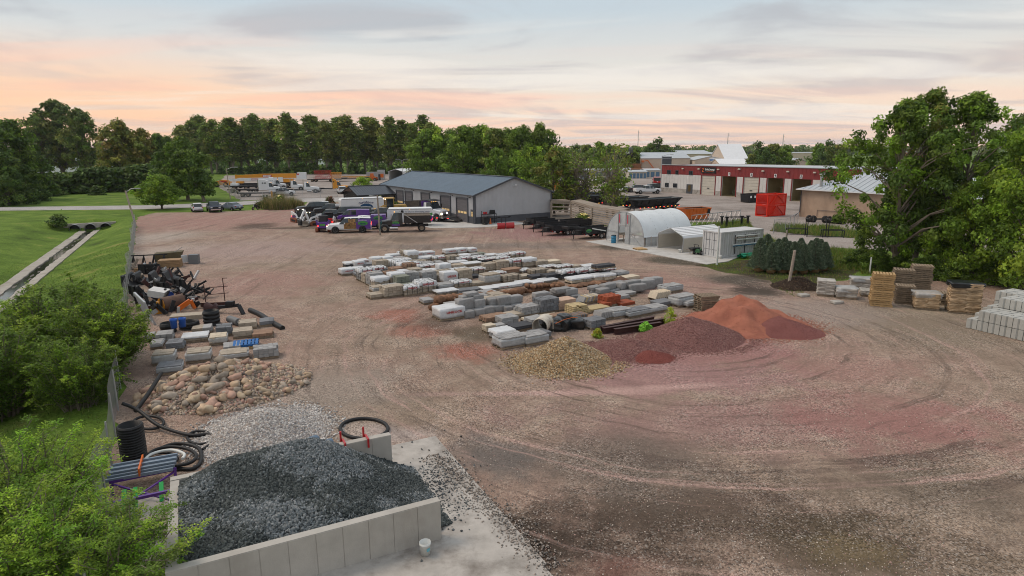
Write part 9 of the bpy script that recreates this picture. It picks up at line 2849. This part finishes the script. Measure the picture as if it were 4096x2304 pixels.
# ------------------------------------------------------------------ left side: attachments and pipes
def pl6(x, y, z=0.014):
 return G(*cp(6, x, y)) + Vector((0, 0, z))
BKT = MB().prism([(-.45, 0), (.5, 0), (.55, .08), (-.1, .3), (-.3, .75), (-.45, .8)], -.95, .95, 'XZ').mesh('shell', m_black)
TEETH = MB()
for k in range(7):
 TEETH.box((.58, -.85 + k * .283, .04), (.16, .1, .05))
TEETH = TEETH.mesh('cutting_edge', m_galv)
BRK = MB().box((-.5, -.45, .4), (.1, .3, .7)).box((-.5, .45, .4), (.1, .3, .7)).box((-.5, 0, .72), (.08, 1.2, .1)).mesh('quick_attach', m_black)
for i, (x, y, a, lab) in enumerate(((160, 335, .25, 'worn black loader bucket, leftmost of the wedge shaped three'), (295, 330, .3, 'worn black loader bucket in the middle of the three'), (420, 320, .2, 'worn black loader bucket, rightmost of the three'), (300, 225, .3, 'small black bucket behind the three buckets'), (130, 450, .9, 'black box bucket with pale edges near the fence'), (370, 415, 1.0, 'black box bucket with red print beside the blue brush'), (520, 385, .9, 'black bucket with a bright edge at the right'), (75, 350, .1, 'grey sided bucket against the fence'), (240, 250, 1.6, 'upright black pallet fork frame'), (170, 540, .6, 'black heap of attachments below the fence'))):
 r = T('loader_bucket', lab, 'bucket', pl6(x, y), a, 'loader attachments along the fence')
 for nm, me in (('shell', BKT), ('cutting_edge', TEETH), ('quick_attach', BRK)):
  link(nm, me, r)
 r.scale = (.8, .75, .85) if i == 3 else (1.05, 1.0, 1.15)
for i in range(22):
 r = T('scrap_attachment', 'dark scrap attachment in the heap along the fence, %s from the back' % ordinal(i), 'attachment', pl6(70 + (i * 97) % 560, 225 + i * 19), i * 1.3, 'scrap attachments along the fence')
 for k in range(5):
  a = Vector((random.uniform(-.7, .7), random.uniform(-.5, .5), random.uniform(.03, .3)))
  MB().bar(a, a + Vector((random.uniform(-.7, .7), random.uniform(-.6, .6), random.uniform(-.02, .8))), random.uniform(.06, .2), random.uniform(.06, .35)).build('member', (m_black, m_black, m_beam, m_galv, m_dark)[k] if i % 6 else m_timber, r)
r = T('sweeper_attachment', 'blue bristled sweeper under a bent grey hood', 'sweeper', pl6(330, 490), -.5)
MB().cyl((-.9, 0, .4), (.9, 0, .4), .38, .38, 16).build('brush', mat('blue bristles', (.02, .05, .22), .9, bump=.8, bs=30), r)
MB().prism([(-.5, .3), (-.4, .75), (.1, .95), (.55, .7), (.5, .66), (.1, .88), (-.35, .7), (-.44, .3)], -1, 1, 'YZ').build('hood', m_galv, r)
r = T('vibratory_roller', 'rusty roller drum with a yellow end', 'roller', pl6(425, 570), -.6)
MB().cyl((0, -.75, .5), (0, .7, .5), .48, .48, 20).build('drum', mat('rusty drum', (.12, .07, .05), .7, var=.3), r)
MB().cyl((0, -.8, .5), (0, -.72, .5), .45, .45, 20).build('end_plate', p_yellow, r)
MB().bar((-.6, -.8, .3), (-.6, .8, .3), .1).bar((-.6, .8, .3), (.6, .8, .3), .1).build('frame', mat('dull green paint'.title(), (.04, .12, .06), .6), r)
r = T('orange_breaker', 'orange and yellow tool heads lying by the roller', 'attachment', pl6(545, 585), .4)
MB().bar((-.5, 0, .2), (.3, .1, .7), .25, .3).bar((.3, .1, .7), (.5, .2, .1), .2).build('arm', p_orange, r)
MB().prism([(-1.9, 0), (-1.5, 0), (-1.6, .8), (-1.75, .85)], -.1, .1, 'XZ').build('yellow_plate', p_yellow, r)
r = T('trencher_frame', 'tangled black attachment frame with cylinders at the right of the heap', 'attachment', pl6(640, 470), .5)
for i in range(14):
 a = (random.uniform(-1.3, 1.3), random.uniform(-.9, .9), random.uniform(.05, .5))
 b = (random.uniform(-1.3, 1.3), random.uniform(-.9, .9), random.uniform(.3, 1.3))
 MB().bar(a, b, random.uniform(.06, .16)).build('member', m_black, r)
r = T('platform_rack', 'brown steel platform with tall railing', 'rack', pl6(810, 545), .15)
MB().prism([(-.4, .1), (.4, .0), (.4, .06), (-.4, .4)], -.95, .95, 'YZ').build('deck', m_beam, r)
MB().bar((-.8, .3, .3), (-.8, .3, 1.6), .05).bar((.5, .3, .3), (.5, .3, 2.0), .05).bar((-1, .3, 1.3), (.8, .3, 1.4), .04).bar((-1, .3, .8), (.8, .3, .9), .04).bar((.5, .3, 1.98), (.8, .3, 1.98), .04).build('railing', m_beam, r)
r = T('auger_attachment', 'black auger drive with a coned bit by the gravel', 'auger', pl6(900, 605), -.1)
MB().bar((-1.0, 0, .35), (.9, 0, .6), .2).box((.3, 0, .7), (.5, .4, .3)).bar((.9, 0, .6), (1.3, -.2, 0), .25, .12).build('boom', m_black, r)
MB().cyl((-1.4, 0, .35), (-.8, 0, .35), .42, .12, 12).cyl((-.8, 0, .35), (-.5, 0, .35), .36, .1, 12).build('bit', m_beam, r)
r = T('steel_gate_leaf', 'tall galvanised frame leaning along the fence', 'gate', pl6(215, 655), 2.25)
MB().bar((-1.9, 0, .05), (1.9, 0, .05), .12).bar((-1.9, .4, 1.5), (1.9, .4, 1.5), .12).build('rail', m_galv, r)
for k in range(5):
 MB().bar((-1.9 + k * .95, 0, .05), (-1.9 + k * .95, .4, 1.5), .1).build('upright', m_galv, r)
r = T('sawhorse_row', 'row of black steel sawhorses at the back of the heap', 'sawhorses', pl6(205, 175), .25)
for k in range(4):
 MB().bar((-1.4 + k * .9, -.3, 0), (-1.2 + k * .9, 0, .9), .07).bar((-1 + k * .9, -.3, 0), (-1.2 + k * .9, 0, .9), .07).bar((-1.4 + k * .9, .3, 0), (-1.2 + k * .9, 0, .9), .07).build('trestle', m_black, r)
MB().bar((-1.5, 0, .95), (1.8, 0, .95), .1).build('beam', m_black, r)
def hbox(nm, lab, x, y, s, m, cat, rz=.3):
 r = T(nm, lab, cat, pl6(x, y), rz)
 for k in range(5):
  MB().box((0, 0, s[2] * (k + .5) / 5), (s[0], s[1], s[2] / 5 * .86)).build('board', m, r)
 return r
hbox('lumber_stack', 'brown stack of plywood beside the hopper', 405, 195, (1.9, 1.2, .75), mat('plywood', (.30, .19, .10), .8, var=.2), 'lumber')
hbox('lumber_stack', 'low brown stack of boards by the fence', 185, 225, (1.7, 1.1, .3), mat('plywood', (.3, .2, .1)), 'lumber')
hbox('stone_slab', 'flat stone slab under the orange tool heads', 550, 650, (1.9, .9, .3), STN['tan'], 'slab')
r = T('hopper_box', 'olive steel hopper with poles at the back of the heap', 'hopper', pl6(395, 150), .3)
MB().prism([(-1.1, .1), (.9, .1), (1.3, 1.05), (-1.2, .95)], -.6, .6, 'XZ').build('tub', mat('olive steel', (.10, .08, .04), .7, var=.3), r)
MB().bar((.4, -.4, .9), (1.4, -.5, 1.5), .05).build('pole', m_galv, r)
r = T('air_conditioner', 'grey cabinet and scrap metal at the right of the plywood', 'cabinet', pl6(585, 165), .2)
MB().box((.3, 0, .45), (.9, .7, .9)).build('cabinet', m_sgrey, r)
MB().box((-.6, .1, .5), (.7, .5, .7), rz=.4, taper=.7).build('scrap', m_galv, r)
m_hdpe = mat('black corrugated plastic', (.016, .016, .017), .5, var=.3, vs=6)
def riser(label, P, R, h, n):
 r = T('corrugated_riser', label, 'pipe', P)
 mb = MB()
 pr = []
 for i in range(n):
  z = h * i / n
  pr += [(R, z), (R, z + h / n * .55), (R * .93, z + h / n * .6), (R * .93, z + h / n * .95)]
 mb.lathe(pr + [(R * .85, h), (R * .83, .1)], 22).build('wall', m_hdpe, r)
 return r
riser('tall stack of black corrugated drain rings by the fence', G(540, 1848) + Vector((0, 0, .014)), .42, 1.42, 15)
riser('black slotted catch basin tower among the left pallets', pl6(770, 705), .5, .95, 4)
riser('low black ring of coiled pipe by the catch basin', pl6(570, 735), .6, .45, 3)
riser('small black wrapped roll behind the blue buckets', pl6(385, 770), .45, .6, 2)
def hose(label, pts, R=.055, closed=False, nm='drain_hose', m=None, z=.07):
 P = []
 for q in pts:
  p = G(q[0], q[1], z)
  P.append((p.x, p.y, q[2] if len(q) > 2 else z))
 Q = []
 k = len(P)
 for i in range(k if closed else k - 1):
  p0, p1, p2, p3 = (Vector(P[(i - 1) % k if closed else max(i - 1, 0)]), Vector(P[i]), Vector(P[(i + 1) % k]), Vector(P[(i + 2) % k if closed else min(i + 2, k - 1)]))
  for t in np.linspace(0, 1, 8)[:-1]:
   Q.append(.5 * ((2 * p1) + (p2 - p0) * t + (2 * p0 - 5 * p1 + 4 * p2 - p3) * t * t + (3 * p1 - p0 - 3 * p2 + p3) * t ** 3))
 if not closed:
  Q.append(Vector(P[-1]))
 return tag(MB().tube(Q, R, 8, closed=closed).build(nm, m or m_hdpe), label, 'hose')
def ell(cx, cy, rx, ry, n=12, z=None, a0=0, a1=6.283):
 return [(cx + rx * math.cos(a), cy + ry * math.sin(a)) + ((z,) if z else ()) for a in np.linspace(a0, a1, n + 1)[:-1]]
hose('single black hose hoop lying behind the clamped wall', ell(1456, 1714, 95, 40), .075, True)
hose('widest black drain hose loop beside the grey studs', [(530, 1880), (600, 1815), (700, 1775), (790, 1790), (805, 1840), (770, 1875), (690, 1872)], .07)
hose('inner black drain hose loop', ell(690, 1825, 95, 38), .06, True, z=.2)
hose('smallest black drain hose coil in the loops', ell(650, 1835, 60, 24), .05, True, z=.12)
hose('pale grey hose curled in the black loops', [(560, 1870), (600, 1820), (680, 1800), (735, 1815), (730, 1835)], .055, m=m_pvc, z=.25)
hose('long black drain hose running to the gravel', [(500, 1690, .9), (560, 1690, .6), (640, 1720, .25), (760, 1745, .12), (840, 1740, .1), (850, 1770, .08), (810, 1800, .07)], .07)
hose('black drain hose loop nearest the boulders', ell(595, 1690, 60, 26), .06, True, z=.15)
hose('straight black pipe leaning on the boulders', [(545, 1665, .3), (600, 1620, .6), (655, 1565, .95)], .09, nm='drain_pipe')
hose('black hose loop end on the gravel', ell(800, 1750, 50, 26), .055, True)
for i, (a, b, R) in enumerate((((1020, 1835), (1270, 1745), .26), ((1120, 1825), (1330, 1765), .22))):
 A_, B_ = G(*a, .75), G(*b, .75)
 A_.z, B_.z = .45 + .1 * i, .55 + .1 * i
 tag(MB().tube([A_, B_], R, 16, cap=False).tube([A_, B_], R * .9, 16, cap=False).build('culvert_pipe', mat('blue grey plastic pipe', (.10, .15, .21), .5, var=.1)), 'blue grey plastic culvert pipe behind the bin, %s' % ('larger one', 'smaller one')[i], 'pipe')
for i, px in enumerate((1385, 1475)):
 u = along((WC + WN_ * (BW - .12)), WE * -1, px)
 r = T('red_clamp', '%s red steel clamp over the back wall of the bin' % ('left', 'right')[i], 'clamp', WC + WN_ * (BW - .12) - WE * u + Vector((0, 0, HW)), WA)
 MB().box((0, 0, .05), (.06, .42, .05)).box((0, -.2, -.1), (.06, .05, .3)).box((0, .2, -.1), (.06, .05, .3)).build('hook', p_red, r)
 MB().cyl((-.05, .25, -.5), (-.05, .25, .32), .035, .035, 8).build('bar', p_red, r)
st = T('stud_bundle', 'bundle of grey steel studs tied with orange wire beside the fence', 'steel studs', G(575, 1935) + Vector((0, 0, .55)), WA - .05)
for k in range(10):
 MB().box((.05 * (k % 3), -.45 + .1 * k, .06 * (k % 3)), (1.9, .07, .1)).build('stud', mat('grey steel stud', (.22, .27, .33), .4, .3, rnd=.15), st)
MB().box((0, 0, .12), (.05, 1.1, .26)).build('tie', p_orange, st)
rk = T('rack_frame', 'dark purple steel rack with green legs beside the bin', 'rack', G(575, 2010) + Vector((0, 0, .014)), WA)
for x, y in ((-.9, -.6), (.9, -.6), (-.9, .9), (.9, .9)):
 MB().bar((x, y, 0), (x, y, .5), .08).build('leg', p_purple, rk)
MB().bar((-.95, -.6, .48), (.95, -.6, .48), .09).bar((-.95, .9, .48), (.95, .9, .48), .09).bar((-.9, -.6, .1), (.9, .9, .4), .05).bar((.9, -.6, .1), (-.9, .9, .4), .05).build('beam', p_purple, rk)
for x in (-.45, -.15, .55):
 MB().box((x, -.4, .42), (.12, .7, .06), rx=.5).build('green_leg', mat('bright green steel', (.02, .36, .08), .4), rk)
for k in range(5):
 MB().box((0, -1.3 - .22 * k, .06 + .05 * (k % 2)), (2.0, .18, .1)).build('plank', m_timber, rk)
RL2 = 'left stone group'
for x, k, cl, kw in (((165, 250, 332, 280), 'pav', 'grey', {}), ((270, 422, 345, 268), 'pav', 'grey', {}), ((365, 520, 420, 345), 'pav', 'slate', {}), ((225, 330, 400, 345), 'film', 'grey', {}), ((505, 730, 345, 290), 'cap', 'tan', {}), ((590, 690, 250, 215), 'pav', 'tan', {}), ((690, 768, 262, 205), 'slab', 'grey', {}), ((540, 755, 525, 430), 'film', 'tan', {}), ((245, 440, 545, 445), 'film', 'tan', {}), ((285, 500, 632, 555), 'film', 'slate', {}), ((748, 900, 365, 290), 'film', 'cream', {}), ((805, 945, 285, 205), 'pav', 'slate', {}), ((955, 1125, 305, 240), 'pav', 'tan', {}), ((1005, 1165, 225, 165), 'pav', 'tan', {}), ((1130, 1312, 308, 262), 'pav', 'brown', {}), ((865, 1025, 418, 375), 'pav', 'grey', {}), ((840, 1085, 505, 440), 'film', 'tan', {}), ((1135, 1355, 495, 400), 'pav', 'grey', dict(bw=.24)), ((1185, 1320, 200, 150), 'pav', 'slate', {})):
 stack(RL2, 7, *x, k, cl, ang=.35, **kw)
for i, (mm, z, lab) in enumerate(((m_paln, .0, 'orange brown pallet under the blue one'), (mat('blue painted wood', (.02, .12, .34), .6, var=.2), .15, 'blue painted pallet on top of an orange brown one'))):
 tag(link('wooden_pallet', pallet_mesh(mm), None, G(*cp(7, 1050, 385)) + Vector((0, 0.3, .014 + z)), .35, (1.35, 1.1, 1)), lab, 'pallet')
r = T('fabric_roll', 'grey rolled membrane between the left pallets', 'roll', G(*cp(7, 965, 170)) + Vector((0, 0, .25)), -.7)
MB().cyl((-.6, 0, 0), (.6, 0, 0), .23, .23, 16).build('roll', m_sgrey, r)
MB().cyl((-.62, 0, 0), (.63, 0, 0), .08, .08, 12).build('core_tube', m_pvc, r)
hose('long black filled sock beyond the left pallets', [(1000, 1240, .15), (1040, 1258, .15), (1090, 1290, .13), (1130, 1310, .1)], .17, nm='filter_sock', z=.15)
def frame_rack(label, px, py, deg, s):
 r = T('steel_rack', label, 'rack', G(px, py), rad(deg), 'black steel racks by the weeds')
 w, d, h = s
 for x in (0, w):
  for y in (0, d):
   MB().bar((x, y, 0), (x, y, h), .09).build('leg', m_black, r)
 MB().bar((0, 0, h), (w, 0, h), .08).bar((0, d, h), (w, d, h), .08).bar((0, 0, h), (0, d, h), .08).bar((w, 0, h), (w, d, h), .08).bar((0, 0, .12), (w, 0, .12), .08).build('top_frame', m_black, r)
frame_rack('tall open black steel rack by the gravel drive', 3227, 948, -14, (2.4, 1.2, 2.2))
frame_rack('low black steel rack left of the tall open one', 3150, 940, -14, (2.3, 1.0, .8))
frame_rack('low black steel rack right of the tall open one', 3290, 950, -14, (2.4, 1.0, .9))
frame_rack('black rack with axles behind the greenhouse', 2930, 905, 10, (2.2, 1.4, 1.2))
for i, (px, py) in enumerate(((2886, 908), (2965, 906), (2990, 905), (2905, 910))):
 r = T('black_stand', 'short black flared stand behind the container, %s from the left' % ordinal(i), 'stand', G(px, py))
 MB().box((0, 0, .7), (.22, .22, 1.4)).build('stem', m_black, r)
 MB().box((0, 0, 1.45), (.5, .35, .16)).build('head', m_black, r)
for i in range(7):
 px = 3235 + i * 17 + (30 if i > 1 else 0)
 r = T('discarded_tyre', 'black tyre lying against the tan building, %s from the left' % ordinal(i), 'tyre', G(px, 888 + i * 1.6) + Vector((0, 0, .5)), .4, 'tyres against the tan building')
 MB().lathe([(.3, -.18), (.5, -.2), (.56, 0), (.5, .2), (.3, .18), (.3, -.18)], 14, axis='Y').build('carcass', m_tyre, r)
 MB().lathe([(.3, -.17), (.27, 0), (.3, .17)], 14, axis='Y').build('inner_bead', m_dark, r)
# ------------------------------------------------------------------ evening air
hz = struct(MB().box((0, 2500, 34), (15500, 15500, 76)).build('haze', []), 'stuff')
hm = bpy.data.materials.new('evening air')
hm.use_nodes = True
hm.node_tree.nodes.clear()
pv = hm.node_tree.nodes.new('ShaderNodeVolumePrincipled')
pv.inputs['Color'].default_value = (0.92, 0.94, 1, 1)
pv.inputs['Density'].default_value = 0.00008
ho = hm.node_tree.nodes.new('ShaderNodeOutputMaterial')
hm.node_tree.links.new(pv.outputs[0], ho.inputs['Volume'])
hz.data.materials.append(hm)
